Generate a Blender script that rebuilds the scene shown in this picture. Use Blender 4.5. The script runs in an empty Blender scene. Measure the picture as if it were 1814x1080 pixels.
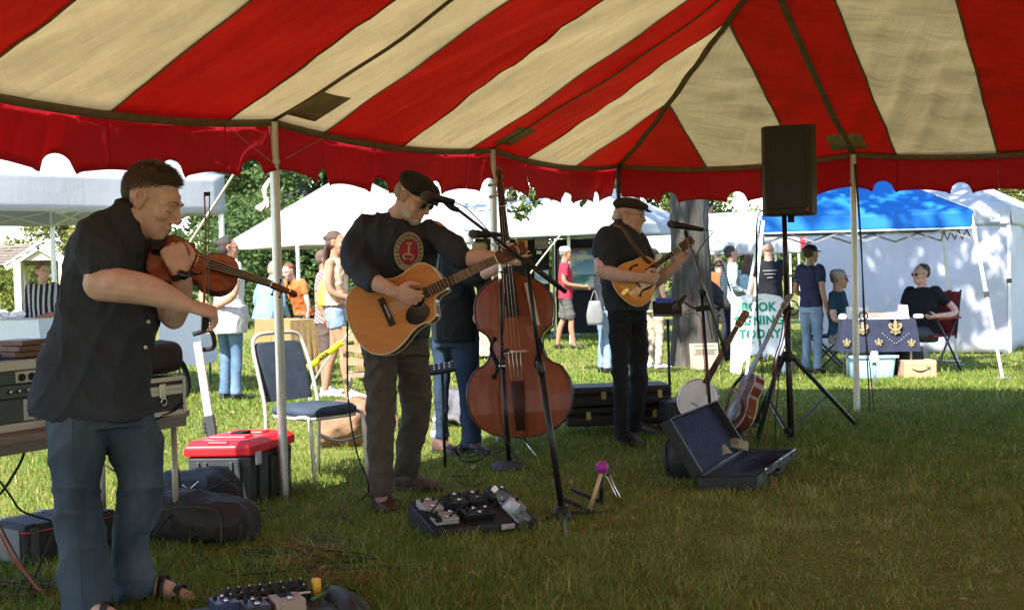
import bpy, bmesh, math, random
import numpy as np
from mathutils import Vector, Matrix
sc = bpy.context.scene
COL = sc.collection
PI = math.pi
# ------------------------------------------------------------------ camera
FPX, CW, CH, EYE = 2300.0, 1814.0, 1080.0, 1.32
_p = math.atan(75.0/FPX); _r = 0.024
_f = np.array([0, math.cos(_p), -math.sin(_p)])
_u0 = np.array([0, math.sin(_p), math.cos(_p)])
_r0 = np.array([1.0, 0, 0])
RGT = math.cos(_r)*_r0 - math.sin(_r)*_u0
UPV = math.sin(_r)*_r0 + math.cos(_r)*_u0
cam = bpy.data.objects.new('camera', bpy.data.cameras.new('camera'))
COL.objects.link(cam)
cam.matrix_world = Matrix(((RGT[0], UPV[0], -_f[0], 0), (RGT[1], UPV[1], -_f[1], 0), (RGT[2], UPV[2], -_f[2], EYE), (0, 0, 0, 1)))
cam.data.sensor_fit = 'HORIZONTAL'; cam.data.sensor_width = 36.0
cam.data.lens = FPX/CW*36.0
cam.data.clip_start = 0.05; cam.data.clip_end = 800
sc.camera = cam
# ------------------------------------------------------------------ sky, sun, exposure
SUN_AZ = np.array([-0.50, -0.866]); SUN_EL = math.radians(47)
w = bpy.data.worlds.new('World'); sc.world = w; w.use_nodes = True
nt = w.node_tree
sky = nt.nodes.new('ShaderNodeTexSky'); sky.sky_type = 'NISHITA'; sky.sun_disc = False
sky.sun_elevation = SUN_EL; sky.sun_rotation = math.atan2(SUN_AZ[0], SUN_AZ[1])
sky.dust_density = 0.4; sky.ozone_density = 2.0
bg = nt.nodes['Background']; bg.inputs['Strength'].default_value = 0.15
nt.links.new(sky.outputs[0], bg.inputs[0])
sl = bpy.data.lights.new('sun', 'SUN'); sl.energy = 4.5; sl.angle = math.radians(0.55); sl.color = (1.0, 0.97, 0.92)
sun = bpy.data.objects.new('sun', sl); COL.objects.link(sun)
_sd = Vector((-SUN_AZ[0]*math.cos(SUN_EL), -SUN_AZ[1]*math.cos(SUN_EL), -math.sin(SUN_EL)))
sun.rotation_euler = _sd.to_track_quat('-Z', 'Y').to_euler(); sun.location = (-20, -30, 40)
sc.view_settings.view_transform = 'Standard'; sc.view_settings.look = 'None'
sc.view_settings.exposure = 1.75; sc.view_settings.gamma = 1.0
# ------------------------------------------------------------------ helpers
def V(*a): return np.array(a, dtype=float)
def nrm(v): v = np.asarray(v, float); return v/(np.linalg.norm(v)+1e-12)
def P(px, py, d):
    """point seen at photo pixel (px,py), at distance d metres into the place (world Y)"""
    dr = _f + (px-CW/2)/FPX*RGT + (CH/2-py)/FPX*UPV
    return V(0, 0, EYE) + dr*(d/dr[1])
def gz(x, y):
    t = np.clip((np.asarray(y, float)-11.5)/6.0, 0, 1)
    return -0.16*t*t*(3-2*t) + 0.012*np.sin(np.asarray(x)*1.3+0.5)*np.sin(np.asarray(y)*0.9)
def G(px, py):
    dr = _f + (px-CW/2)/FPX*RGT + (CH/2-py)/FPX*UPV
    o = V(0, 0, EYE); t = -EYE/dr[2]
    for _ in range(12):
        q = o+dr*t; t = (gz(q[0], q[1])-EYE)/dr[2]
    return o+dr*t
def on_ground(px, d):
    q = P(px, 500, d); q[2] = gz(q[0], q[1]); return q
# ------------------------------------------------------------------ materials
MATS = {}
def mat(name, col, rough=0.7, metal=0.0, var=0.0, vscale=8.0, col2=None, bump=0.0, bscale=60.0, trans=0.0, spec=0.5, coat=0.0, stretch=None, emit=0.0, alpha=None, ior=1.45, transm=0.0, obj=True):
    if name in MATS: return MATS[name]
    m = bpy.data.materials.new(name); m.use_nodes = True
    n = m.node_tree.nodes; L = m.node_tree.links
    b = n['Principled BSDF']
    b.inputs['Roughness'].default_value = rough; b.inputs['Metallic'].default_value = metal
    b.inputs['Specular IOR Level'].default_value = spec
    b.inputs['Coat Weight'].default_value = coat
    b.inputs['IOR'].default_value = ior
    b.inputs['Transmission Weight'].default_value = transm
    c4 = (*col, 1); b.inputs['Base Color'].default_value = c4
    tc = n.new('ShaderNodeTexCoord'); src = tc.outputs['Object']
    if stretch:
        mp = n.new('ShaderNodeMapping'); mp.inputs['Scale'].default_value = stretch
        L.new(src, mp.inputs[0]); src = mp.outputs[0]
    cout = None
    if var > 0 or col2:
        nz = n.new('ShaderNodeTexNoise'); nz.inputs['Scale'].default_value = vscale; nz.inputs['Detail'].default_value = 5; nz.inputs['Roughness'].default_value = 0.6
        L.new(src, nz.inputs['Vector'])
        rp = n.new('ShaderNodeValToRGB'); rp.color_ramp.elements[0].position = 0.3; rp.color_ramp.elements[1].position = 0.7
        if col2: a, c = col, col2
        else: a = tuple(x*(1-var) for x in col); c = tuple(min(1, x*(1+var)) for x in col)
        rp.color_ramp.elements[0].color = (*a, 1); rp.color_ramp.elements[1].color = (*c, 1)
        L.new(nz.outputs[0], rp.inputs[0]); cout = rp.outputs[0]
        L.new(cout, b.inputs['Base Color'])
    if bump > 0:
        nb = n.new('ShaderNodeTexNoise'); nb.inputs['Scale'].default_value = bscale; nb.inputs['Detail'].default_value = 4
        L.new(src, nb.inputs['Vector'])
        bp = n.new('ShaderNodeBump'); bp.inputs['Strength'].default_value = bump; bp.inputs['Distance'].default_value = 0.01
        L.new(nb.outputs[0], bp.inputs['Height']); L.new(bp.outputs[0], b.inputs['Normal'])
    if trans > 0:
        t = n.new('ShaderNodeBsdfTranslucent'); t.inputs[0].default_value = c4
        if cout: L.new(cout, t.inputs[0])
        mx = n.new('ShaderNodeMixShader'); mx.inputs[0].default_value = trans
        L.new(b.outputs[0], mx.inputs[1]); L.new(t.outputs[0], mx.inputs[2])
        L.new(mx.outputs[0], n['Material Output'].inputs[0])
    if emit > 0:
        b.inputs['Emission Color'].default_value = c4; b.inputs['Emission Strength'].default_value = emit
    MATS[name] = m
    return m
# ------------------------------------------------------------------ objects
WL = {}
def tag(o, label=None, cat=None, group=None, kind=None):
    if label: o['label'] = label
    if cat: o['category'] = cat
    if group: o['group'] = group
    if kind: o['kind'] = kind
    return o
def thing(name, label, cat, loc, group=None):
    o = bpy.data.objects.new(name, None); COL.objects.link(o)
    o.empty_display_size = 0.1
    o.location = tuple(loc); WL[o.name] = np.array(loc, float)
    return tag(o, label, cat, group)
def link_mesh(name, me, m, parent, org=None):
    o = bpy.data.objects.new(name, me); COL.objects.link(o)
    if m is not None:
        for x in (m if isinstance(m, (list, tuple)) else [m]): me.materials.append(x)
    if parent is not None:
        o.parent = parent; WL[o.name] = WL[parent.name]
    else:
        o.location = tuple(org); WL[o.name] = np.array(org, float)
    return o
def mk(name, verts, faces, m, parent=None, smooth=True, mi=None, org=None):
    v = np.asarray(verts, float).reshape(-1, 3)
    if parent is not None: off = WL[parent.name]
    else:
        if org is None: org = V((v[:, 0].min()+v[:, 0].max())/2, (v[:, 1].min()+v[:, 1].max())/2, v[:, 2].min())
        off = np.array(org, float)
    me = bpy.data.meshes.new(name)
    me.from_pydata((v-off).tolist(), [], faces)
    if mi is not None: me.polygons.foreach_set('material_index', mi)
    me.polygons.foreach_set('use_smooth', [smooth]*len(me.polygons))
    me.update()
    return link_mesh(name, me, m, parent, off)
def tri_mesh(name, v, f, m, parent=None, org=None, smooth=False):
    """fast path: v (n,3), f (k,3) or (k,4) int arrays"""
    off = WL[parent.name] if parent is not None else np.array(org, float)
    v = np.asarray(v, np.float32)-off.astype(np.float32); f = np.asarray(f, np.int32); k, s = f.shape
    me = bpy.data.meshes.new(name)
    me.vertices.add(len(v)); me.vertices.foreach_set('co', v.ravel())
    me.loops.add(k*s); me.loops.foreach_set('vertex_index', f.ravel())
    me.polygons.add(k); me.polygons.foreach_set('loop_start', np.arange(0, k*s, s, dtype=np.int32))
    me.polygons.foreach_set('loop_total', np.full(k, s, np.int32)) if False else None
    me.polygons.foreach_set('use_smooth', np.full(k, smooth))
    me.update(calc_edges=True); me.validate()
    return link_mesh(name, me, m, parent, off)
def catmull(pts, n):
    pts = np.asarray(pts, float)
    if len(pts) < 3 or n <= 1: return pts
    e = np.vstack([2*pts[0]-pts[1], pts, 2*pts[-1]-pts[-2]])
    out = []
    for i in range(1, len(e)-2):
        for k in range(n):
            t = k/n; a, b, c, d = e[i-1], e[i], e[i+1], e[i+2]
            out.append(0.5*((2*b)+(c-a)*t+(2*a-5*b+4*c-d)*t*t+(3*b-a-3*c+d)*t**3))
    out.append(pts[-1]); return np.array(out)
class MB:
    def __init__(s): s.v = []; s.f = []; s.m = []; s.cur = 0
    def add(s, vs, fs):
        o = len(s.v); s.v.extend([tuple(map(float, x)) for x in vs])
        for f in fs: s.f.append(tuple(i+o for i in f)); s.m.append(s.cur)
        return s
    def obox(s, c, a, b, d):
        c, a, b, d = map(lambda x: np.asarray(x, float), (c, a, b, d))
        vs = [c+i*a+j*b+k*d for k in (-1, 1) for j in (-1, 1) for i in (-1, 1)]
        fs = [(0, 2, 3, 1), (4, 5, 7, 6), (0, 1, 5, 4), (2, 6, 7, 3), (0, 4, 6, 2), (1, 3, 7, 5)]
        if np.dot(np.cross(a, b), d) < 0: fs = [f[::-1] for f in fs]
        return s.add(vs, fs)
    def box(s, c, size, rz=0.0):
        cs, sn = math.cos(rz), math.sin(rz)
        return s.obox(c, V(cs, sn, 0)*size[0]/2, V(-sn, cs, 0)*size[1]/2, V(0, 0, size[2]/2))
    def bar(s, p, q, wd, th, up=(0, 0, 1)):
        p, q = np.asarray(p, float), np.asarray(q, float); d = q-p; a = nrm(d)
        b = np.cross(a, up)
        if np.linalg.norm(b) < 1e-4: b = np.cross(a, (1, 0, 0))
        b = nrm(b); c = np.cross(b, a)
        return s.obox((p+q)/2, b*wd/2, c*th/2, d/2)
    def tube(s, pts, r, n=8, sub=1, cap=True, closed=False):
        pts = np.asarray(pts, float); rr = np.full(len(pts), r, float) if np.isscalar(r) else np.asarray(r, float)
        if sub > 1:
            q = catmull(np.hstack([pts, rr[:, None]]), sub); pts, rr = q[:, :3], q[:, 3]
        k = len(pts); T = np.gradient(pts, axis=0)
        t0 = nrm(T[0]); a = np.cross(t0, (0, 0, 1))
        if np.linalg.norm(a) < 1e-3: a = np.cross(t0, (1, 0, 0))
        a = nrm(a); vs = []
        ang = np.arange(n)*2*PI/n
        for i in range(k):
            t = nrm(T[i]); a = nrm(a-np.dot(a, t)*t); b = np.cross(t, a)
            for g in ang: vs.append(pts[i]+rr[i]*(math.cos(g)*a+math.sin(g)*b))
        fs = [(i*n+j, i*n+(j+1) % n, (i+1)*n+(j+1) % n, (i+1)*n+j) for i in range(k-1) for j in range(n)]
        if cap: fs += [tuple(range(n))[::-1], tuple((k-1)*n+j for j in range(n))]
        return s.add(vs, fs)
    def lathe(s, prof, base, axis=(0, 0, 1), n=16, xdir=None):
        ax = nrm(axis); a = np.cross(ax, (0, 0, 1)) if xdir is None else np.asarray(xdir, float)
        if np.linalg.norm(a) < 1e-3: a = V(1, 0, 0)
        a = nrm(a-np.dot(a, ax)*ax); b = np.cross(ax, a); vs = []
        for r, h in prof:
            for j in range(n):
                g = j*2*PI/n; vs.append(np.asarray(base)+ax*h+r*(math.cos(g)*a+math.sin(g)*b))
        k = len(prof)
        fs = [(i*n+j, i*n+(j+1) % n, (i+1)*n+(j+1) % n, (i+1)*n+j) for i in range(k-1) for j in range(n)]
        fs += [tuple(range(n))[::-1], tuple((k-1)*n+j for j in range(n))]
        return s.add(vs, fs)
    def ell(s, c, ax, ay=None, az=None, n=12, m=8):
        if np.isscalar(ax): ax, ay, az = V(ax, 0, 0), V(0, ax, 0), V(0, 0, ax)
        elif ay is None: ax, ay, az = V(ax[0], 0, 0), V(0, ax[1], 0), V(0, 0, ax[2])
        c = np.asarray(c, float); vs = [c-az]
        for i in range(1, m):
            t = -PI/2+PI*i/m
            for j in range(n):
                g = 2*PI*j/n; vs.append(c+math.cos(t)*(math.cos(g)*ax+math.sin(g)*ay)+math.sin(t)*az)
        vs.append(c+az); e = len(vs)-1
        fs = [(0, 1+(j+1) % n, 1+j) for j in range(n)]
        fs += [(1+i*n+j, 1+i*n+(j+1) % n, 1+(i+1)*n+(j+1) % n, 1+(i+1)*n+j) for i in range(m-2) for j in range(n)]
        fs += [(1+(m-2)*n+j, 1+(m-2)*n+(j+1) % n, e) for j in range(n)]
        if np.dot(np.cross(ax, ay), az) < 0: fs = [f[::-1] for f in fs]
        return s.add(vs, fs)
    def prism(s, poly, org, ax, ay, az, inset=0.0):
        """2-D outline (list of (x,y)) in frame ax, ay, extruded by vector az"""
        org, ax, ay, az = map(lambda x: np.asarray(x, float), (org, ax, ay, az)); k = len(poly)
        vs = [org+x*ax+y*ay for x, y in poly]+[org+x*ax+y*ay+az for x, y in poly]
        fs = [tuple(range(k))[::-1], tuple(range(k, 2*k))]+[(i, (i+1) % k, (i+1) % k+k, i+k) for i in range(k)]
        ar = sum(poly[i][0]*poly[(i+1) % k][1]-poly[(i+1) % k][0]*poly[i][1] for i in range(k))
        if ar*np.dot(np.cross(ax, ay), az) < 0: fs = [f[::-1] for f in fs]
        return s.add(vs, fs)
    def grid(s, pts):
        pts = np.asarray(pts, float); a, b = pts.shape[:2]
        return s.add(pts.reshape(-1, 3), [(i*b+j, i*b+j+1, (i+1)*b+j+1, (i+1)*b+j) for i in range(a-1) for j in range(b-1)])
    def loft(s, secs, n=20, sub=3, sq=2.0):
        """closed body through sections (centre, U, V): half-axis vectors"""
        A = np.array([np.concatenate([c, u, v]) for c, u, v in secs], float)
        if sub > 1: A = catmull(A, sub)
        vs = []; k = len(A)
        for row in A:
            c, u, v = row[:3], row[3:6], row[6:9]
            for j in range(n):
                g = 2*PI*j/n; cx, sx = math.cos(g), math.sin(g)
                cx = math.copysign(abs(cx)**(2/sq), cx); sx = math.copysign(abs(sx)**(2/sq), sx)
                vs.append(c+u*cx+v*sx)
        fs = [(i*n+j, i*n+(j+1) % n, (i+1)*n+(j+1) % n, (i+1)*n+j) for i in range(k-1) for j in range(n)]
        fs += [tuple(range(n))[::-1], tuple((k-1)*n+j for j in range(n))]
        return s.add(vs, fs)
    def build(s, name, m, parent=None, smooth=False, bev=0.0, label=None, cat=None, group=None, kind=None, org=None, seg=2, ws=False):
        o = mk(name, s.v, s.f, m, parent, smooth, mi=s.m if isinstance(m, (list, tuple)) else None, org=org)
        if bev > 0:
            b = o.modifiers.new('bevel', 'BEVEL'); b.width = bev; b.segments = seg; b.limit_method = 'ANGLE'; b.angle_limit = math.radians(40)
            b.harden_normals = False
        tag(o, label, cat, group, kind)
        return o
rng = np.random.default_rng(7)
random.seed(7)
def dup_tree(o, delta, label=None, group=None, parent=None, rz=0.0):
    c = o.copy(); COL.objects.link(c)
    if parent is not None: c.parent = parent
    else:
        c.location = tuple(np.array(o.location)+np.asarray(delta, float)); c.rotation_euler = (0, 0, rz)
        if label: c['label'] = label
        if group: c['group'] = group
    for ch in o.children: dup_tree(ch, (0, 0, 0), parent=c)
    return c
# ================================================================== GROUND
def ground_mat():
    m = bpy.data.materials.new('turf_soil'); m.use_nodes = True; n = m.node_tree.nodes; L = m.node_tree.links
    b = n['Principled BSDF']; b.inputs['Roughness'].default_value = 0.95; b.inputs['Specular IOR Level'].default_value = 0.1
    tc = n.new('ShaderNodeTexCoord')
    def ramp(scale, cols, det=6):
        z = n.new('ShaderNodeTexNoise'); z.inputs['Scale'].default_value = scale; z.inputs['Detail'].default_value = det
        L.new(tc.outputs['Object'], z.inputs['Vector'])
        r = n.new('ShaderNodeValToRGB'); r.color_ramp.elements[0].position = 0.35; r.color_ramp.elements[1].position = 0.68
        r.color_ramp.elements[0].color = (*cols[0], 1); r.color_ramp.elements[1].color = (*cols[1], 1)
        L.new(z.outputs[0], r.inputs[0]); return r.outputs[0], z
    c1, z1 = ramp(0.9, ((0.12, 0.14, 0.024), (0.22, 0.21, 0.05)))
    c2, z2 = ramp(28, ((0.065, 0.085, 0.018), (0.24, 0.22, 0.07)))
    mx = n.new('ShaderNodeMixRGB'); mx.inputs[0].default_value = 0.55; L.new(c1, mx.inputs[1]); L.new(c2, mx.inputs[2])
    L.new(mx.outputs[0], b.inputs['Base Color'])
    bp = n.new('ShaderNodeBump'); bp.inputs['Strength'].default_value = 0.8; bp.inputs['Distance'].default_value = 0.03
    L.new(z2.outputs[0], bp.inputs['Height']); L.new(bp.outputs[0], b.inputs['Normal'])
    return m
def build_ground():
    xs = np.concatenate([np.linspace(-400, -30, 12), np.linspace(-26, 26, 105), np.linspace(30, 400, 12)])
    ys = np.concatenate([np.linspace(-120, -6, 10), np.linspace(-4, 34, 96), np.linspace(38, 700, 20)])
    X, Y = np.meshgrid(xs, ys); Z = gz(X, Y)
    pts = np.stack([X, Y, Z], -1); a, b = X.shape
    idx = np.arange(a*b).reshape(a, b)
    f = np.stack([idx[:-1, :-1], idx[:-1, 1:], idx[1:, 1:], idx[1:, :-1]], -1).reshape(-1, 4)
    o = tri_mesh('ground', pts.reshape(-1, 3), f, ground_mat(), org=(0, 0, 0), smooth=True)
    tag(o, 'lawn ground under and around the striped tent', None, None, 'structure')
build_ground()
def grass_mat():
    m = bpy.data.materials.new('grass_blade'); m.use_nodes = True; n = m.node_tree.nodes; L = m.node_tree.links
    b = n['Principled BSDF']; b.inputs['Roughness'].default_value = 0.55; b.inputs['Specular IOR Level'].default_value = 0.25
    at = n.new('ShaderNodeAttribute'); at.attribute_name = 'tint'
    r = n.new('ShaderNodeValToRGB'); e = r.color_ramp.elements
    e[0].position = 0; e[0].color = (0.060, 0.125, 0.014, 1); e[1].position = 1; e[1].color = (0.46, 0.37, 0.13, 1)
    k = r.color_ramp.elements.new(0.55); k.color = (0.182, 0.238, 0.033, 1)
    L.new(at.outputs['Fac'], r.inputs[0]); L.new(r.outputs[0], b.inputs['Base Color'])
    t = n.new('ShaderNodeBsdfTranslucent'); L.new(r.outputs[0], t.inputs[0])
    mx = n.new('ShaderNodeMixShader'); mx.inputs[0].default_value = 0.35
    L.new(b.outputs[0], mx.inputs[1]); L.new(t.outputs[0], mx.inputs[2]); L.new(mx.outputs[0], n['Material Output'].inputs[0])
    return m
def pnoise(x, y, sc, seed):
    r = np.random.default_rng(seed); out = np.zeros_like(x)
    for i in range(7):
        a = r.uniform(0, 2*PI); k = sc*r.uniform(0.5, 1.8); ph = r.uniform(0, 2*PI)
        out += np.sin((x*math.cos(a)+y*math.sin(a))*k+ph+1.3*np.sin((x*math.sin(a)-y*math.cos(a))*k*0.7+ph*2))
    return out/7
# no blades where the open case lies on the lawn
CLEAR = [[G(1236, 870), G(1342, 868), G(1410, 818), G(1236, 870)+G(1410, 818)-G(1342, 868)]]
def build_grass():
    VV = []; FF = []; TT = []; base = 0
    zones = [(3.6, 7.0, 5200, 0.042, 0.0021), (7.0, 10.5, 2800, 0.040, 0.0031), (10.5, 15.0, 1250, 0.036, 0.005), (15.0, 27.0, 260, 0.045, 0.010)]
    for z0, z1, dens, hgt, wd in zones:
        half = 0.42
        area = half*(z1*z1-z0*z0)+1.2*(z1-z0); N = int(area*dens)
        y = np.sqrt(rng.uniform(z0*z0, z1*z1, N)); x = rng.uniform(-1, 1, N)*(half*y+0.6)
        for quad in CLEAR:
            inside = np.ones(N, bool)
            for i in range(4):
                p, q = quad[i], quad[(i+1) % 4]; inside &= ((q[0]-p[0])*(y-p[1])-(q[1]-p[1])*(x-p[0])) >= 0
            x, y = x[~inside], y[~inside]; N = len(x)
        patch = pnoise(x, y, 1.6, 3); fine = pnoise(x, y, 9, 4)
        h = hgt*rng.uniform(0.35, 1.4, N)*(1+0.65*patch+0.55*fine)
        h = np.maximum(h, 0.008)*np.where(rng.random(N) < 0.05, 1.8, 1.0)
        az = rng.uniform(0, 2*PI, N); lean = rng.uniform(0.2, 1.15, N)*h; la = rng.uniform(0, 2*PI, N)
        wv = wd*rng.uniform(0.6, 1.3, N)
        z = gz(x, y)-0.004
        dx, dy = np.cos(az)*wv, np.sin(az)*wv; lx, ly = np.cos(la)*lean, np.sin(la)*lean
        b0 = np.stack([x-dx, y-dy, z], 1); b1 = np.stack([x+dx, y+dy, z], 1)
        m0 = np.stack([x-dx*0.75+lx*0.35, y-dy*0.75+ly*0.35, z+h*0.62], 1); m1 = np.stack([x+dx*0.75+lx*0.35, y+dy*0.75+ly*0.35, z+h*0.62], 1)
        tp = np.stack([x+lx, y+ly, z+h], 1)
        v = np.stack([b0, b1, m0, m1, tp], 1).reshape(-1, 3); i = base+5*np.arange(N)
        f = np.concatenate([np.stack([i, i+1, i+3], 1), np.stack([i, i+3, i+2], 1), np.stack([i+2, i+3, i+4], 1)])
        dead = np.clip(pnoise(x, y, 1.1, 21)*2.2-0.75, 0, 1)
        tint = np.clip(0.40+0.26*pnoise(x, y, 0.9, 11)+0.20*fine+0.28*dead+rng.normal(0, 0.16, N)+(rng.random(N) < 0.07)*0.5, 0, 1)
        VV.append(v); FF.append(f); TT.append(np.repeat(tint, 5)); base += 5*N
    o = tri_mesh('grass', np.vstack(VV), np.vstack(FF), grass_mat(), org=(0, 0, 0))
    at = o.data.attributes.new('tint', 'FLOAT', 'POINT'); at.data.foreach_set('value', np.concatenate(TT).astype(np.float32))
    tag(o, 'short green and straw coloured grass blades of the lawn', None, None, 'stuff')
build_grass()
# ================================================================== STRIPED TENT
def fabric(name, col, trans, wr=0.5, dirt=0.12):
    m = bpy.data.materials.new(name); m.use_nodes = True; n = m.node_tree.nodes; L = m.node_tree.links
    b = n['Principled BSDF']; b.inputs['Roughness'].default_value = 0.62; b.inputs['Specular IOR Level'].default_value = 0.25
    tc = n.new('ShaderNodeTexCoord')
    z = n.new('ShaderNodeTexNoise'); z.inputs['Scale'].default_value = 2.2; z.inputs['Detail'].default_value = 8; z.inputs['Roughness'].default_value = 0.65
    L.new(tc.outputs['Object'], z.inputs['Vector'])
    r = n.new('ShaderNodeValToRGB'); e = r.color_ramp.elements; e[0].position = 0.3; e[1].position = 0.65
    e[0].color = (*[c*(1-dirt) for c in col], 1); e[1].color = (*col, 1); L.new(z.outputs[0], r.inputs[0])
    L.new(r.outputs[0], b.inputs['Base Color'])
    hs = []
    for sc_, st, rot in ((2.4, (1, 1, 4), 0.5), (3.2, (5, 1, 1), 0.9), (5.0, (1.2, 5, 1), -0.4)):
        mp = n.new('ShaderNodeMapping'); mp.inputs['Scale'].default_value = st; mp.inputs['Rotation'].default_value = (rot, rot*0.5, rot*1.7)
        q = n.new('ShaderNodeTexNoise'); q.inputs['Scale'].default_value = sc_*0.5; q.inputs['Detail'].default_value = 3; q.inputs['Distortion'].default_value = 0.6
        L.new(tc.outputs['Object'], mp.inputs[0]); L.new(mp.outputs[0], q.inputs['Vector']); hs.append(q.outputs[0])
    a1 = n.new('ShaderNodeMath'); a1.operation = 'ADD'; L.new(hs[0], a1.inputs[0]); L.new(hs[1], a1.inputs[1])
    a2 = n.new('ShaderNodeMath'); a2.operation = 'ADD'; L.new(a1.outputs[0], a2.inputs[0]); L.new(hs[2], a2.inputs[1])
    bp = n.new('ShaderNodeBump'); bp.inputs['Strength'].default_value = wr; bp.inputs['Distance'].default_value = 0.06
    L.new(a2.outputs[0], bp.inputs['Height']); L.new(bp.outputs[0], b.inputs['Normal'])
    t = n.new('ShaderNodeBsdfTranslucent'); L.new(r.outputs[0], t.inputs[0]); L.new(bp.outputs[0], t.inputs['Normal'])
    mx = n.new('ShaderNodeMixShader'); mx.inputs[0].default_value = trans
    L.new(b.outputs[0], mx.inputs[1]); L.new(t.outputs[0], mx.inputs[2]); L.new(mx.outputs[0], n['Material Output'].inputs[0])
    return m
M_RED = fabric('red_canvas', (0.58, 0.052, 0.042), 0.44, 0.20)
M_CRM = fabric('cream_canvas', (0.82, 0.715, 0.51), 0.40, 0.22)
M_VAL = fabric('red_valance', (0.60, 0.022, 0.045), 0.44, 0.2)
M_WEB = mat('brown_webbing', (0.16, 0.115, 0.07), 0.85, var=0.25, vscale=20)
M_GAL = mat('galvanised_pole', (0.42, 0.40, 0.36), 0.42, 0.65, col2=(0.62, 0.60, 0.55), vscale=9, stretch=(1, 1, 0.25))
M_POLEB = mat('dark_pole', (0.05, 0.05, 0.05), 0.5, 0.3)
M_PATCH = mat('tan_patch', (0.30, 0.25, 0.15), 0.9, var=0.25, vscale=10, bump=0.4, bscale=90)
M_ROPE = mat('white_rope', (0.70, 0.64, 0.52), 0.9, var=0.2, vscale=90, bump=0.6, bscale=160)
EAVE = 2.17
C0 = P(1095, 300, 11.5)[:2]
_A0 = P(484, 222, 7.42)[:2]; _D0 = P(1511, 268, 10.85)[:2]
UL = (_A0-C0)/5.55; VR = (_D0-C0)/2.56
NB, NA = 12, 20
def tent_h(a, b):
    """roof height; a, b in stripe widths from the corner along the two eaves"""
    k = np.minimum(np.minimum(a, b), np.minimum(NA-a, NB-b)); k = np.maximum(k, 0)
    return EAVE+np.where(k < 3, 0.36*k+0.035*k*k, 1.395+0.30*(k-3))
POLES_A = [0, 2.62, 5.55, 8.4, 11.3, 14.3, 17.2, 20]; POLES_B = [0, 2.56, 5.4, 8.6, 12]
def sag(t, poles):
    for p, q in zip(poles[:-1], poles[1:]):
        if p <= t <= q: return max(0.0, math.sin(PI*(t-p)/(q-p)))**0.8
    return 0.0
def roof_pt(a, b):
    xy = C0+a*UL+b*VR; ka, kb = min(a, NA-a), min(b, NB-b); k = max(0, min(ka, kb))
    z = float(tent_h(a, b))
    if kb <= ka: s = sag(a, POLES_A)
    else: s = sag(b, POLES_B)
    s = max(s, 0.0); z -= 0.075*s*math.exp(-k*1.0)                   # the edge rope hangs between the poles
    z += 0.05*s*math.exp(-(k-1.4)**2)               # and the cloth lifts between the straps
    z += 0.012*math.sin(a*7.1+b*2.3)*math.sin(b*5.3+a*1.7)*min(1, k*2)
    kk = min(1.0, k*5)*s**0.6*min(1.0, abs(ka-kb)*1.6); s_ = a if kb <= ka else b; am = 0.5+0.5*math.sin(s_*1.9+(0 if kb <= ka else 2.2)); ph = (s_*15+k*7+2.0*math.sin(k*3+s_*2)) if kb <= ka else ((s_-0.62*k)*16.5+1.4*math.sin(k*2+s_*1.3))
    z += kk*(0.020 if kb <= ka else 0.046)*am*(1-abs(math.sin(ph*0.5)))**1.4*math.exp(-((k-0.8)/0.95)**2)
    z += kk*0.0065*math.sin(k*23+1.7*math.sin(s_*2.3)+s_*1.5)*(0.5+0.5*math.sin(s_*3.1+k*2))*math.exp(-((k-1.1)/1.0)**2)
    z += kk*0.005*math.sin(s_*41+k*6+3*math.sin(k*2.2))*math.exp(-k*1.6)
    return V(xy[0], xy[1], z)
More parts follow.
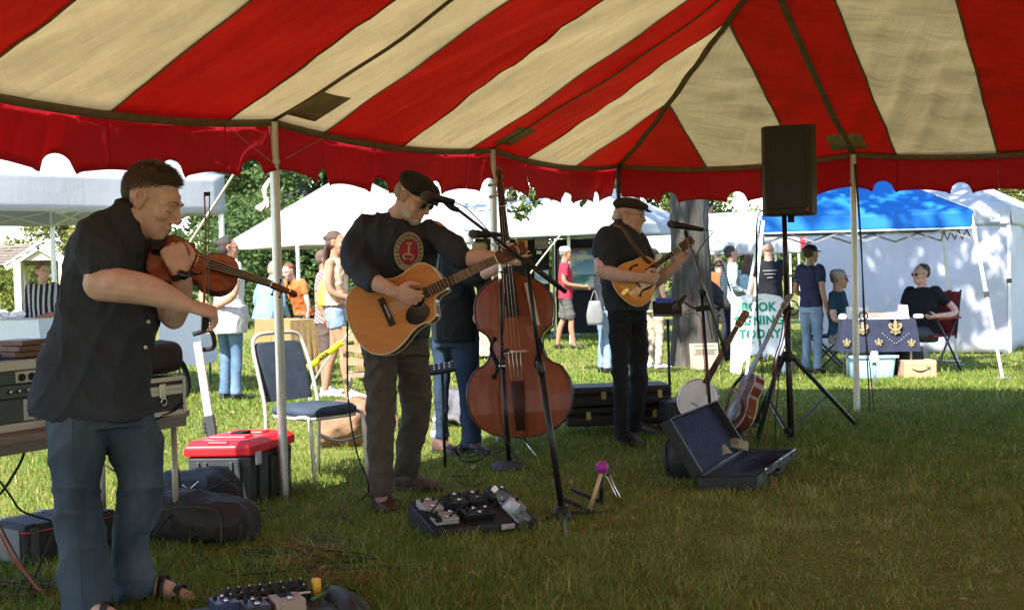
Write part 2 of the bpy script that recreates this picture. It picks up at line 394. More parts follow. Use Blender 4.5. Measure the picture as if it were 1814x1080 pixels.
def build_tent():
    t = thing('striped_tent', 'large red and cream striped tent roof sheltering the band', 'tent', (*C0, 0.0))
    def panel(name, m, a0, a1, side):
        """one stripe: side 0 along the left eave, side 1 along the right eave, 2, 3 the opposite sides"""
        nu, nv = (33, 64) if side < 2 and a0 < 10 else (5, 64); pts = np.zeros((nu, nv, 3))
        for i in range(nu):
            s = a0+(a1-a0)*i/(nu-1)
            if side in (0, 2): top = min(s, NA-s, NB/2)
            else: top = min(s, NB-s)
            for j in range(nv):
                k = top*j/(nv-1)
                a, b = {0: (s, k), 1: (k, s), 2: (s, NB-k), 3: (NA-k, s)}[side]
                pts[i, j] = roof_pt(a, b)
        g = MB(); g.grid(pts); o = g.build(name, m, t, smooth=True)
        sd = o.modifiers.new('thick', 'SOLIDIFY'); sd.thickness = 0.003; sd.offset = 1 if side in (0, 3) else -1
        return o
    for side, cnt in ((0, NA), (1, NB), (2, NA), (3, NB)):
        for i in range(cnt):
            if side == 0: red = (i % 2 == 0)
            else: red = (i % 2 == 0)
            panel('red_stripe' if red else 'cream_stripe', M_RED if red else M_CRM, i, i+1, side)
    # seams between stripes
    def ribbon(name, path, wd, m, parent, th=0.004, drop=0.004):
        g = MB(); path = np.array(path); T = np.gradient(path, axis=0)
        L, R = [], []
        for i in range(len(path)):
            sd = nrm(np.cross(T[i], (0, 0, 1)))*wd/2
            L.append(path[i]-sd-V(0, 0, drop)); R.append(path[i]+sd-V(0, 0, drop))
        g.grid(np.stack([np.array(L), np.array(R)], 1)); o = g.build(name, m, parent, smooth=True)
        sd = o.modifiers.new('thick', 'SOLIDIFY'); sd.thickness = th; sd.offset = 0
        return o
    M_SEAM = mat('seam_tape', (0.20, 0.13, 0.07), 0.85, var=0.2, vscale=30)
    for i in range(1, 11):
        ribbon('seam', [roof_pt(i, min(i, 6)*j/60) for j in range(61)], 0.015 if i > 2 else 0.012, M_SEAM, t, drop=0.006)
    for i in range(1, 8):
        tp = min(i, NB-i); ribbon('seam', [roof_pt(tp*j/60, i) for j in range(61)], 0.016, M_SEAM, t, drop=0.006)
    for a in POLES_A[1:4]: ribbon('strap', [roof_pt(a, min(a, 6)*j/60) for j in range(61)], 0.05, M_WEB, t, drop=0.012)
    for b in POLES_B[1:3]: ribbon('strap', [roof_pt(min(b, NB-b)*j/60, b) for j in range(61)], 0.055, M_WEB, t, drop=0.012)
    ribbon('strap', [roof_pt(6*j/70, 6*j/70) for j in range(71)], 0.06, M_WEB, t, drop=0.012)
    for pth in ([(6+8*j/40, 6) for j in range(41)], [(6*j/40, 12-6*j/40) for j in range(41)], [(20-6*j/40, 6*j/40) for j in range(41)], [(20-6*j/40, 12-6*j/40) for j in range(41)]): ribbon('sun_leak_strip', [roof_pt(*q) for q in pth], 0.30, M_WEB, t, drop=-0.02)  # unseen strips added to stop sun leaking through the roof joins
    # eave webbing and scalloped valances
    rr = np.random.default_rng(5)
    def eave(side, s0, s1):
        pts = []; n = 12*int(round(s1-s0))
        for i in range(n+1):
            s = s0+(s1-s0)*i/n; pts.append(roof_pt(*((s, 0) if side == 0 else (0, s))))
        return np.array(pts)
    for side, cnt in ((0, NA), (1, NB)):
        e = eave(side, 0, cnt); g = MB()
        up = np.array([0, 0, 1.0])
        g.grid(np.stack([e+up*0.012, e-up*0.04], 1)); o = g.build('edge_webbing', M_WEB, t, smooth=True)
        sd = o.modifiers.new('thick', 'SOLIDIFY'); sd.thickness = 0.014; sd.offset = 0
        inn = nrm(np.append(VR if side == 0 else UL, 0))
        for i in range(cnt):
            nu, nv = 49, 7; pts = np.zeros((nu, nv, 3)); ph = rr.uniform(0, 6)
            for u in range(nu):
                s = i+u/(nu-1); top = roof_pt(*((s, 0) if side == 0 else (0, s)))-V(0, 0, 0.03)
                fr = ((s-7.33)/0.77+0.5) % 1.0 if side == 0 else ((s-0.55)/0.77+0.5) % 1.0
                d = abs(fr-0.5)*2          # notch in the middle of the stripe, lobes at the seams
                notch = 0.088*math.sqrt(max(0, 1-(d/0.27)**2)) if d < 0.27 else -0.012*math.exp(-((d-0.30)/0.06)**2)
                drop = 0.265-notch+0.014*math.cos(PI*d)
                for v in range(nv):
                    q = v/(nv-1); p = top-V(0, 0, drop*q)
                    p = p-inn*(0.012+0.028*q*math.sin(s*4.4+ph*0.2)+0.035*q*q*math.sin(s*1.7+1))
                    pts[u, v] = p
            g = MB(); g.grid(pts); o = g.build('valance', M_VAL, t, smooth=True)
            sd = o.modifiers.new('thick', 'SOLIDIFY'); sd.thickness = 0.003
    # reinforcing patches where the straps meet the poles
    def patch(f, s, wd, ln):
        pts = np.array([[f(s+wd*(u-0.5), 0.10+ln*v)-V(0, 0, 0.010) for v in np.linspace(0, 1, 5)] for u in np.linspace(0, 1, 5)])
        g = MB(); g.grid(pts); o = g.build('reinforcing_patch', M_PATCH, t, smooth=True)
        sd = o.modifiers.new('thick', 'SOLIDIFY'); sd.thickness = 0.004; sd.offset = 0
    patch(lambda s, k: roof_pt(s, k), 5.40, 0.34, 0.30); patch(lambda s, k: roof_pt(s, k), 2.62, 0.30, 0.26)
    patch(lambda s, k: roof_pt(k, s), 2.56, 0.36, 0.26)
    # poles
    def pole(a, b, m, lean=(0, 0), r=0.027):
        top = roof_pt(a, b)+V(0, 0, 0.01); ft = V(top[0]+lean[0], top[1]+lean[1], 0); ft[2] = gz(ft[0], ft[1])-0.03
        md = ft+(top-ft)*0.885
        g = MB(); g.tube([ft, top-V(0, 0, 0.03)], r, 14); o = g.build('pole', m, t, smooth=True)
        es = o.modifiers.new('es', 'EDGE_SPLIT'); es.split_angle = 1.0
        h = MB(); h.tube([md-V(0, 0, 0.012), md+V(0, 0, 0.012)], r*1.22, 14); h.build('collar', m, o)
        h = MB(); h.tube([top-V(0, 0, 0.05), top+V(0, 0, 0.03)], 0.010, 8); h.build('spike', M_POLEB, o)
    for a in POLES_A[1:]: pole(a, 0, M_GAL)
    for b in POLES_B[1:]: pole(0, b, M_GAL)
    for a in POLES_A: pole(a, NB, M_GAL)
    for b in POLES_B[1:-1]: pole(NA, b, M_GAL)
    for a in (6, 14): pole(a, 6, M_GAL, r=0.05)
    pole(0, 0, M_POLEB, r=0.020)
    # cords tying the valance at the near pole
    A = roof_pt(5.55, 0)
    inn = nrm(np.append(VR, 0))*0.03
    for s, dz in ((6.05, 0.30), (5.05, 0.27)):
        g = MB(); q = roof_pt(s, 0); g.tube([q+inn-V(0, 0, 0.04), A*0.86+q*0.14+inn-V(0, 0, dz-0.05)], 0.0022, 5); g.build('tie_cord', mat('tan_cord', (0.35, 0.24, 0.15), 0.9), t)
    # the guy ropes that belong to the tent
    def rope(pts, r=0.008):
        g = MB(); pts = catmull(np.array(pts), 8) if len(pts) > 2 else np.linspace(pts[0], pts[1], 40)
        g.tube(pts, r, 7); o = g.build('guy_rope', M_ROPE, t, smooth=True); return o
    rope([P(441, 268, 8.0), P(335, 432, 8.9)], 0.009)
    rope([P(1052, 345, 11.5), P(925, 505, 12.2), on_ground(800, 12.9)], 0.008)
    rope([P(806, 300, 9.5), P(756, 350, 10.2)], 0.008)
    rope([P(676, 520, 9.9), P(560, 668, 10.6), on_ground(540, 10.9)], 0.009)
    g = MB()   # knotted spare rope hanging on the first pole
    for k in range(6): e = (k-2.5)*1.3; g.tube([P(478+e*0.4, 316, 7.55), P(468+e, 338+e, 7.58), P(472+e*1.2, 356, 7.6), P(458+e*1.5, 370+e, 7.6), P(464+e, 374, 7.62), P(476, 362+e, 7.6)], 0.0035, 6, 5)
    g.build('rope_hank', M_ROPE, t, smooth=True)['kind'] = 'stuff'
build_tent()
# ================================================================== PEOPLE LIBRARY
def remesh_arrays(mb, voxel, smooth=4):
    me = bpy.data.meshes.new('tmp'); me.from_pydata(mb.v, [], mb.f); me.update()
    ob = bpy.data.objects.new('tmp', me); COL.objects.link(ob)
    r = ob.modifiers.new('r', 'REMESH'); r.mode = 'VOXEL'; r.voxel_size = voxel; r.adaptivity = 0.0
    if smooth:
        s = ob.modifiers.new('s', 'SMOOTH'); s.iterations = smooth; s.factor = 0.5
    dg = bpy.context.evaluated_depsgraph_get(); ev = ob.evaluated_get(dg); m2 = ev.to_mesh()
    nv = len(m2.vertices); v = np.empty(nv*3); m2.vertices.foreach_get('co', v); v = v.reshape(-1, 3)
    nl = len(m2.loops); li = np.empty(nl, np.int32); m2.loops.foreach_get('vertex_index', li)
    f = li.reshape(-1, 4) if nl == 4*len(m2.polygons) else None
    if f is None: f = [tuple(p.vertices) for p in m2.polygons]
    ev.to_mesh_clear(); bpy.data.objects.remove(ob); bpy.data.meshes.remove(me)
    return v, f
def vnormals(v, f):
    f = np.asarray(f); n = np.cross(v[f[:, 2]]-v[f[:, 0]], v[f[:, 3]]-v[f[:, 1]]); out = np.zeros_like(v)
    for k in range(4): np.add.at(out, f[:, k], n)
    return out/(np.linalg.norm(out, axis=1)[:, None]+1e-12)
def folds(v, amp, dirs, seed=1, k=26.0):
    """cloth creases: sharp ridges running across the given wave directions, fading in and out"""
    r = np.random.default_rng(seed); out = np.zeros(len(v)); c = v-v.mean(0)
    for d in dirs:
        d = nrm(d)
        for j in range(2):
            q = r.normal(0, 1, 3); q = nrm(q); kk = k*r.uniform(0.6, 1.5); ph = r.uniform(0, 6.3)
            warp = 1.5*np.sin(c@q*kk*0.35+ph*1.7)+0.7*np.sin(c@nrm(r.normal(0, 1, 3))*kk*0.8+ph)
            s = np.sin(c@d*kk+warp+ph); mask = 0.5+0.5*np.sin(c@nrm(r.normal(0, 1, 3))*kk*0.3+ph*3)
            out += ((1-np.abs(s))**2*1.6-0.6)*mask
    return out*amp/max(1, len(dirs))**0.5
class Fig:
    def __init__(s, name, label, org, Z=None, cat='person', group=None):
        s.t = thing(name, label, cat, org, group); s.Z = Z; s.L = {}; s.org = np.array(org, float)
    def layer(s, nm):
        if nm not in s.L: s.L[nm] = MB()
        return s.L[nm]
    def p(s, px, py, dz=0.0): return P(px, py, s.Z+dz)
    def R(s, px): return px*s.Z/FPX
    def sil(s, nm, rows, depth, n=22, sub=4, sq=2.3):
        """loft through rows (y, x_left, x_right[, dz[, depth_half]]) traced along the outline"""
        secs = []
        for r in rows:
            y, xl, xr = r[:3]; dz = r[3] if len(r) > 3 else 0.0; dp = r[4] if len(r) > 4 else depth
            a, b = s.p(xl, y, dz), s.p(xr, y, dz)
            secs.append(((a+b)/2, (b-a)/2, V(0, dp, 0)))
        s.layer(nm).loft(secs, n, sub, sq)
    def limb(s, nm, pts, rpx, n=14, sub=5):
        """tapered limb: pts (px,py,dz), radii in photo pixels"""
        q = [s.p(*a) for a in pts]; rr = [s.R(a) for a in rpx]
        a, b = np.array(q[0]), np.array(q[-1])
        mb = s.layer(nm); mb.tube(q, rr, n, sub)
        mb.ell(a, rr[0]*0.98); mb.ell(b, rr[-1]*0.98)
    def done(s, nm, part, m, voxel, smooth=4, fold=None, label=None, parent=None, extra=None):
        mb = s.L.pop(nm); v, f = remesh_arrays(mb, voxel, smooth)
        if fold is not None and isinstance(f, np.ndarray):
            n = vnormals(v, f); v = v+n*folds(v, **fold)[:, None]
        if extra is not None: v = extra(v)
        o = tri_mesh(part, v, f, m, parent or s.t, smooth=True) if isinstance(f, np.ndarray) else mk(part, v, f, m, parent or s.t)
        if label: o['label'] = label
        return o
def frame(fwd, up):
    fwd = nrm(fwd); r = nrm(np.cross(fwd, up)); up = np.cross(r, fwd)
    return r, fwd, up
def add_head(mb, c, fwd, up, s=1.0, neck=None, neck_r=0.056, jaw=1.0, nose=1.0, hi=True):
    r, f, u = frame(fwd, up); c = np.asarray(c, float)
    W = lambda x, y, z: c+s*(x*r+y*f+z*u)
    E = lambda p, rx, ry, rz, n=14, m=10: mb.ell(W(*p), r*rx*s, f*ry*s, u*rz*s, n, m)
    E((0, -0.014, 0.036), 0.074, 0.094, 0.080, 20, 14)
    secs = []
    for z, w_, cy, d in ((0.055, 0.058, 0.012, 0.074), (0.02, 0.064, 0.016, 0.074), (-0.02, 0.063, 0.018, 0.072), (-0.055, 0.056*jaw, 0.024, 0.064), (-0.085, 0.046*jaw, 0.038, 0.048), (-0.108, 0.030*jaw, 0.052, 0.030), (-0.116, 0.015, 0.056, 0.016)):
        secs.append((W(0, cy, z), r*w_*s, f*d*s))
    mb.loft(secs, 20, 3, 2.25)
    mb.tube([W(0, 0.086, 0.020), W(0, 0.098, -0.006), W(0, 0.112*nose**0.3, -0.030)], [0.008*s, 0.010*s, 0.0125*s], 10, 4); E((0, 0.106*nose**0.3, -0.033), 0.013, 0.013, 0.010)
    for k in (-1, 1):
        E((k*0.012, 0.096, -0.036), 0.0085, 0.010, 0.008)
        E((k*0.040, 0.062, -0.026), 0.024, 0.022, 0.024)
        E((k*0.031, 0.0715, 0.001), 0.0165, 0.0125, 0.011)          # eyelid
        mb.tube([W(k*0.012, 0.088, 0.020), W(k*0.032, 0.085, 0.025), W(k*0.054, 0.066, 0.018)], [0.009*s, 0.010*s, 0.008*s], 8, 3)
        # ear: rim and lobe
        E((k*0.070, -0.008, -0.006), 0.008, 0.014, 0.026)
        mb.tube([W(k*0.073, 0.008, 0.006), W(k*0.081, 0.004, 0.025), W(k*0.086, -0.014, 0.029), W(k*0.086, -0.026, 0.011), W(k*0.082, -0.019, -0.014), W(k*0.075, -0.004, -0.034)], [0.0035*s, 0.0050*s, 0.0054*s, 0.0054*s, 0.0050*s, 0.0060*s], 7, 3)
    E((0, 0.0865, -0.0605), 0.023, 0.011, 0.0065); E((0, 0.084, -0.073), 0.020, 0.011, 0.0075)
    E((0, 0.074, -0.100), 0.022, 0.016, 0.014)
    if neck is not None:
        mb.tube([W(0, -0.022, -0.035), W(0, -0.018, -0.085), np.asarray(neck, float)], [neck_r*s*1.02, neck_r*s, neck_r*s*1.12], 16, 4)
    return W
def face_bits(fig, W, s, iris=(0.05, 0.03, 0.02), brow=(0.10, 0.06, 0.035), eyes=True, brows=True, lips=True, half=True):
    r = nrm(W(1, 0, 0)-W(0, 0, 0)); f = nrm(W(0, 1, 0)-W(0, 0, 0)); u = nrm(W(0, 0, 1)-W(0, 0, 0))
    if eyes:
        g = MB()
        for k in (-1, 1):
            g.cur = 0; g.ell(W(k*0.031, 0.0765, -0.0005), r*0.0125*s, f*0.0085*s, u*0.0042*s)
            g.cur = 1; g.ell(W(k*0.031, 0.0825, -0.001), r*0.0048*s, f*0.0034*s, u*0.0040*s)
        g.build('eyes', [mat('eye_white', (0.62, 0.58, 0.54), 0.3), mat('iris_dark', iris, 0.2)], fig.t, True)
    if brows:
        g = MB()
        for k in (-1, 1): g.tube([W(k*0.013, 0.0965, 0.022), W(k*0.032, 0.0945, 0.029), W(k*0.054, 0.074, 0.023)], [0.0024*s, 0.0030*s, 0.0014*s], 6, 3)
        g.build('eyebrows', mat('brow_%.2f' % brow[0], brow, 0.9), fig.t, True)
    if lips:
        g = MB(); g.ell(W(0, 0.0945, -0.0668), r*0.021*s, f*0.0035*s, u*0.0016*s); g.build('mouth', mat('mouth_dark', (0.13, 0.035, 0.03), 0.6), fig.t, True)
def add_hand(mb, wrist, d, pn, th, curl=(0.5, 0.6, 0.4), s=1.0, spread=0.0, tcurl=0.4, fr=1.0):
    """palm, four unequal fingers bending towards pn, and a thumb on side th"""
    d = nrm(d); th = nrm(th-np.dot(th, d)*d); pn = nrm(np.asarray(pn)-np.dot(pn, d)*d-np.dot(pn, th)*th)
    w_ = np.asarray(wrist, float)
    mb.loft([(w_-d*0.015*s, th*0.027*s, pn*0.020*s), (w_+d*0.02*s, th*0.031*s, pn*0.0175*s), (w_+d*0.055*s, th*0.041*s, pn*0.0165*s), (w_+d*0.088*s, th*0.041*s, pn*0.013*s), (w_+d*0.098*s, th*0.036*s, pn*0.009*s)], 16, 3, 2.5)
    lens = (0.068, 0.076, 0.071, 0.056)
    cs = curl if isinstance(curl[0], (tuple, list)) else [curl]*4
    for i in range(4):
        b = w_+s*(d*(0.086-0.004*abs(i-1.2))+th*(0.0315-0.0210*i)); dd = nrm(d+th*spread*(1.5-i)*0.12); a = 0.0; L = lens[i]*s; pts = [b-d*0.02*s, b]; q = b
        for j, fr_ in enumerate((0.45, 0.30, 0.25)):
            a += cs[i][j]; q = q+L*fr_*(math.cos(a)*dd+math.sin(a)*pn); pts.append(q)
        r0 = (0.0088, 0.0092, 0.0088, 0.0076)[i]*s*fr
        mb.tube(pts, [r0, r0, r0*0.95, r0*0.88, r0*0.72], 10, 4); mb.ell(pts[-1], r0*0.74)
    b = w_+s*(d*0.022+th*0.024+pn*0.006); t1 = b+s*0.045*nrm(0.7*d+0.75*th+0.25*pn); dv = nrm(0.9*d+0.2*th*(1-tcurl)+pn*tcurl); t2 = t1+s*0.033*dv; t3 = t2+s*0.026*nrm(dv+0.35*pn*tcurl-0.1*th)
    mb.tube([b, t1, t2, t3], [0.015*s, 0.0125*s, 0.0105*s, 0.0078*s], 10, 4); mb.ell(t3, 0.0080*s); mb.ell(b+d*0.01*s, 0.018*s)
# ---------------------------------------------------------------- skin, cloth
def skin(name, col):
    if name in MATS: return MATS[name]
    m = mat(name, col, 0.52, var=0.14, vscale=26, bump=0.10, bscale=240, spec=0.35)
    b = m.node_tree.nodes['Principled BSDF']; b.inputs['Subsurface Weight'].default_value = 0.12; b.inputs['Subsurface Radius'].default_value = (0.02, 0.008, 0.004); b.inputs['Subsurface Scale'].default_value = 0.4
    return m
SK_A = skin('skin_tan', (0.53, 0.335, 0.275)); SK_B = skin('skin_fair', (0.46, 0.27, 0.19)); SK_C = skin('skin_warm', (0.34, 0.175, 0.105)); SK_D = skin('skin_ruddy', (0.54, 0.32, 0.26))
def cloth(name, col, var=0.12, rough=0.92, weave=0.25, sc_=320): return mat(name, col, rough, var=var, vscale=14, bump=weave, bscale=sc_, spec=0.15)
def striped(name, ca, cb, scale, dirv, dist=0.3, sharp=0.5):
    if name in MATS: return MATS[name]
    m = mat(name, ca, 0.9, bump=0.2, bscale=300, spec=0.15); n = m.node_tree.nodes; L = m.node_tree.links
    tc = n.new('ShaderNodeTexCoord'); mp = n.new('ShaderNodeMapping')
    q = Vector(dirv).normalized().rotation_difference(Vector((1, 0, 0))); mp.inputs['Rotation'].default_value = q.to_euler()
    wv = n.new('ShaderNodeTexWave'); wv.inputs['Scale'].default_value = scale; wv.inputs['Distortion'].default_value = dist; wv.inputs['Detail Scale'].default_value = 0.6
    rp = n.new('ShaderNodeValToRGB'); rp.color_ramp.elements[0].position = sharp-0.06; rp.color_ramp.elements[1].position = sharp+0.06
    rp.color_ramp.elements[0].color = (*ca, 1); rp.color_ramp.elements[1].color = (*cb, 1)
    L.new(tc.outputs['Object'], mp.inputs[0]); L.new(mp.outputs[0], wv.inputs['Vector']); L.new(wv.outputs['Fac'], rp.inputs[0]); L.new(rp.outputs[0], n['Principled BSDF'].inputs['Base Color'])
    return m
def denim(name, ca, cb): return mat(name, ca, 0.9, col2=cb, vscale=5, bump=0.3, bscale=420, spec=0.15, stretch=(1, 1, 0.5))
M_JEAN_D = denim('denim_dark', (0.028, 0.044, 0.062), (0.080, 0.108, 0.138)); M_JEAN_L = denim('denim_light', (0.13, 0.19, 0.26), (0.27, 0.34, 0.42)); M_JEAN_M = denim('denim_mid', (0.065, 0.115, 0.18), (0.15, 0.22, 0.30))
M_BLACKC = cloth('black_cotton', (0.034, 0.038, 0.046)); M_BLACKP = cloth('black_trouser', (0.019, 0.020, 0.023)); M_GREYP = cloth('taupe_trouser', (0.075, 0.060, 0.048), 0.2)
M_SHOE_B = mat('black_shoe', (0.014, 0.013, 0.013), 0.5, var=0.2); M_SHOE_BR = mat('brown_shoe', (0.085, 0.045, 0.028), 0.6, var=0.3, vscale=30); M_SHOE_W = mat('white_shoe', (0.72, 0.72, 0.72), 0.7, var=0.1)
M_GLASS_D = mat('dark_lens', (0.008, 0.008, 0.010), 0.08, spec=0.8); M_FRAME = mat('glasses_frame', (0.02, 0.018, 0.016), 0.3, 0.3)
def glasses(fig, W, s, lens=True, arm=None):
    r = nrm(W(1, 0, 0)-W(0, 0, 0)); f = nrm(W(0, 1, 0)-W(0, 0, 0)); u = nrm(W(0, 0, 1)-W(0, 0, 0))
    g = MB()
    for k in (-1, 1):
        ring = [W(k*0.033+0.024*math.cos(a), 0.098-0.006*abs(math.cos(a)), 0.000+0.017*math.sin(a)) for a in np.linspace(0, 2*PI, 17)]
        g.tube(ring, 0.0018*s, 6); g.tube([W(k*0.057, 0.092, 0.004), W(k*0.074, 0.05, 0.006), W(k*0.081, 0.0, 0.006)], 0.0020*s, 6)
    g.tube([W(-0.010, 0.101, 0.004), W(0.010, 0.101, 0.004)], 0.0016*s, 6)
    o = g.build('glasses', arm or M_FRAME, fig.t, True)
    if lens:
        g = MB()
        for k in (-1, 1): g.ell(W(k*0.033, 0.096, 0.0), r*0.0235*s, f*0.003*s, u*0.0165*s)
        g.build('lens', M_GLASS_D, o, True)
def shoe(fig, heel, toe, h, m, wd=0.042, sole=None, name='shoe', ankle=None):
    heel, toe = np.asarray(heel, float), np.asarray(toe, float); d = toe-heel; L = np.linalg.norm(d); f = nrm(d); sd = nrm(np.cross(f, (0, 0, 1))); u = np.cross(sd, f)
    mb = MB(); z = lambda t, w_, hh: (heel+f*L*t+u*hh/2, sd*w_, u*hh/2)
    mb.loft([z(-0.03, wd*0.45, h*0.5), z(0.05, wd*0.78, h*0.95), z(0.30, wd*0.85, h*1.0), z(0.55, wd*0.95, h*0.72), z(0.80, wd*1.05, h*0.5), z(0.97, wd*0.75, h*0.36), z(1.02, wd*0.35, h*0.22)], 16, 4, 2.6)
    o = mb.build(name, m, fig.t, True)
    if sole is not None:
        mb = MB(); q = lambda t, w_: (heel+f*L*t+u*0.006, sd*w_, u*0.012)
        mb.loft([q(-0.045, wd*0.5), q(0.05, wd*0.88), q(0.35, wd*0.92), q(0.8, wd*1.14), q(1.0, wd*0.8), q(1.045, wd*0.3)], 16, 3, 3.5); mb.build('sole', sole, o, True)
    return o
# ---------------------------------------------------------------- passers-by: one posed figure
def passer(label, px, Z, H, face, top, legs, hair=None, hairc=(0.06, 0.035, 0.02), cap=None, sk=None, sleeve='short', legwear='long', arms=None, lean=0.0, sit=False, vox=0.012, female=False, shoes=None, head_turn=0.0, head_tilt=0.0, untuck=0.0, sunglasses=False, stride=0.0, group=None, dx=0.0, seat_z=0.47, wide=1.0, hem=0.86):
    """face: heading in degrees, 0 looks away from the camera, 180 looks at it, 90 looks to the right"""
    sk = sk or SK_B; s = H/1.75; o = on_ground(px, Z); o[0] += dx
    a = math.radians(face); fw = V(math.sin(a), math.cos(a), 0); rt = V(math.cos(a), -math.sin(a), 0); up = V(0, 0, 1)
    F = Fig('person', label, o, Z, group=group); sw = 0.160 if female else 0.185
    hz = seat_z/s+0.02 if sit else 0.92
    def T(x, y, z):                      # local to world, upper body leaning about the hip
        if z > 0.92:
            q = z-0.92; y, z = y*math.cos(lean)+q*math.sin(lean), 0.92+q*math.cos(lean)-y*math.sin(lean)
        return o+s*(x*rt+y*fw+(z-0.92+hz)*up)
    Tl = lambda x, y, z: o+s*(x*rt+y*fw+z*up)
    if sit: J = {k: [Tl(k*0.09, 0, hz), Tl(k*0.13, 0.40, hz+0.02), Tl(k*0.12, 0.44, 0.09)] for k in (-1, 1)}
    else: J = {k: [Tl(k*0.088, 0, 0.92), Tl(k*0.092, 0.02+0.10*stride*k, 0.50), Tl(k*0.095, -0.01+0.20*stride*k, 0.085)] for k in (-1, 1)}
    A = {k: [T(k*sw, 0, 1.42), T(k*(sw+0.06), -0.03, 1.14), T(k*(sw+0.06), 0.07, 0.90)] for k in (-1, 1)}
    if arms:
        for k, (e, w_) in arms.items(): A[k] = [A[k][0], T(*e), T(*w_)]
    B = F.layer('b'); wi = wide
    ha = math.radians(face+head_turn); hf = V(math.sin(ha), math.cos(ha), 0)
    tiltv = lean*0.6+head_tilt
    hfw = nrm(hf*math.cos(tiltv)-up*math.sin(tiltv)); hup = nrm(up*math.cos(tiltv)+hf*math.sin(tiltv))
    hc = T(0, 0.025, 1.625)
    W = add_head(B, hc, hfw, hup, s*1.02, T(0, -0.005, 1.44), 0.05 if female else 0.057)
    B.loft([(T(0, 0, 1.45), rt*0.10*s, fw*0.06*s), (T(0, 0, 1.38), rt*sw*0.9*s, fw*0.08*s), (T(0, 0, 1.1), rt*0.13*s, fw*0.09*s), (T(0, 0, 0.93), rt*0.14*s, fw*0.09*s)], 16, 2)
    for k in (-1, 1):
        B.tube(A[k], [0.046*s, 0.040*s, 0.028*s], 10, 5); B.ell(A[k][0], 0.05*s)
        d = nrm(A[k][2]-A[k][1]); add_hand(B, A[k][2], d, nrm(np.cross(d, rt)*k+rt*-k*0.8), nrm(fw+0.01*rt), (0.35, 0.45, 0.3), s*0.95)
        hp, kn, an = J[k]
        B.tube([hp, hp*0.5+kn*0.5, kn, kn*0.62+an*0.38+(0 if sit else 1)*fw*-0.018*s, an], [q_*s*(0.74 if legwear == 'long' else 1.0) for q_ in (0.075, 0.072, 0.050, 0.050, 0.036)], 12, 4)
        ftd = nrm(fw+rt*k*0.15); B.loft([(an-fw*0.03*s, rt*0.03*s, up*0.03*s), (an+ftd*0.06*s-up*0.04*s, rt*0.035*s, up*0.03*s), (an+ftd*0.15*s-up*0.058*s, rt*0.032*s, up*0.018*s)], 10, 3)
    F.done('b', 'body', sk, vox*0.8, 2)
    if not sunglasses: face_bits(F, W, s, brow=hairc, lips=False)
    # shirt
    S = F.layer('s'); e_ = 0.018*s
    hem_ = max(hem, 0.93) if sit else hem
    bw = 0.155 if female else 0.175
    S.loft([(T(0, 0.0, 1.475), rt*0.068*s, fw*0.060*s), (T(0, 0, 1.445), rt*(sw*0.72)*s, fw*0.080*s), (T(0, 0, 1.40), rt*(sw+0.012)*s, fw*0.095*s), (T(0, 0.01, 1.28), rt*(bw+0.018)*wi*s, fw*0.122*wi*s), (T(0, 0.01, 1.10), rt*bw*wi*s, fw*0.118*wi*s), (T(0, 0.005, 0.97), rt*(bw+0.01)*wi*s, fw*0.122*wi*s), (T(0, 0, hem_), rt*(bw+0.018)*wi*s, fw*0.130*wi*s)], 22, 4, 2.3)
    for k in (-1, 1):
        if sleeve == 'none': continue
        sh, el, wr = A[k]
        if sleeve == 'short':
            q = sh+(el-sh)*0.62; S.tube([sh-rt*k*0.04*s, sh, q], [0.062*s, 0.068*s, 0.062*s], 12, 4)
        else: S.tube([sh-rt*k*0.04*s, sh, el, wr], [0.060*s, 0.064*s, 0.054*s, 0.040*s], 12, 5)
    F.done('s', 'shirt', top, vox, 2, fold=dict(amp=0.007, dirs=[rt, fw, rt+0.6*up, up*1+0.4*rt], seed=int(px), k=22))
    # legs
    L_ = F.layer('l'); hb = hz if sit else 0.92
    L_.loft([(Tl(0, 0, hb+(0.02 if lean else 0.05)), rt*0.138*wi*s, fw*0.095*wi*s), (Tl(0, 0, hb-0.01), rt*0.168*wi*s, fw*0.118*wi*s), (Tl(0, 0, hb-0.10), rt*0.160*wi*s, fw*0.112*wi*s)], 18, 3, 2.3)
    for k in (-1, 1):
        hp, kn, an = J[k]
        if legwear == 'long': L_.tube([hp, (hp+kn)/2, kn, (kn+an)/2, an-up*0.02*s], [0.092*s*wi, 0.086*s, 0.066*s, 0.062*s, 0.062*s], 14, 4)
        elif legwear == 'shorts': L_.tube([hp, hp+(kn-hp)*0.5, hp+(kn-hp)*0.95], [0.096*s*wi, 0.094*s, 0.092*s], 14, 4)
        else: L_.tube([hp, hp+(kn-hp)*0.28, hp+(kn-hp)*0.42], [0.098*s, 0.094*s, 0.094*s], 14, 4)
    F.done('l', 'trousers' if legwear == 'long' else 'shorts', legs, vox, 2, fold=dict(amp=0.006, dirs=[up, up+0.5*rt, rt], seed=int(px)+5, k=24))
    for k in (-1, 1):
        an = J[k][2]; fd = nrm(fw+rt*k*0.18); hl = an-fd*0.05*s; hl[2] = gz(hl[0], hl[1])+0.004
        shoe(F, hl, hl+fd*0.255*s, 0.085*s, shoes or M_SHOE_B, 0.042*s)
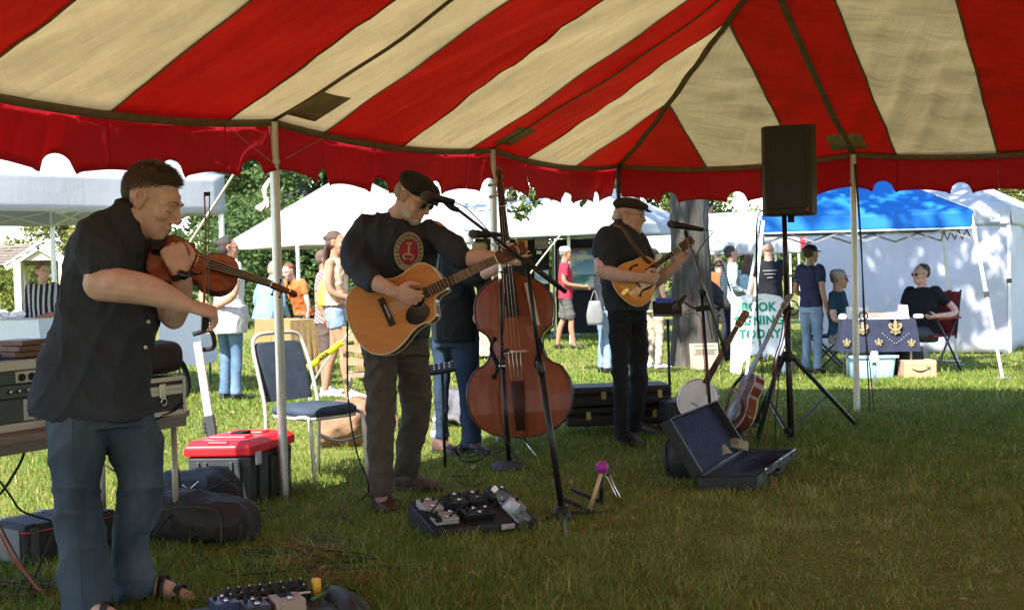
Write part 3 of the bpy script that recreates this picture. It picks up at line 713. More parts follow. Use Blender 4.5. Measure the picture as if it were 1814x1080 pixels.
    if hair:
        Hm = F.layer('h'); r_, f_, u_ = frame(hfw, hup); hs = s*1.02
        E = lambda p, rx, ry, rz: Hm.ell(W(*p), r_*rx*hs, f_*ry*hs, u_*rz*hs, 16, 12)
        if hair in ('short', 'crop'):
            g = 0.006 if hair == 'short' else 0.001
            E((0, -0.030, 0.052), 0.076+g, 0.088+g, 0.074+g); E((0, -0.052, 0.012), 0.070+g, 0.058+g, 0.070)
        if hair == 'bob': E((0, -0.026, 0.048), 0.086, 0.096, 0.084); E((0, -0.045, -0.01), 0.090, 0.072, 0.085)
        if hair in ('long', 'halfup', 'bun'): E((0, -0.028, 0.050), 0.083, 0.094, 0.082); E((0, -0.050, 0.0), 0.080, 0.066, 0.080)
        if hair == 'bun': E((0, -0.120, 0.055), 0.036, 0.034, 0.034)
        if hair == 'halfup': E((0, -0.122, 0.058), 0.030, 0.026, 0.028)
        if hair in ('long', 'halfup'):
            for q in range(9):
                x = (q-4)*0.019; Hm.tube([W(x, -0.07, 0.0), W(x*1.2, -0.098, -0.10), W(x*1.3, -0.098, -0.20), W(x*1.2, -0.088-0.01*(q % 2), -0.275-0.02*(q % 3))], [0.022*hs, 0.020*hs, 0.016*hs, 0.006*hs], 8, 4)
        F.done('h', 'hair', mat('hair_%d' % int(hairc[0]*1000), hairc, 0.65, var=0.45, vscale=30, bump=0.6, bscale=120, stretch=(3, 3, 0.6)), vox*0.75, 2, fold=dict(amp=0.004, dirs=[rt, fw], seed=3, k=90))
    if cap is not None:
        r_, f_, u_ = frame(hfw, hup); hs = s*1.02; g = MB()
        g.loft([(W(0, -0.012, 0.040), r_*0.082*hs, f_*0.101*hs), (W(0, -0.014, 0.075), r_*0.081*hs, f_*0.098*hs), (W(0, -0.018, 0.110), r_*0.064*hs, f_*0.078*hs), (W(0, -0.02, 0.126), r_*0.030*hs, f_*0.038*hs)], 20, 4)
        c_ = g.build('cap', cap[0], F.t, True)
        g = MB(); top_ = [W(0.075*math.sin(t), 0.062+0.105*math.cos(t), 0.046-0.016*math.cos(t)) for t in np.linspace(-1.35, 1.35, 12)]
        cen = W(0, 0.05, 0.048); vs = [cen]+top_; n_ = len(vs); dn = -u_*0.004*hs
        g.add(vs+[q+dn for q in vs], [(0, i, i+1) for i in range(1, n_-1)]+[(n_, n_+i+1, n_+i) for i in range(1, n_-1)]+[(i, i+n_, i+1+n_, i+1) for i in range(1, n_-1)])
        g.build('brim', cap[1] if len(cap) > 1 else cap[0], c_, True)
    if sunglasses: glasses(F, W, s)
    return F, T, W
# ================================================================== TREES
def leaf_mat(name, ca, cb, trans=0.35):
    m = bpy.data.materials.new(name); m.use_nodes = True; n = m.node_tree.nodes; L = m.node_tree.links
    b = n['Principled BSDF']; b.inputs['Roughness'].default_value = 0.55; b.inputs['Specular IOR Level'].default_value = 0.25
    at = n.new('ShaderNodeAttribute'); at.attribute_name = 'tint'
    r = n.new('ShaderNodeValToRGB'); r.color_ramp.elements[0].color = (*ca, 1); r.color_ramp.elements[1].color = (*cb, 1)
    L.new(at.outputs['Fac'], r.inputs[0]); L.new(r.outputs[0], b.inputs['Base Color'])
    t = n.new('ShaderNodeBsdfTranslucent'); L.new(r.outputs[0], t.inputs[0])
    mx = n.new('ShaderNodeMixShader'); mx.inputs[0].default_value = trans
    L.new(b.outputs[0], mx.inputs[1]); L.new(t.outputs[0], mx.inputs[2]); L.new(mx.outputs[0], n['Material Output'].inputs[0])
    return m
LM_PINE = leaf_mat('pine_needles', (0.034, 0.070, 0.022), (0.115, 0.165, 0.042)); LM_MAPLE = leaf_mat('maple_leaves', (0.055, 0.095, 0.018), (0.18, 0.215, 0.048)); LM_YEL = leaf_mat('yellowing_leaves', (0.085, 0.12, 0.018), (0.27, 0.26, 0.055)); LM_DARK = leaf_mat('hedge_leaves', (0.026, 0.050, 0.014), (0.080, 0.125, 0.028))
def bark_mat():
    m = mat('bark_grey', (0.034, 0.029, 0.023), 0.95, col2=(0.095, 0.083, 0.066), vscale=9, bump=1.0, bscale=16, stretch=(2.4, 2.4, 0.30)); return m
M_BARK = bark_mat()
def leaves(parent, name, m, clumps, per, size, seed, droop=0.3, flat=0.6):
    """leaf-sized faces through clumps (centre, radius xyz); each leaf a bent pair of triangles"""
    r = np.random.default_rng(seed); VV = []; TT = []
    for c, rad in clumps:
        n = int(per*np.prod(rad)**0.66); q = r.normal(0, 1, (n, 3)); q /= np.linalg.norm(q, axis=1)[:, None]
        q *= (r.uniform(0.15, 1, n)**0.45)[:, None]; p = np.asarray(c)+q*np.asarray(rad)*(1+0.18*np.sin(q[:, :1]*9+q[:, 1:2]*7))
        d = r.normal(0, 1, (n, 3)); d[:, 2] *= flat; d[:, 2] -= droop; d /= np.linalg.norm(d, axis=1)[:, None]
        sd = np.cross(d, r.normal(0, 1, (n, 3))); sd /= np.linalg.norm(sd, axis=1)[:, None]; nn = np.cross(d, sd)
        L = size*r.uniform(0.6, 1.35, n)[:, None]
        VV.append(np.stack([p-d*L*0.5, p+sd*L*0.34+nn*L*0.08, p+d*L*0.55, p-sd*L*0.34+nn*L*0.08], 1))
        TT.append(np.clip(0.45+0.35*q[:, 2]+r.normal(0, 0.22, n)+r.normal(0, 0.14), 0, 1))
    v = np.vstack(VV).reshape(-1, 3); k = len(v)//4; i = 4*np.arange(k)
    f = np.concatenate([np.stack([i, i+1, i+2], 1), np.stack([i, i+2, i+3], 1)])
    o = tri_mesh(name, v, f, m, parent)
    at = o.data.attributes.new('tint', 'FLOAT', 'POINT'); at.data.foreach_set('value', np.repeat(np.concatenate(TT), 4).astype(np.float32)); o['kind'] = 'stuff'
    return o
def limb_path(a, b, r, wob=0.12, n=5):
    a, b = np.asarray(a, float), np.asarray(b, float); L = np.linalg.norm(b-a)
    return [a+(b-a)*t+r.normal(0, wob*L*0.3, 3)*(0 if t in (0, 1) else 1)+V(0, 0, 0.10*L*math.sin(PI*t)) for t in np.linspace(0, 1, n)]
def tree(name, label, base, h, crown_r, m, seed, kind='round', trunk_r=0.25, size=0.16, nclump=26, per=260, low=0.3, group=None, bm=None):
    r = np.random.default_rng(seed); base = np.asarray(base, float)
    t = thing(name, label, 'tree', base, group); g = MB(); top = base+V(r.normal(0, 0.2), r.normal(0, 0.2), h*0.92)
    g.tube([base-V(0, 0, 0.1), base+V(0, 0, 0.5), base+(top-base)*0.5+V(0.1, 0, 0), top], [trunk_r*1.35, trunk_r, trunk_r*0.6, trunk_r*0.12], 12, 4)
    cl = []
    for i in range(nclump):
        u = (i+0.5)/nclump; zz = h*(low+(1-low)*u)
        if kind == 'pine': rr = crown_r*(1-0.80*u**1.2)*(0.75+0.5*r.random())
        else: rr = crown_r*math.sqrt(max(0.05, 1-((u-0.42)/0.62)**2))*(0.7+0.4*r.random())
        a = i*2.4+r.uniform(-0.4, 0.4); rad = rr*math.sqrt(r.uniform(0.25, 1))
        c = base+V(math.cos(a)*rad, math.sin(a)*rad, zz)
        sz = crown_r*(0.40 if kind == 'round' else 0.36)*r.uniform(0.75, 1.25)
        cl.append((c, V(sz, sz, sz*(0.68 if kind == 'round' else 0.34))))
        st = base+(top-base)*min(0.95, max(0.12, (zz/h)*0.82)); pth = limb_path(st, c, r); g.tube(pth, np.linspace(trunk_r*0.34, trunk_r*0.06, len(pth)), 6, 2)
    g.build('trunk', bm or M_BARK, t, True)
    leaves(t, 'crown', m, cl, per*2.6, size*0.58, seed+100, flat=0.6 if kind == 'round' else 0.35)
    return t
GT = 'trees beyond the market tents'
def far(px, Z): return on_ground(px, Z)
tree('pine_tree', 'tall dark pine left of the first tent pole', far(415, 44), 11.5, 3.4, LM_PINE, 1, 'pine', 0.30, 0.34, 34, 330, 0.10)
tree('pine_tree', 'dense pine with a thick dark trunk behind the cream tent', far(528, 40), 11, 3.6, LM_PINE, 2, 'pine', 0.42, 0.32, 36, 330, 0.12)
tree('maple_tree', 'bright green tree behind the peak of the cream tent', far(605, 52), 11, 3.8, LM_MAPLE, 3, 'round', 0.35, 0.30, 28, 300, 0.15)
tree('pine_tree', 'pine showing above the cream tent beside the guitarist', far(664, 50), 9.5, 2.0, LM_PINE, 4, 'pine', 0.3, 0.30, 28, 300, 0.15)
tree('yellow_tree', 'low yellow-green tree behind the little shingled shelter', far(122, 48), 4.6, 1.9, LM_YEL, 5, 'round', 0.2, 0.26, 20, 330, 0.1)
tree('yellow_tree', 'yellow-green bush left of the shelter posts', far(30, 52), 2.3, 1.6, LM_YEL, 6, 'round', 0.15, 0.26, 12, 300, 0.05)
tree('maple_tree', 'green tree behind the white tent beside the double bass', far(905, 56), 9.0, 2.2, LM_MAPLE, 7, 'round', 0.3, 0.30, 22, 260, 0.2)
tree('maple_tree', 'green tree behind the flat-capped mandolin player', far(1130, 50), 7.2, 3.4, LM_MAPLE, 8, 'round', 0.3, 0.28, 26, 300, 0.1)
tree('maple_tree', 'sunlit tree right of the thick grey trunk', far(1252, 46), 6.8, 1.5, LM_MAPLE, 9, 'round', 0.28, 0.26, 22, 320, 0.1)
tree('maple_tree', 'green tree seen between the loudspeaker pole and white side wall', far(1405, 52), 5.4, 2.0, LM_MAPLE, 10, 'round', 0.25, 0.26, 18, 300, 0.1)
tree('maple_tree', 'large tree at the right edge behind the white walled tent', far(1850, 42), 9.5, 3.4, LM_YEL, 12, 'round', 0.4, 0.26, 30, 330, 0.15)
tree('hedge_tree', 'dark shrubby tree under the cream tent awning', far(470, 34), 3.0, 2.4, LM_PINE, 13, 'round', 0.15, 0.22, 20, 380, 0.02)
tree('hedge_tree', 'leafy dark shrub beside the sunlit pole under the cream tent', far(575, 36), 2.8, 2.6, LM_DARK, 14, 'round', 0.15, 0.22, 20, 380, 0.02)
tree('hedge_tree', 'dark shrub right of the long haired woman under the awning', far(690, 37), 2.7, 2.6, LM_DARK, 15, 'round', 0.15, 0.22, 18, 360, 0.02)
# far wood that closes the view
def far_wood():
    r = np.random.default_rng(44); cl = []
    for i in range(120):
        x = -75+150*i/119+r.normal(0, 1.0); y = 96+r.uniform(-5, 5); hh = 1.5+0.7*math.sin(x*0.12)+r.uniform(0, 0.9)
        cl.append((V(x, y, hh*0.45), V(2.2, 1.8, hh*0.62)))
    t = thing('far_wood', 'far line of trees along the lake shore', 'trees', (0, 96, -0.2)); leaves(t, 'crowns', LM_DARK, cl, 170, 0.5, 45); t['kind'] = 'stuff'
    del t['category']
far_wood()
def big_tree():
    b = on_ground(1232, 18.0); t = thing('shade_tree', 'thick grey barked tree trunk behind the mandolin player', 'tree', b)
    r = np.random.default_rng(9); n = 40; ks = 26; vs = []; S = 18.0/FPX
    for i in range(ks):
        z = 5.2*i/(ks-1); px_r = 0.275+0.10*math.exp(-z*3.2)-0.014*z
        cx = b[0]-0.055*z+0.01*z*z
        for j in range(n):
            a = 2*PI*j/n
            ridge = 0.07*abs(math.sin(a*9+0.5*math.sin(z*2.1+a*3)))+0.012*math.sin(a*21+z*7)+0.03*math.sin(a*5)*math.exp(-z*3)
            rr = px_r*(1+ridge*1.0)+0.012*math.sin(z*11+a*14)
            vs.append(V(cx+rr*math.cos(a), b[1]+rr*math.sin(a), b[2]-0.05+z))
    fs = [(i*n+j, i*n+(j+1) % n, (i+1)*n+(j+1) % n, (i+1)*n+j) for i in range(ks-1) for j in range(n)]
    mk('trunk', vs, fs, M_BARK, t)
    g = MB(); top = V(b[0]-0.055*5.2+0.27, b[1], b[2]+4.9); cl = []
    sd = V(SUN_AZ[0], SUN_AZ[1], math.tan(SUN_EL)); rr_ = np.random.default_rng(31)
    spots = []
    def shade(p, h, rad, k=1.0): q = np.asarray(p)+sd*((h-p[2])/sd[2]); spots.append((q[0], q[1], q[2], rad, k))
    for i in range(44): shade((rr_.uniform(3.6, 8.2), 19.0, rr_.uniform(0.0, 2.8)), rr_.uniform(7.0, 9.0), rr_.uniform(0.40, 0.60), 1.0)     # unseen clumps set sunward so their shadow dapples the walled tent
    for i in range(26): shade((rr_.uniform(2.7, 4.9), rr_.uniform(14.3, 16.0), 2.25), rr_.uniform(5.8, 7.2), rr_.uniform(0.35, 0.6), 1.0)         # unseen clumps set sunward to dapple the blue canopy
    for i in range(7): shade((rr_.uniform(0.2, 2.2), 24.0, 2.4), rr_.uniform(8, 10.5), rr_.uniform(0.5, 0.8), 0.7)
    for i in range(10): shade((rr_.uniform(2.2, 7.5), rr_.uniform(15.2, 18.0), 0.0), rr_.uniform(8.0, 10.5), rr_.uniform(0.45, 0.7), 0.8)
    for i in range(9): shade((2.45+rr_.uniform(-0.35, 0.35), 17.7, rr_.uniform(0.2, 3.6)), rr_.uniform(7.5, 9.5), rr_.uniform(0.35, 0.5), 1.0)  # clumps added sunward to put the trunk in shade
    for i in range(16): spots.append((2.5+rr_.normal(0, 1.8), 18.5+rr_.normal(0, 2.0), rr_.uniform(8.5, 12.5), 0.9, 1.0))
    for x, y, z, rad, k in spots:
        pth = limb_path(top, (x, y, z), r, 0.10, 6); g.tube(pth, np.linspace(0.10, 0.015, len(pth)), 6, 2)
        for q in range(5):
            o = r.normal(0, rad*0.6, 3); o[2] *= 0.5; cl.append((V(x, y, z)+o, V(rad*0.42, rad*0.42, rad*0.26)*k))
    # low hanging boughs in front of the white market tents
    low = []
    for pts in ([P(1080, 300, 17.2), P(1010, 318, 16.6), P(960, 352, 16.2)], [P(1060, 270, 17), P(960, 300, 16.4), P(905, 345, 16), P(912, 372, 15.9)], [P(1200, 250, 17.5), P(1030, 320, 16.4), P(1022, 352, 16.3)]):
        g.tube([top+V(-0.2, -0.3, 0.2), top*0.5+pts[0]*0.5+V(0, 0, 0.8)]+list(pts), [0.07, 0.05, 0.025, 0.014, 0.007][:2+len(pts)] if len(pts) == 3 else [0.07, 0.05, 0.028, 0.018, 0.012, 0.006], 6, 4)
    for px, py in ((905, 352), (922, 345), (915, 372), (935, 362), (892, 340), (940, 340), (950, 352), (928, 378), (1000, 338), (1020, 345), (1012, 330), (1035, 352), (978, 342), (960, 330), (1030, 335), (900, 330)):
        low.append((P(px, py, 16.1+r.normal(0, 0.15)), V(0.11, 0.11, 0.09)))
    g.build('branches', M_BARK, t, True)
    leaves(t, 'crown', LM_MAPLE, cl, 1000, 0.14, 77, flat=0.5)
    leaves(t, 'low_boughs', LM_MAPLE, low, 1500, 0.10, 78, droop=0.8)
big_tree()
# ================================================================== MARKET CANOPIES
M_WFAB = fabric('white_canopy_cloth', (0.56, 0.57, 0.59), 0.28, 0.07, 0.05); M_CFAB = fabric('cream_white_cloth', (0.60, 0.57, 0.51), 0.28, 0.07, 0.05); M_BFAB = fabric('blue_canopy_cloth', (0.018, 0.20, 0.62), 0.30, 0.08, 0.08); M_RFAB = fabric('red_roof_cloth', (0.60, 0.03, 0.05), 0.3, 0.3)
M_WPOST = mat('white_post', (0.78, 0.78, 0.77), 0.35, 0.1, var=0.06); M_GPOST = mat('grey_post', (0.30, 0.31, 0.32), 0.4, 0.6, var=0.1); M_BLKPL = mat('black_plastic', (0.016, 0.016, 0.017), 0.45, var=0.2)
def canopy(name, label, cor, ez, peak, drop, m, post=None, feet=None, flat=0.0, truss=True, walls=(), mw=None, ridge=None, edge=None, concave=0.08, postw=0.045, group=None, tm=None):
    """pop-up canopy: cor = 4 eave corners (xy), ez eave height, peak height; every roof panel, valance, leg and truss is a part"""
    cor = [np.asarray(c, float) for c in cor]; cen = sum(cor)/4; gzc = float(gz(*cen)); t = thing(name, label, 'canopy', (cen[0], cen[1], gzc), group); post = post or M_WPOST
    ezs = [gzc+ez]*4; apex = [V(*cen, gzc+peak)]*4
    if ridge is not None:            # ridge along the 0-1 / 2-3 sides
        e1 = (cor[0]+cor[3])/2; e2 = (cor[1]+cor[2])/2; a = V(*(e1+(e2-e1)*ridge), gzc+peak); b = V(*(e2+(e1-e2)*ridge), gzc+peak); apex = [(a, b), (b, b), (b, a), (a, a)]
    for i in range(4):
        p, q = V(*cor[i], ezs[i]), V(*cor[(i+1) % 4], ezs[i]); ap = apex[i]; a, b = ap if isinstance(ap, tuple) else (ap, ap)
        nu, nv = 13, 13; G_ = np.zeros((nu, nv, 3))
        for u in range(nu):
            for v in range(nv):
                x, y = u/(nu-1), v/(nv-1); lo = p+(q-p)*x; hi = a+(b-a)*x; w_ = lo+(hi-lo)*y
                w_[2] -= concave*math.sin(PI*y)*math.sin(PI*x)+0.05*math.sin(PI*x)*(1-y)*0.4; G_[u, v] = w_
        g = MB(); g.grid(G_); o = g.build('roof_panel', m, t, True); sd = o.modifiers.new('thick', 'SOLIDIFY'); sd.thickness = 0.003
        nu = 25; outw = nrm(np.append((cor[i]+cor[(i+1) % 4])/2-cen, 0)); VAL = np.zeros((nu, 6, 3)); sd_ = i*1.3
        for u in range(nu):
            x = u/(nu-1); tp = p+(q-p)*x-V(0, 0, 0.05*math.sin(PI*x)*0.4)
            for v in range(6):
                y = v/5; VAL[u, v] = tp+outw*(0.006+0.018*y*math.sin(x*13+sd_)+0.012*y)-V(0, 0, drop*y*(1-flat*math.sin(PI*x)))
        g = MB(); g.grid(VAL); o = g.build('valance', m, t, True); sd = o.modifiers.new('thick', 'SOLIDIFY'); sd.thickness = 0.003
        if edge is not None:
            g = MB(); g.tube(VAL[:, -1], 0.012, 6); g.build('edge_tape', edge, o, True)
            g = MB(); g.tube([p+outw*0.01, a*0.3+p*0.7+outw*0.01], 0.010, 6); g.build('edge_tape', edge, o, True)
        if truss:
            g = MB(); k = 4; zz = ez+gzc-drop*0.55
            for s_ in range(k):
                A_ = cor[i]+(cor[(i+1) % 4]-cor[i])*(s_/k); B_ = cor[i]+(cor[(i+1) % 4]-cor[i])*((s_+1)/k)
                for hi, lo in ((zz, zz-0.20), (zz-0.20, zz)): g.bar(V(*(A_*0.985+cen*0.015), hi), V(*(B_*0.985+cen*0.015), lo), 0.010, 0.020)
            g.build('truss', tm or post, t)
        if i in walls:
            wp = np.zeros((25, 15, 3)); rr = np.random.default_rng(i+3)
            for u in range(25):
                for v in range(15):
                    x, y = u/24, v/14; b_ = p+(q-p)*x; z1 = ez+gzc-drop*0.3; z0 = float(gz(b_[0], b_[1]))+0.02
                    wp[u, v] = V(b_[0], b_[1], z1+(z0-z1)*y)-outw*0.02+outw*(0.030*math.sin(x*9+y*2)+0.022*math.sin(x*23-y*5+1)+0.020*math.sin(y*9+x*4))*math.sin(PI*min(1, y*1.3))
            g = MB(); g.grid(wp); o = g.build('side_wall', mw or m, t, True); sd = o.modifiers.new('thick', 'SOLIDIFY'); sd.thickness = 0.003
    for i in range(4):
        c = cor[i]*0.985+cen*0.015; f = np.asarray(feet[i], float) if feet is not None else c; zb = float(gz(f[0], f[1]))
        g = MB(); tp = V(*c, ez+gzc-0.02); ft = V(*f, zb+0.01); md = tp+(ft-tp)*0.5
        g.bar(tp, md, postw, postw, up=(0.3, 1, 0)); g.bar(md, ft, postw*0.78, postw*0.78, up=(0.3, 1, 0)); o = g.build('leg', post, t)
        g = MB(); g.box(V(*f, zb+0.012), (0.13, 0.13, 0.02), 0.4); g.build('foot_plate', M_GPOST, o)
        g = MB(); g.bar(md-nrm(ft-tp)*0.03, md+nrm(ft-tp)*0.03, postw*1.5, postw*1.5, up=(0.3, 1, 0)); g.build('leg_joint', M_BLKPL, o)
    return t
def XY(px, Z): return P(px, 500, Z)[:2]
def square(c0, c1, side, flip=1):
    """corners of a square from a corner, heading towards c1"""
    c0, c1 = np.asarray(c0, float), np.asarray(c1, float); d = nrm(c1-c0); n = V(-d[1], d[0])*flip
    return [c0, c0+d*side, c0+d*side+n*side, c0+n*side]
R_ = XY(402, 14.4); B_ = XY(98, 17.0); d_ = B_-R_; n_ = V(d_[1], -d_[0])*-1
canopy('market_canopy', 'white pop-up canopy with a deep valance behind the violinist', [R_, B_, B_+n_, R_+n_], 2.44, 3.25, 0.43, M_WFAB, flat=0.04)
cc = XY(622, 22.6); hd = 2.15
def diamond(c, hd, rot): return [c+hd*V(math.cos(rot+k*PI/2), math.sin(rot+k*PI/2)) for k in range(4)]
canopy('market_canopy', 'cream white peaked canopy between the first pole and the guitarist', diamond(cc, 2.22, math.radians(-105)), 2.02, 3.12, 0.20, M_CFAB, concave=0.02, flat=0.05, truss=False)
canopy('market_canopy', 'white canopy with paintings hung beneath it behind the double bass', diamond(XY(868, 24.5), 2.25, math.radians(-50)), 2.20, 3.35, 0.22, M_WFAB, concave=0.03, truss=False)
canopy('market_canopy', 'white canopy sloping down behind the mandolin player', diamond(XY(1030, 23.5), 2.1, math.radians(-78)), 2.14, 3.05, 0.22, M_WFAB, concave=0.03, truss=False)
canopy('market_canopy', 'white canopy edge just left of the thick tree trunk', diamond(XY(1180, 29), 1.9, math.radians(-45)), 1.85, 2.45, 0.22, M_WFAB, truss=False)
c0 = XY(1232, 31); c1 = XY(1418, 29)
canopy('market_canopy', 'long white ridge tent beyond the sandwich board sign', [c0, c1, c1+V(0.6, 5.5), c0+V(0.2, 5.5)], 1.86, 2.62, 0.30, M_WFAB, ridge=0.02, truss=False)
c0 = XY(1400, 36)
canopy('market_canopy', 'small red roofed tent just visible past the ridge tent', [c0, c0+V(1.8, 0), c0+V(1.8, 2), c0+V(0, 2)], 1.9, 2.6, 0.2, M_RFAB, truss=False)
# blue slant-leg canopy
bl, br = XY(1352, 14.6), XY(1724, 14.2); d_ = br-bl; n_ = V(-d_[1], d_[0]); fl, fr_ = XY(1318, 14.2), XY(1774, 13.9)
bk1, bk0 = br+n_, bl+n_
canopy('market_canopy', 'blue slant-leg canopy with white edging over the book table', [bl, br, bk1, bk0], 1.90, 2.50, 0.20, M_BFAB, feet=[fl, fr_, bk1+V(0.3, 0.35), bk0+V(-0.3, 0.35)], edge=M_WPOST, flat=0.1, concave=-0.05, postw=0.035, tm=M_GPOST)
# white walled tent
wl, wr = XY(1428, 20.0), XY(1790, 18.5); d_ = wr-wl; n_ = V(-d_[1], d_[0])
canopy('market_canopy', 'white tent with full dappled side walls behind the book table', [wl, wr, wr+n_, wl+n_], 2.12, 2.95, 0.26, M_WFAB, truss=False, walls=(0, 1, 3), mw=fabric('white_wall_cloth', (0.60, 0.60, 0.66), 0.20, 0.16, 0.06))
M_LOGO = mat('grey_print', (0.35, 0.35, 0.38), 0.8)
_t = bpy.data.objects['market_canopy.008']
g = MB(); pc = P(1762, 386, 18.50); g.box(pc, (0.13, 0.003, 0.10)); o = g.build('maker_badge', mat('badge_white', (0.85, 0.85, 0.85), 0.7), _t)
g = MB(); g.tube([pc+V(-0.04, -0.004, -0.02), pc+V(-0.01, -0.004, 0.025), pc+V(0.0, -0.004, -0.005), pc+V(0.03, -0.004, 0.02), pc+V(0.045, -0.004, -0.025)], 0.006, 5, 3); g.build('badge_mark', M_LOGO, o)
# ================================================================== SHELTER with shingled roof
def shelter():
    Z = 32.0; a = on_ground(26, Z); b = on_ground(118, Z); z0 = a[2]; s = Z/FPX
    t = thing('park_shelter', 'small cream shelter with grey shingled gable roof at the left', 'shelter', (a+b)/2)
    M_CRE = mat('cream_wood', (0.48, 0.44, 0.29), 0.7, var=0.08); M_TRIM = mat('white_trim', (0.52, 0.51, 0.44), 0.7); M_SH = mat('cedar_shingle', (0.10, 0.08, 0.06), 0.95, col2=(0.20, 0.165, 0.13), vscale=6)
    ez = P(26, 462, Z)[2]; pz = P(75, 434, Z)[2]; L = 4.2; ap = (a+b)/2; lft = V(-1, 0.25, 0); lft = nrm(V(-0.55, 0.85, 0)) ; w_ = b-a; w_[2] = 0
    depth = nrm(V(-0.75, 0.66, 0))*L
    pa, pb, pp = V(a[0], a[1], ez), V(b[0], b[1], ez), V(ap[0], ap[1], pz)
    for i, dd in enumerate((V(0.1, 0, 0), w_*0.94, depth*0.97, w_*0.94+depth*0.97, w_*0.25+depth*0.25)):
        if i == 4: continue
        q = a+dd; g = MB(); g.box(V(q[0], q[1], (z0+ez)/2-0.1), (0.17, 0.17, ez-z0+0.2)); g.build('post', M_CRE, t)
    q = P(42, 500, Z+1.5); g = MB(); g.box(V(q[0], q[1], (z0+ez)/2-0.1), (0.17, 0.17, ez-z0+0.2)); g.build('post', M_CRE, t)
    g = MB(); g.add([pa, pb, pp], [(0, 1, 2)]); g.build('gable', M_CRE, t); g = MB(); g.add([pa+depth, pb+depth, pp+depth], [(0, 2, 1)]); g.build('gable', M_CRE, t)
    for p, q in ((pa, pp), (pb, pp)):
        g = MB(); e = nrm(p-pp)*0.22; g.bar(p+e-V(0, 0.06, 0.04), q-V(0, 0.06, 0.02), 0.04, 0.17, up=(0, 0, 1)); g.build('barge_board', M_TRIM, t)
    g = MB(); g.bar(pa-V(0, 0, 0.05), pa+depth-V(0, 0, 0.05), 0.05, 0.16); g.build('fascia', M_TRIM, t)
    r = np.random.default_rng(3)
    for side, e in ((0, pa), (1, pb)):
        out = nrm(e-pp)*0.25; ee = e+out; courses = 7; roof = MB()
        roof.add([ee, pp, pp+depth, ee+depth], [(0, 1, 2, 3) if side else (3, 2, 1, 0)]); ro = roof.build('roof', M_SH, t)
        nrmv = nrm(np.cross(depth, pp-ee)); nrmv = nrmv if nrmv[2] > 0 else -nrmv
        for c in range(courses):
            for k in range(17):
                x = (k+0.5*(c % 2))/17; p0 = ee+(pp-ee)*(c/courses)+depth*x; sz = 0.5+r.uniform(-0.1, 0.1)
                g = MB(); g.obox(p0+(pp-ee)/courses*0.5+nrmv*(0.03+r.uniform(0, 0.012)), depth/17*0.48, (pp-ee)/courses*0.62-nrmv*0.012, nrmv*0.010); g.build('shingle', M_SH, ro)
    g = MB(); g.box(V(a[0]+0.6, a[1]+0.3, z0+0.95), (0.75, 0.4, 0.5)); g.build('dark_bin', M_BLKPL, t)
shelter()
def rubble():
    r = np.random.default_rng(2); M_ST = mat('field_stone', (0.30, 0.27, 0.23), 0.95, col2=(0.50, 0.46, 0.40), vscale=3, bump=0.6, bscale=12)
    t = thing('stone_wall', 'low field stone wall below the shelter', 'wall', on_ground(20, 30)); b = on_ground(-40, 30)
    for i in range(26):
        x = b[0]+i*0.11+r.normal(0, 0.02); row = i % 3; g = MB(); sz = r.uniform(0.10, 0.18); c = V(x, b[1]+r.normal(0, 0.05), b[2]+0.10+row*0.22)
        g.ell(c, V(sz, 0.02, 0.02), V(-0.02, sz, 0.0), V(0, 0.01, sz*0.8), 8, 6); g.build('stone', M_ST, t, True)
rubble()
# ================================================================== TABLES AND STALLS
M_WCLOTH = fabric('white_table_cloth', (0.74, 0.75, 0.80), 0.15, 0.25, 0.04)
def cloth_table(name, label, xy0, xy1, depth, h, drop, m, cat='table', wob=0.03, top=None):
    a, b = np.asarray(xy0, float), np.asarray(xy1, float); d = nrm(b-a); n = V(-d[1], d[0]); L = np.linalg.norm(b-a); z0 = float(gz(*a)); t = thing(name, label, cat, (*((a+b)/2+n*depth/2), z0))
    def loop(z, off, nn=16):
        pts = []; cor = [a, b, b+n*depth, a+n*depth]; c = sum(cor)/4
        for i in range(4):
            for k in range(nn):
                p = cor[i]+(cor[(i+1) % 4]-cor[i])*k/nn; o = nrm(p-c)*(off*(0.5+0.5*math.sin(k*1.9+i))+off*0.4); pts.append(V(*(p+o), z))
        return pts
    rows = [loop(z0+h-drop*y, wob*y) for y in np.linspace(0, 1, 6)]; k = len(rows[0]); vs = [p for r_ in rows for p in r_]
    fs = [(i*k+j, (i+1)*k+j, (i+1)*k+(j+1) % k, i*k+(j+1) % k) for i in range(5) for j in range(k)]+[tuple(range(k))]
    mk('cloth', vs, fs, m, t, True).modifiers.new('e', 'EDGE_SPLIT').split_angle = 1.0
    for p in (a+d*0.05+n*0.05, b-d*0.05+n*0.05, b-d*0.05+n*(depth-0.05), a+d*0.05+n*(depth-0.05)):
        g = MB(); g.tube([V(*p, z0), V(*p, z0+h-0.02)], 0.014, 8); g.build('leg', M_GPOST, t, True)
    return t
def _tab(px0, px1, Z, h, depth, drop, m, name, label, dz=0): return cloth_table(name, label, XY(px0, Z), XY(px1, Z+dz), depth, h, drop, m)
_tab(-90, 66, 14.2, 0.89, 0.75, 0.66, M_WCLOTH, 'market_table', 'table under a white cloth in front of the striped jacket woman')
_tab(280, 352, 15.2, 0.97, 0.7, 0.66, M_WCLOTH, 'market_table', 'white clothed table seen under the violinist elbow')
M_BURL = mat('burlap', (0.26, 0.155, 0.055), 0.95, col2=(0.36, 0.235, 0.095), vscale=20, bump=0.5, bscale=120)
_tab(512, 560, 16.6, 0.80, 0.8, 0.70, M_BURL, 'burlap_table', 'golden burlap covered table under the cream canopy', dz=0.3)
_tab(478, 512, 16.9, 0.79, 0.8, 0.70, mat('brown_cloth', (0.16, 0.12, 0.08), 0.95, var=0.2), 'brown_table', 'brown clothed table half hidden by the first pole')
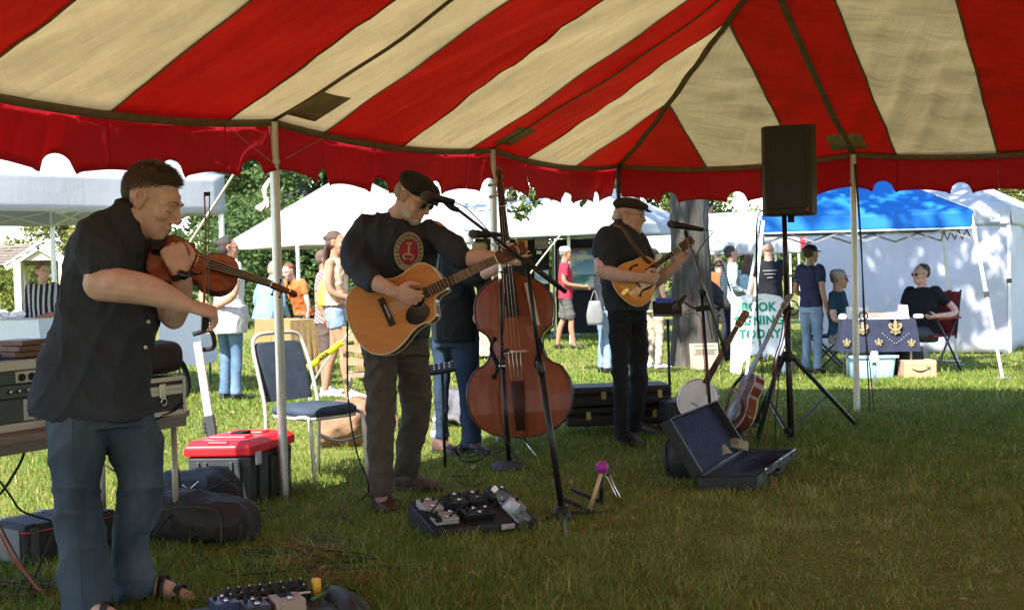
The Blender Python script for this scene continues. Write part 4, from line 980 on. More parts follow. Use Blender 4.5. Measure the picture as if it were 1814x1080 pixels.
_tab(625, 646, 16.6, 0.78, 0.8, 0.70, M_BURL, 'burlap_table', 'strip of burlap table left of the guitarist hip')
_tab(818, 866, 20.0, 0.80, 0.9, 0.75, mat('tan_cloth', (0.42, 0.36, 0.22), 0.95, var=0.15), 'tan_table', 'tan clothed table behind the second pole')
# a plate with wrapped goods on the white table
q = P(8, 566, 14.5); g = MB(); r = np.random.default_rng(8)
for i in range(9): g.ell(V(q[0]-0.25+i*0.055, q[1]+r.normal(0, 0.05), q[2]+0.03+r.uniform(0, 0.05)), V(0.05, 0.01, 0), V(0, 0.05, 0), V(0, 0, 0.035), 8, 6)
g.build('wrapped_goods', mat('pale_wrap', (0.75, 0.62, 0.62), 0.3, col2=(0.85, 0.82, 0.80), vscale=18), None, True, label='pile of clear wrapped goods on the white table at far left', cat='goods')
# display panels with paintings
M_BLKF = mat('black_felt', (0.012, 0.012, 0.014), 0.95, var=0.2)
def panel(label, px0, px1, y0, y1, Z, group=None):
    t = thing('exhibition_screen', label, 'screen', on_ground((px0+px1)/2, Z)); a, b = P(px0, y0, Z), P(px1, y1, Z); g = MB(); g.box((a+b)/2, (abs(b[0]-a[0]), 0.05, abs(a[2]-b[2]))); g.build('board', M_BLKF, t)
    for px in (px0+2, px1-2):
        q = on_ground(px, Z+0.05); g = MB(); g.box(V(q[0], q[1], (q[2]+b[2])/2), (0.03, 0.03, b[2]-q[2]+0.1)); g.build('leg', M_GPOST, t)
panel('tall black exhibition screen hung with small paintings behind the bass neck', 842, 976, 414, 592, 25.0)
panel('black exhibition screen carrying the large ocean painting', 983, 1110, 424, 588, 25.3)
def paint_mat(name, stops, sc_=3.0, mixc=(0.8, 0.8, 0.8), amt=0.5):
    m = bpy.data.materials.new(name); m.use_nodes = True; n = m.node_tree.nodes; L = m.node_tree.links; b = n['Principled BSDF']; b.inputs['Roughness'].default_value = 0.6
    tc = n.new('ShaderNodeTexCoord'); sp = n.new('ShaderNodeSeparateXYZ'); L.new(tc.outputs['Generated'], sp.inputs[0])
    r = n.new('ShaderNodeValToRGB'); el = r.color_ramp.elements
    while len(el) < len(stops): el.new(0.5)
    for e, (p, c) in zip(el, stops): e.position = p; e.color = (*c, 1)
    nz = n.new('ShaderNodeTexNoise'); nz.inputs['Scale'].default_value = sc_; nz.inputs['Detail'].default_value = 6; L.new(tc.outputs['Generated'], nz.inputs['Vector'])
    L.new(sp.outputs[2], r.inputs[0]); r2 = n.new('ShaderNodeValToRGB'); r2.color_ramp.elements[0].position = 0.48; r2.color_ramp.elements[1].position = 0.62
    r2.color_ramp.elements[0].color = (0, 0, 0, 1); r2.color_ramp.elements[1].color = (amt, amt, amt, 1); L.new(nz.outputs[0], r2.inputs[0])
    mu = n.new('ShaderNodeMixRGB'); mu.inputs[2].default_value = (*mixc, 1); L.new(r2.outputs[0], mu.inputs[0]); L.new(r.outputs[0], mu.inputs[1]); L.new(mu.outputs[0], b.inputs['Base Color'])
    return m
M_OAK = mat('wood_frame', (0.16, 0.09, 0.045), 0.5, var=0.3, vscale=20)
def painting(label, px0, px1, y0, y1, Z, m, fr=None, fw_=0.03):
    a, b = P(px0, y0, Z), P(px1, y1, Z); c = (a+b)/2; w_, h_ = abs(b[0]-a[0]), abs(a[2]-b[2]); t = thing('painting', label, 'painting', (c[0], c[1], c[2]-h_/2))
    g = MB(); g.box(c, (w_, 0.03, h_)); g.build('canvas', m, t)
    if fr is not None:
        for sx in (-1, 1): g = MB(); g.box(c+V(sx*(w_/2+fw_/2), -0.012, 0), (fw_, 0.06, h_+2*fw_)); g.build('frame_side', fr, t)
        for sz in (-1, 1): g = MB(); g.box(c+V(0, -0.012, sz*(h_/2+fw_/2)), (w_, 0.06, fw_)); g.build('frame_rail', fr, t)
painting('large framed ocean and clouds painting behind the red shirted man', 990, 1098, 444, 508, 25.2, paint_mat('ocean_paint', [(0.0, (0.25, 0.30, 0.22)), (0.18, (0.05, 0.22, 0.20)), (0.34, (0.03, 0.16, 0.19)), (0.36, (0.25, 0.40, 0.50)), (0.7, (0.10, 0.27, 0.50)), (1.0, (0.05, 0.16, 0.40))], 3.2, (0.66, 0.64, 0.56), 0.85), M_OAK, 0.04)
painting('small orange sunset painting above the fretting hand', 913, 935, 426, 446, 24.93, paint_mat('sunset_paint', [(0, (0.10, 0.03, 0.02)), (0.4, (0.75, 0.22, 0.04)), (1, (0.70, 0.35, 0.12))], 4, (0.9, 0.6, 0.2)))
painting('small blue and pink lighthouse sky painting on the black panel', 947, 971, 420, 441, 24.93, paint_mat('dusk_paint', [(0, (0.10, 0.16, 0.28)), (0.5, (0.30, 0.26, 0.38)), (1, (0.12, 0.24, 0.42))], 5, (0.7, 0.5, 0.5), 0.5))
painting('small pale blue beach painting low on the black panel', 947, 972, 479, 502, 24.93, paint_mat('beach_paint', [(0, (0.55, 0.60, 0.60)), (0.5, (0.15, 0.40, 0.60)), (1, (0.50, 0.65, 0.75))], 4))
painting('wide framed autumn painting left of the bass neck', 822, 862, 431, 452, 24.6, paint_mat('autumn_paint', [(0, (0.40, 0.30, 0.15)), (0.5, (0.55, 0.40, 0.28)), (1, (0.60, 0.55, 0.45))], 6, (0.5, 0.1, 0.05), 0.6), M_OAK)
painting('blue sky painting beside the guitarist shoulder', 798, 817, 428, 446, 24.6, paint_mat('sky_paint', [(0, (0.55, 0.62, 0.70)), (1, (0.15, 0.35, 0.68))], 4))
g = MB(); a = P(955, 447, 24.93); g.box(a, (0.10, 0.008, 0.06)); g.build('price_card', mat('card_white', (0.8, 0.8, 0.8), 0.8), None, label='tiny white price card under the lighthouse sky painting', cat='card')
for px, Z in ((979, 24.4), (822, 23.8)):
    pass
# BOOK SIGNING TODAY sandwich board
def text_mesh(txt, size, ext=0.002, bold=0.0, spacing=1.0):
    cu = bpy.data.curves.new('txt', 'FONT'); cu.body = txt; cu.size = size; cu.extrude = ext; cu.align_x = 'CENTER'; cu.offset = bold; cu.space_character = spacing; cu.resolution_u = 3
    ob = bpy.data.objects.new('txt', cu); COL.objects.link(ob); dg = bpy.context.evaluated_depsgraph_get(); me = ob.evaluated_get(dg).to_mesh()
    v = np.array([list(q.co) for q in me.vertices]); f = [tuple(p.vertices) for p in me.polygons]; ob.evaluated_get(dg).to_mesh_clear(); bpy.data.objects.remove(ob); return v, f
def put_text(name, txt, size, org, ax, ay, m, parent, bold=0.0, ext=0.002, spacing=1.0, sx=1.0):
    v, f = text_mesh(txt, size, ext, bold, spacing); ax, ay = nrm(ax), nrm(ay); az = np.cross(ax, ay)
    w_ = np.asarray(org)+v[:, :1]*sx*ax+v[:, 1:2]*ay+v[:, 2:3]*az; return mk(name, w_, f, m, parent, False)
def sandwich():
    Z = 16.4; b = on_ground(1342, Z); t = thing('sandwich_board', 'white plastic sandwich board reading BOOK SIGNING TODAY in green', 'sign', b); M_PL = mat('white_plastic', (0.80, 0.80, 0.78), 0.45, var=0.04); s = Z/FPX
    w_ = 0.34; h = 1.02; tilt = 0.16; up = V(0, math.sin(tilt), math.cos(tilt)); rt = V(1, 0.06, 0); rt = nrm(rt); nn = np.cross(rt, up)
    def leaf(sgn):
        u = V(0, sgn*math.sin(tilt), math.cos(tilt)); o = b+V(0, -sgn*0.17, 0)
        poly = [(-w_, 0), (-w_+0.07, 0), (-w_+0.10, 0.14), (-w_+0.20, 0.24), (0, 0.27), (w_-0.20, 0.24), (w_-0.10, 0.14), (w_-0.07, 0), (w_, 0), (w_, h-0.10), (w_-0.05, h-0.04), (0.10, h), (-0.10, h), (-w_+0.05, h-0.04), (-w_, h-0.10)]
        g = MB(); g.prism(poly, o, rt, u, V(0, sgn*0.022, 0)); return g.build('board', M_PL, t, bev=0.004), o, u
    f_, o, u = leaf(1); leaf(-1)
    MG = mat('green_lettering', (0.01, 0.30, 0.16), 0.7); nn = nrm(np.cross(rt, u))
    for txt, hh in (('BOOK', 0.80), ('SIGNING', 0.63), ('TODAY', 0.46)):
        put_text('lettering', txt, 0.155, o+u*hh+nn*0.004, rt, u, MG, f_, 0.006, 0.002, 1.08, 0.95)
    g = MB(); g.obox(o+u*0.95+nn*0.004, rt*0.04, u*0.008, nn*0.002); g.build('small_print', mat('pale_green', (0.35, 0.5, 0.42), 0.8), f_); g = MB(); g.obox(o+u*0.40+nn*0.004-rt*0.12, rt*0.05, u*0.006, nn*0.002); g.build('small_print', mat('pale_green', (0.35, 0.5, 0.42), 0.8), f_)
sandwich()
# brown plaque leaning on the tree
b = on_ground(1245, 17.3); g = MB(); g.obox(b+V(0, 0, 0.17), V(0.19, 0, 0), V(0, 0.012, 0.002), V(0, 0.05, 0.17)); o = g.build('plaque', mat('tan_plaque', (0.30, 0.23, 0.17), 0.8, var=0.1), None, bev=0.004, label='tan plaque leaning at the foot of the tree trunk', cat='plaque')
for k in range(5):
    g = MB(); c = WL[o.name]+V(0, -0.052+0.0, 0.26-k*0.05); c = b+V(0, -0.016+(0.17-(0.05+k*0.055))*-0.29-0.0, 0.31-k*0.055); g.box(c+V(0, 0.012, 0), (0.28-0.03*(k % 2), 0.006, 0.012)); g.build('print_line', mat('plaque_print', (0.14, 0.10, 0.08), 0.9), o)
# ================================================================== BOOK TABLE CORNER
def fleur_mat():
    m = mat('navy_print_cloth', (0.012, 0.014, 0.032), 0.9, col2=(0.024, 0.028, 0.055), vscale=6, bump=0.2, bscale=200); return m
def book_table():
    Z = 14.7; a, b = P(1492, 567, Z), P(1622, 566, Z-0.15); z0 = float(gz(a[0], a[1])); h = a[2]-z0
    t = cloth_table('book_table', 'small table with navy fleur-de-lis cloth under the blue canopy', a[:2], b[:2], 0.62, h, 0.36, fleur_mat(), wob=0.05)
    d = nrm(b-a); cl = [c for c in t.children if c.name.startswith('cloth')][0]; MC = mat('cream_print', (0.26, 0.20, 0.10), 0.9); MWp = mat('white_print', (0.75, 0.75, 0.72), 0.9); n = V(d[1], -d[0], 0)
    def motif(c, s):
        g = MB(); g.ell(c+V(0, 0, 0.01*s), d*0.022*s, n*0.003, V(0, 0, 0.085*s), 10, 8)
        for k in (-1, 1): g.tube([c+d*k*0.01*s+V(0, 0, -0.03*s), c+d*k*0.05*s+V(0, 0, 0.005*s), c+d*k*0.062*s+V(0, 0, 0.04*s), c+d*k*0.04*s+V(0, 0, 0.045*s), c+d*k*0.035*s+V(0, 0, 0.02*s)], [0.010*s, 0.013*s, 0.010*s, 0.009*s, 0.006*s], 7, 3); g.tube([c+d*k*0.012*s+V(0, 0, -0.05*s), c+d*k*0.045*s+V(0, 0, -0.045*s), c+d*k*0.040*s+V(0, 0, -0.025*s)], 0.008*s, 6, 3)
        g.obox(c+V(0, 0, -0.028*s), d*0.035*s, n*0.005, V(0, 0, 0.008*s)); g.build('fleur_de_lis', MC, cl, True)
    def front(px, py): q = P(px, py, Z-0.10); q[1] = (a+d*np.dot(q-a, d))[1]-0.042; return q
    for px, py, s in ((1584, 581, 1.05), (1529, 583, 0.9), (1556, 607, 0.6), (1611, 607, 0.6), (1502, 608, 0.6)): motif(front(px, py), s)
    for i in range(6):
        for px, py in ((1562+i*4, 590+i*3.4), (1606-i*4, 590+i*3.4)):
            g = MB(); g.ell(front(px, py)-V(0, 0.002, 0), 0.004, n=6, m=4); g.build('dot', MWp, cl, True)
    return a, b, d, h+z0
a, b, d, tz = book_table()
def on_table(u, w_): q = a+d*u; return V(q[0], q[1]+w_, tz+0.004)
W_ = lambda n, c: mat(n, c, 0.6, var=0.06)
def tent_card(label, c, w_, h, m):
    t = thing('display_card', label, 'card', c)
    for k in (-1, 1): g = MB(); g.obox(c+V(0, k*0.03, h/2), V(w_/2, 0, 0), V(0, -k*0.028, h/2), V(0, 0.002, 0)); g.build('card_face', m, t)
    return t
t = tent_card('white tent card with a red cover picture on the book table', on_table(0.70, 0.12), 0.10, 0.15, W_('card_paper', (0.8, 0.8, 0.78)))
g = MB(); g.box(on_table(0.70, 0.108)+V(-0.01, 0, 0.07), (0.05, 0.003, 0.05)); g.build('cover_picture', W_('red_print', (0.5, 0.06, 0.04)), t)
t = tent_card('dark printed standing card at the left of the book table', on_table(0.22, 0.2), 0.26, 0.14, W_('slate_card', (0.06, 0.07, 0.08)))
for k in range(4): g = MB(); g.box(on_table(0.22, 0.185)+V(0, 0.012*k*0+0.0, 0.03+k*0.026), (0.18, 0.003, 0.008)); g.build('print_line', W_('pale_line', (0.5, 0.5, 0.5)), t)
MBK = [W_('book_tan', (0.50, 0.33, 0.16)), W_('book_cream', (0.70, 0.60, 0.42)), W_('book_brown', (0.35, 0.22, 0.10))]
for i in range(3):
    t = thing('book', ['bottom', 'middle', 'top'][i]+' tan book of the flat stack on the book table', 'book', on_table(0.46, 0.15)+V(0, 0, i*0.022)); c = on_table(0.46+0.01*i, 0.15)+V(0, 0, 0.011+i*0.022)
    g = MB(); g.box(c+V(0, 0, 0.009), (0.34, 0.22, 0.002), 0.05*i); g.box(c-V(0, 0, 0.009), (0.34, 0.22, 0.002), 0.05*i); g.build('cover', MBK[i], t); g = MB(); g.box(c, (0.33, 0.21, 0.0158), 0.05*i); g.build('pages', MBK[1] if i != 1 else W_('pages_white', (0.75, 0.72, 0.65)), t)
g = MB(); g.box(on_table(0.60, 0.05)+V(0, 0, 0.035), (0.20, 0.14, 0.07), 0.2); g.build('white_box', W_('white_carton', (0.78, 0.78, 0.80)), None, bev=0.004, label='low white carton at the front of the book table', cat='box')
g = MB(); g.lathe([(0.04, 0), (0.048, 0.01), (0.045, 0.05), (0.03, 0.055), (0.03, 0.065)], on_table(0.03, 0.1), n=14); g.build('jar', W_('pale_jar', (0.7, 0.68, 0.62)), None, True, label='small pale jar at the left end of the book table', cat='jar')
g = MB(); g.lathe([(0.05, 0), (0.06, 0.02), (0.05, 0.045), (0.02, 0.05)], on_table(0.86, 0.1), n=12); g.build('bowl', W_('pale_bowl', (0.72, 0.70, 0.68)), None, True, label='little white bowl at the right end of the book table', cat='bowl')
g = MB(); g.box(on_table(0.30, 0.06)+V(0, 0, 0.006), (0.30, 0.12, 0.01)); g.build('leaflets', W_('paper_white', (0.82, 0.82, 0.80)), None, label='white leaflets lying at the front edge of the book table', cat='papers')
# tub, carton, bag below
def tub():
    c = on_ground(1541, 14.75); t = thing('storage_tub', 'pale blue plastic storage tub under the book table', 'tub', c); M = mat('tub_blue', (0.30, 0.48, 0.58), 0.5, var=0.05)
    g = MB(); g.loft([(c+V(0, 0, 0.01), V(0.22, 0, 0), V(0, 0.15, 0)), (c+V(0, 0, 0.24), V(0.245, 0, 0), V(0, 0.17, 0))], 28, 1, 9); g.build('body', M, t, True, bev=0.004); g = MB(); g.box(c+V(0, 0, 0.255), (0.53, 0.38, 0.03)); g.build('lid', M, t, bev=0.006)
tub()
def carton():
    c = on_ground(1622, 14.6); t = thing('cardboard_box', 'brown cardboard box with a curved arrow print under the table', 'box', c); M = mat('cardboard', (0.40, 0.26, 0.15), 0.9, var=0.08); g = MB(); g.box(c+V(0, 0, 0.10), (0.36, 0.26, 0.20)); g.build('body', M, t, bev=0.003)
    g = MB(); y = c[1]-0.1325; g.tube([V(c[0]-0.10+0.2*u, y, c[2]+0.115-0.035*math.sin(PI*u)) for u in np.linspace(0, 1, 12)], [0.003+0.006*math.sin(PI*u) for u in np.linspace(0, 1, 12)], 6); g.tube([V(c[0]+0.07, y, c[2]+0.128), V(c[0]+0.108, y, c[2]+0.125), V(c[0]+0.105, y, c[2]+0.09)], 0.005, 6); g.build('arrow_print', M_BLKPL, t, True)
    g = MB(); g.box(c+V(0, -0.131, 0.17), (0.36, 0.003, 0.03)); g.build('tape', mat('tape', (0.45, 0.32, 0.2), 0.4), t)
carton()
c = on_ground(1612, 14.95); g = MB(); g.loft([(c+V(0, 0, 0.02), V(0.2, 0, 0), V(0, 0.12, 0)), (c+V(0, 0, 0.2), V(0.22, 0, 0), V(0, 0.14, 0)), (c+V(0.02, 0, 0.34), V(0.12, 0, 0), V(0, 0.08, 0))], 16, 4, 2.6); g.tube([c+V(-0.08, 0, 0.32), c+V(-0.05, 0, 0.42), c+V(0.06, 0, 0.42), c+V(0.09, 0, 0.32)], 0.012, 6, 4); g.build('tote_bag', mat('olive_bag', (0.03, 0.032, 0.025), 0.9, var=0.3), None, True, label='dark bag standing behind the cardboard box', cat='bag')
def garden_light():
    c = on_ground(1547, 12.9); t = thing('garden_light', 'white cone topped light on a grey stake beside the right pole', 'garden light', c); g = MB(); top = P(1549, 640, 12.9); g.tube([c-V(0, 0, 0.03), top], [0.012, 0.022], 10); g.build('stake', M_GPOST, t, True); g = MB(); g.lathe([(0.052, 0), (0.05, 0.005), (0.032, 0.10), (0.028, 0.105)], top-V(0, 0, 0.005), n=16); g.build('shade', mat('lamp_white', (0.85, 0.84, 0.80), 0.5), t, True)
garden_light()
# red camp chair and plain folding chair
def camp_chair():
    c = on_ground(1640, 15.7); t = thing('camp_chair', 'dark red folding camp chair under the man in the black tee', 'chair', c); M = mat('maroon_canvas', (0.20, 0.015, 0.02), 0.85, var=0.2); MF = mat('dark_tube', (0.05, 0.05, 0.055), 0.4, 0.5)
    fwd = nrm(V(-0.75, -0.6, 0)); rt = V(-fwd[1], fwd[0], 0)
    g = MB(); g.obox(c+V(0, 0, 0.44), fwd*0.24, rt*0.26, V(0, 0, 0.012)); g.build('seat', M, t, bev=0.008)
    g = MB(); g.obox(c-fwd*0.27+V(0, 0, 0.70), fwd*0.012-V(0, 0, 0.0), rt*0.26, V(0, 0, 0.26)-fwd*0.05); g.build('backrest', M, t, bev=0.008)
    for k in (-1, 1):
        g = MB(); g.obox(c+rt*k*0.29+V(0, 0, 0.65), fwd*0.24, rt*0.035, V(0, 0, 0.012)); g.build('armrest', M, t, bev=0.006)
        for q, s_ in ((0.26, -1), (-0.26, 1)): g = MB(); g.tube([c+rt*k*0.29+fwd*q+V(0, 0, 0.02), c+rt*k*0.27-fwd*q*(0.9 if s_ < 0 else 0.75)+V(0, 0, 0.66)], 0.013, 8); g.build('leg', MF, t, True)
        g = MB(); g.tube([c+rt*k*0.27-fwd*0.2+V(0, 0, 0.4), c+rt*k*0.27-fwd*0.32+V(0, 0, 0.98)], 0.013, 8); g.build('back_post', MF, t, True)
    g = MB(); g.tube([c+rt*0.29-fwd*0.26+V(0, 0, 0.12), c-rt*0.29-fwd*0.26+V(0, 0, 0.12)], 0.010, 8); g.build('stretcher', M_WPOST, t, True)
camp_chair()
def stool_chair():
    c = on_ground(1468, 16.4); t = thing('folding_chair', 'dark folding chair under the seated man in the red cap', 'chair', c); MF = mat('dark_tube', (0.05, 0.05, 0.055), 0.4, 0.5); M = mat('black_canvas', (0.02, 0.02, 0.022), 0.9)
    g = MB(); g.box(c+V(0, 0, 0.45), (0.5, 0.46, 0.03)); g.build('seat', M, t, bev=0.01); g = MB(); g.box(c+V(-0.24, 0.05, 0.68), (0.03, 0.44, 0.28)); g.build('backrest', M, t, bev=0.01)
    for x in (-1, 1):
        for y in (-1, 1): g = MB(); g.tube([c+V(x*0.22, y*0.2, 0.44), c+V(-x*0.22, y*0.2, 0.0)], 0.013, 8); g.build('leg', MF, t, True)
stool_chair()
# ================================================================== PASSERS-BY
passer('seated man in black tee and sunglasses in the red camp chair', 1634, 15.7, 1.78, 232, cloth('black_tee', (0.014, 0.015, 0.018)), cloth('slate_shorts', (0.06, 0.065, 0.075)), hair='crop', hairc=(0.05, 0.035, 0.025), sit=True, sunglasses=True, arms={-1: ((-0.36, -0.12, 1.18), (-0.30, 0.20, 1.14)), 1: ((0.26, 0.05, 1.16), (0.12, 0.28, 1.05))}, head_turn=20, wide=1.15, sk=SK_D, seat_z=0.44)
passer('seated man in teal polo and red and grey trucker cap', 1483, 16.2, 1.74, 118, cloth('teal_polo', (0.016, 0.045, 0.065)), cloth('khaki_shorts', (0.20, 0.17, 0.13)), hair='crop', hairc=(0.2, 0.18, 0.16), cap=(mat('cap_grey', (0.36, 0.33, 0.32), 0.9), mat('cap_red', (0.30, 0.03, 0.035), 0.9)), sit=True, sunglasses=True, arms={1: ((0.26, 0.03, 1.14), (0.14, 0.24, 1.16)), -1: ((-0.26, 0.05, 1.14), (-0.12, 0.30, 1.10))}, legwear='shorts', shoes=M_SHOE_W, head_turn=-20, seat_z=0.44)
passer('woman in navy tee, pale jeans and black cap by the sandwich board', 1436, 16.2, 1.60, 48, cloth('navy_tee', (0.030, 0.030, 0.060), 0.2), M_JEAN_L, hair='short', hairc=(0.03, 0.02, 0.015), cap=(mat('cap_black', (0.012, 0.012, 0.014), 0.85),), female=True, sk=SK_C, shoes=M_SHOE_BR, arms={1: ((0.25, -0.08, 1.12), (0.24, 0.03, 0.88)), -1: ((-0.25, 0.02, 1.12), (-0.16, 0.22, 1.06))}, hem=0.90, head_turn=15)
F, T, W = passer('bald man in black printed tee seen from behind the sign', 1362, 18.2, 1.68, 4, cloth('black_tee', (0.014, 0.015, 0.018)), M_JEAN_M, hair=None, sk=SK_B, wide=1.12)
for i, wd in enumerate((0.20, 0.16, 0.08)):
    q = T(0, -0.14, 1.33-0.05*i); g = MB(); g.box(q+V(0, -0.008, 0), (wd, 0.004, 0.012)); g.build('shirt_print', mat('grey_shirt_print', (0.25, 0.25, 0.25), 0.9), F.t)
passer('woman in blue and white striped top carrying a dark shoulder bag', 1294, 18.6, 1.63, 78, striped('stripe_top', (0.10, 0.16, 0.18), (0.52, 0.56, 0.56), 14, (0, 0, 1), 0.2), cloth('navy_trouser', (0.02, 0.025, 0.045)), hair='short', hairc=(0.055, 0.04, 0.03), female=True, sleeve='long', wide=1.12, arms={1: ((0.24, -0.03, 1.14), (0.14, 0.2, 1.02)), -1: ((-0.24, -0.03, 1.14), (-0.14, 0.2, 1.02))})
b_ = P(1264, 520, 18.4); g = MB(); g.loft([(b_+V(-0.10, 0, 0.20), V(0.06, 0, 0), V(0, 0.05, 0)), (b_+V(-0.05, 0, 0.05), V(0.15, 0, 0.03), V(0, 0.08, 0)), (b_+V(0.06, 0, -0.12), V(0.18, 0, -0.05), V(0, 0.09, 0)), (b_+V(0.10, 0, -0.20), V(0.10, 0, -0.05), V(0, 0.06, 0))], 14, 4, 3); g.tube([b_+V(-0.1, 0, 0.2), b_+V(0.1, 0.03, 0.46), b_+V(0.22, 0, 0.1)], 0.012, 6, 5); g.build('shoulder_bag', mat('quilted_black', (0.03, 0.03, 0.032), 0.8, bump=0.8, bscale=30), None, True, label='dark woven shoulder bag of the striped top woman', cat='bag')
passer('long haired woman in a pale blue top behind the sandwich board', 1326, 19.6, 1.50, 20, cloth('pale_blue_top', (0.30, 0.45, 0.50)), cloth('pale_trouser', (0.5, 0.48, 0.44)), hair='long', hairc=(0.09, 0.045, 0.025), female=True, sleeve='long')
passer('person in bright orange shirt left of the striped top woman', 1274, 20.5, 1.48, 30, cloth('orange_shirt', (0.62, 0.10, 0.04)), cloth('dark_trouser', (0.03, 0.03, 0.035)), hair='short', hairc=(0.1, 0.06, 0.04), female=True)
F, T, W = passer('man in red tee, grey cap and shorts looking at paintings', 1001, 21.8, 1.72, 92, cloth('red_tee', (0.42, 0.035, 0.06)), cloth('grey_shorts', (0.10, 0.095, 0.085)), hair='crop', hairc=(0.2, 0.17, 0.15), cap=(mat('cap_pale', (0.5, 0.46, 0.42), 0.9), mat('cap_dark', (0.05, 0.05, 0.06), 0.9)), legwear='shorts', sunglasses=True, arms={1: ((0.22, 0.0, 1.14), (0.12, 0.30, 1.06)), -1: ((-0.22, 0.0, 1.14), (-0.06, 0.30, 1.06))}, stride=0.7, sk=SK_C)
passer('woman in dark tank top and pale jeans behind the mandolin player', 1066, 17.0, 1.66, 70, cloth('charcoal_tank', (0.03, 0.03, 0.035)), M_JEAN_L, hair='long', hairc=(0.22, 0.14, 0.08), female=True, sleeve='none', arms={-1: ((-0.22, 0.05, 1.15), (-0.16, 0.28, 1.05)), 1: ((0.24, -0.02, 1.13), (0.20, 0.12, 0.92))}, dx=0.02)
b_ = P(1054, 556, 16.7); g = MB(); g.loft([(b_+V(0, 0, 0.17), V(0.07, 0, 0), V(0, 0.03, 0)), (b_, V(0.11, 0, 0), V(0, 0.05, 0)), (b_-V(0, 0, 0.14), V(0.10, 0, 0), V(0, 0.05, 0))], 14, 3, 3); g.tube([b_+V(-0.06, 0, 0.15), b_+V(0.0, 0, 0.30), b_+V(0.05, 0, 0.15)], 0.006, 6, 5); g.build('handbag', mat('pale_bag', (0.17, 0.165, 0.16), 0.6, var=0.15), None, True, label='pale handbag hanging beside the jeans of the tank top woman', cat='bag')
passer('person in olive top and khaki trousers mostly behind the mandolin', 1158, 17.6, 1.62, 60, cloth('olive_top', (0.09, 0.085, 0.05)), cloth('khaki_trouser', (0.42, 0.34, 0.24)), hair='short', hairc=(0.1, 0.06, 0.04), shoes=M_SHOE_W)
F, T, W = passer('short woman in black and white striped jacket at far left', 76, 15.1, 1.56, 158, striped('stripe_jacket', (0.025, 0.025, 0.028), (0.42, 0.41, 0.40), 5.5, (1, 0.1, 0.0), 1.2, 0.62), cloth('black_skirt_trouser', (0.02, 0.02, 0.02)), hair='bob', hairc=(0.13, 0.065, 0.035), female=True, sleeve='long', sk=SK_B, head_tilt=0.12, head_turn=-25, wide=1.1)
b_ = P(80, 575, 14.8); g = MB(); g.obox(b_, V(0.10, 0.02, 0.03), V(0, 0.04, 0), V(-0.02, 0, 0.12)); g.build('tan_handbag', mat('tan_leather', (0.30, 0.10, 0.05), 0.5, var=0.1), None, bev=0.02, label='tan leather bag held by the striped jacket woman', cat='bag')
F, T, W = passer('woman in white tee and cropped jeans with hands behind her back', 403, 13.5, 1.70, 40, cloth('white_tee', (0.58, 0.57, 0.58)), M_JEAN_M, hair='bun', hairc=(0.035, 0.025, 0.022), female=True, sk=SK_C, sunglasses=False, wide=1.16, hem=0.80, arms={1: ((0.27, -0.14, 1.13), (0.03, -0.20, 1.00)), -1: ((-0.27, -0.14, 1.13), (-0.05, -0.20, 1.00))}, head_turn=30)
glasses(F, W, 0.98, lens=False)
L_ = F.layer('x'); o_ = WL[F.t.name]; L_.loft([(T(0, 0.0, 1.02), V(0.20, 0.0, 0), V(0, 0.17, 0)), (T(0, -0.02, 0.90), V(0.225, 0.0, 0), V(0, 0.20, 0)), (T(0, -0.03, 0.72), V(0.215, 0.0, 0), V(0, 0.205, 0))], 20, 4, 2.4); F.done('x', 'tied_sweater', cloth('grey_marl', (0.42, 0.41, 0.40), 0.2), 0.014, 2, fold=dict(amp=0.008, dirs=[V(1, 0, 0), V(1, 0, 0.6)], seed=9, k=26))
passer('person in pale blue jacket bending at the market table', 466, 17.6, 1.62, 35, cloth('sky_jacket', (0.18, 0.30, 0.40)), M_JEAN_M, hair='bob', hairc=(0.30, 0.22, 0.16), sleeve='long', lean=0.34, wide=1.1, shoes=M_SHOE_W, arms={1: ((0.26, 0.06, 1.14), (0.20, 0.26, 1.00)), -1: ((-0.28, 0.05, 1.14), (-0.2, 0.26, 1.0))})
passer('person in orange tee leaning over the burlap table', 538, 18.6, 1.62, 215, cloth('orange_tee', (0.55, 0.15, 0.045)), cloth('dark_trouser', (0.03, 0.03, 0.035)), hair='short', hairc=(0.16, 0.05, 0.02), sk=SK_D, lean=0.45, arms={1: ((0.27, 0.12, 1.16), (0.30, 0.24, 0.92)), -1: ((-0.27, 0.12, 1.16), (-0.30, 0.24, 0.92))})
passer('person in red and white plaid shirt behind the long haired woman', 574, 14.3, 1.58, 92, striped('plaid', (0.42, 0.06, 0.06), (0.62, 0.52, 0.46), 9, (0.7, 0, 1), 0.1), cloth('brown_shorts', (0.10, 0.07, 0.06)), hair='short', hairc=(0.12, 0.07, 0.05), legwear='shorts', sk=SK_C, shoes=M_SHOE_W)
b_ = P(581, 515, 13.9); g = MB(); g.loft([(b_+V(0.05, 0, 0.22), V(0.03, 0, 0), V(0, 0.02, 0)), (b_+V(0.02, 0, 0.12), V(0.08, 0, 0), V(0, 0.05, 0)), (b_, V(0.11, 0, 0), V(0, 0.07, 0)), (b_-V(0.02, 0, 0.16), V(0.09, 0, 0), V(0, 0.06, 0))], 16, 4, 2.6); g.build('yellow_bag', mat('yellow_nylon', (0.62, 0.60, 0.03), 0.6, col2=(0.75, 0.70, 0.08), vscale=14, bump=0.6, bscale=25), None, True, label='bright yellow bag hanging between plaid shirt and long haired woman', cat='bag')
crochet = mat('crochet_top', (0.72, 0.60, 0.44), 0.95, col2=(0.48, 0.17, 0.07), vscale=24, bump=0.6, bscale=80)
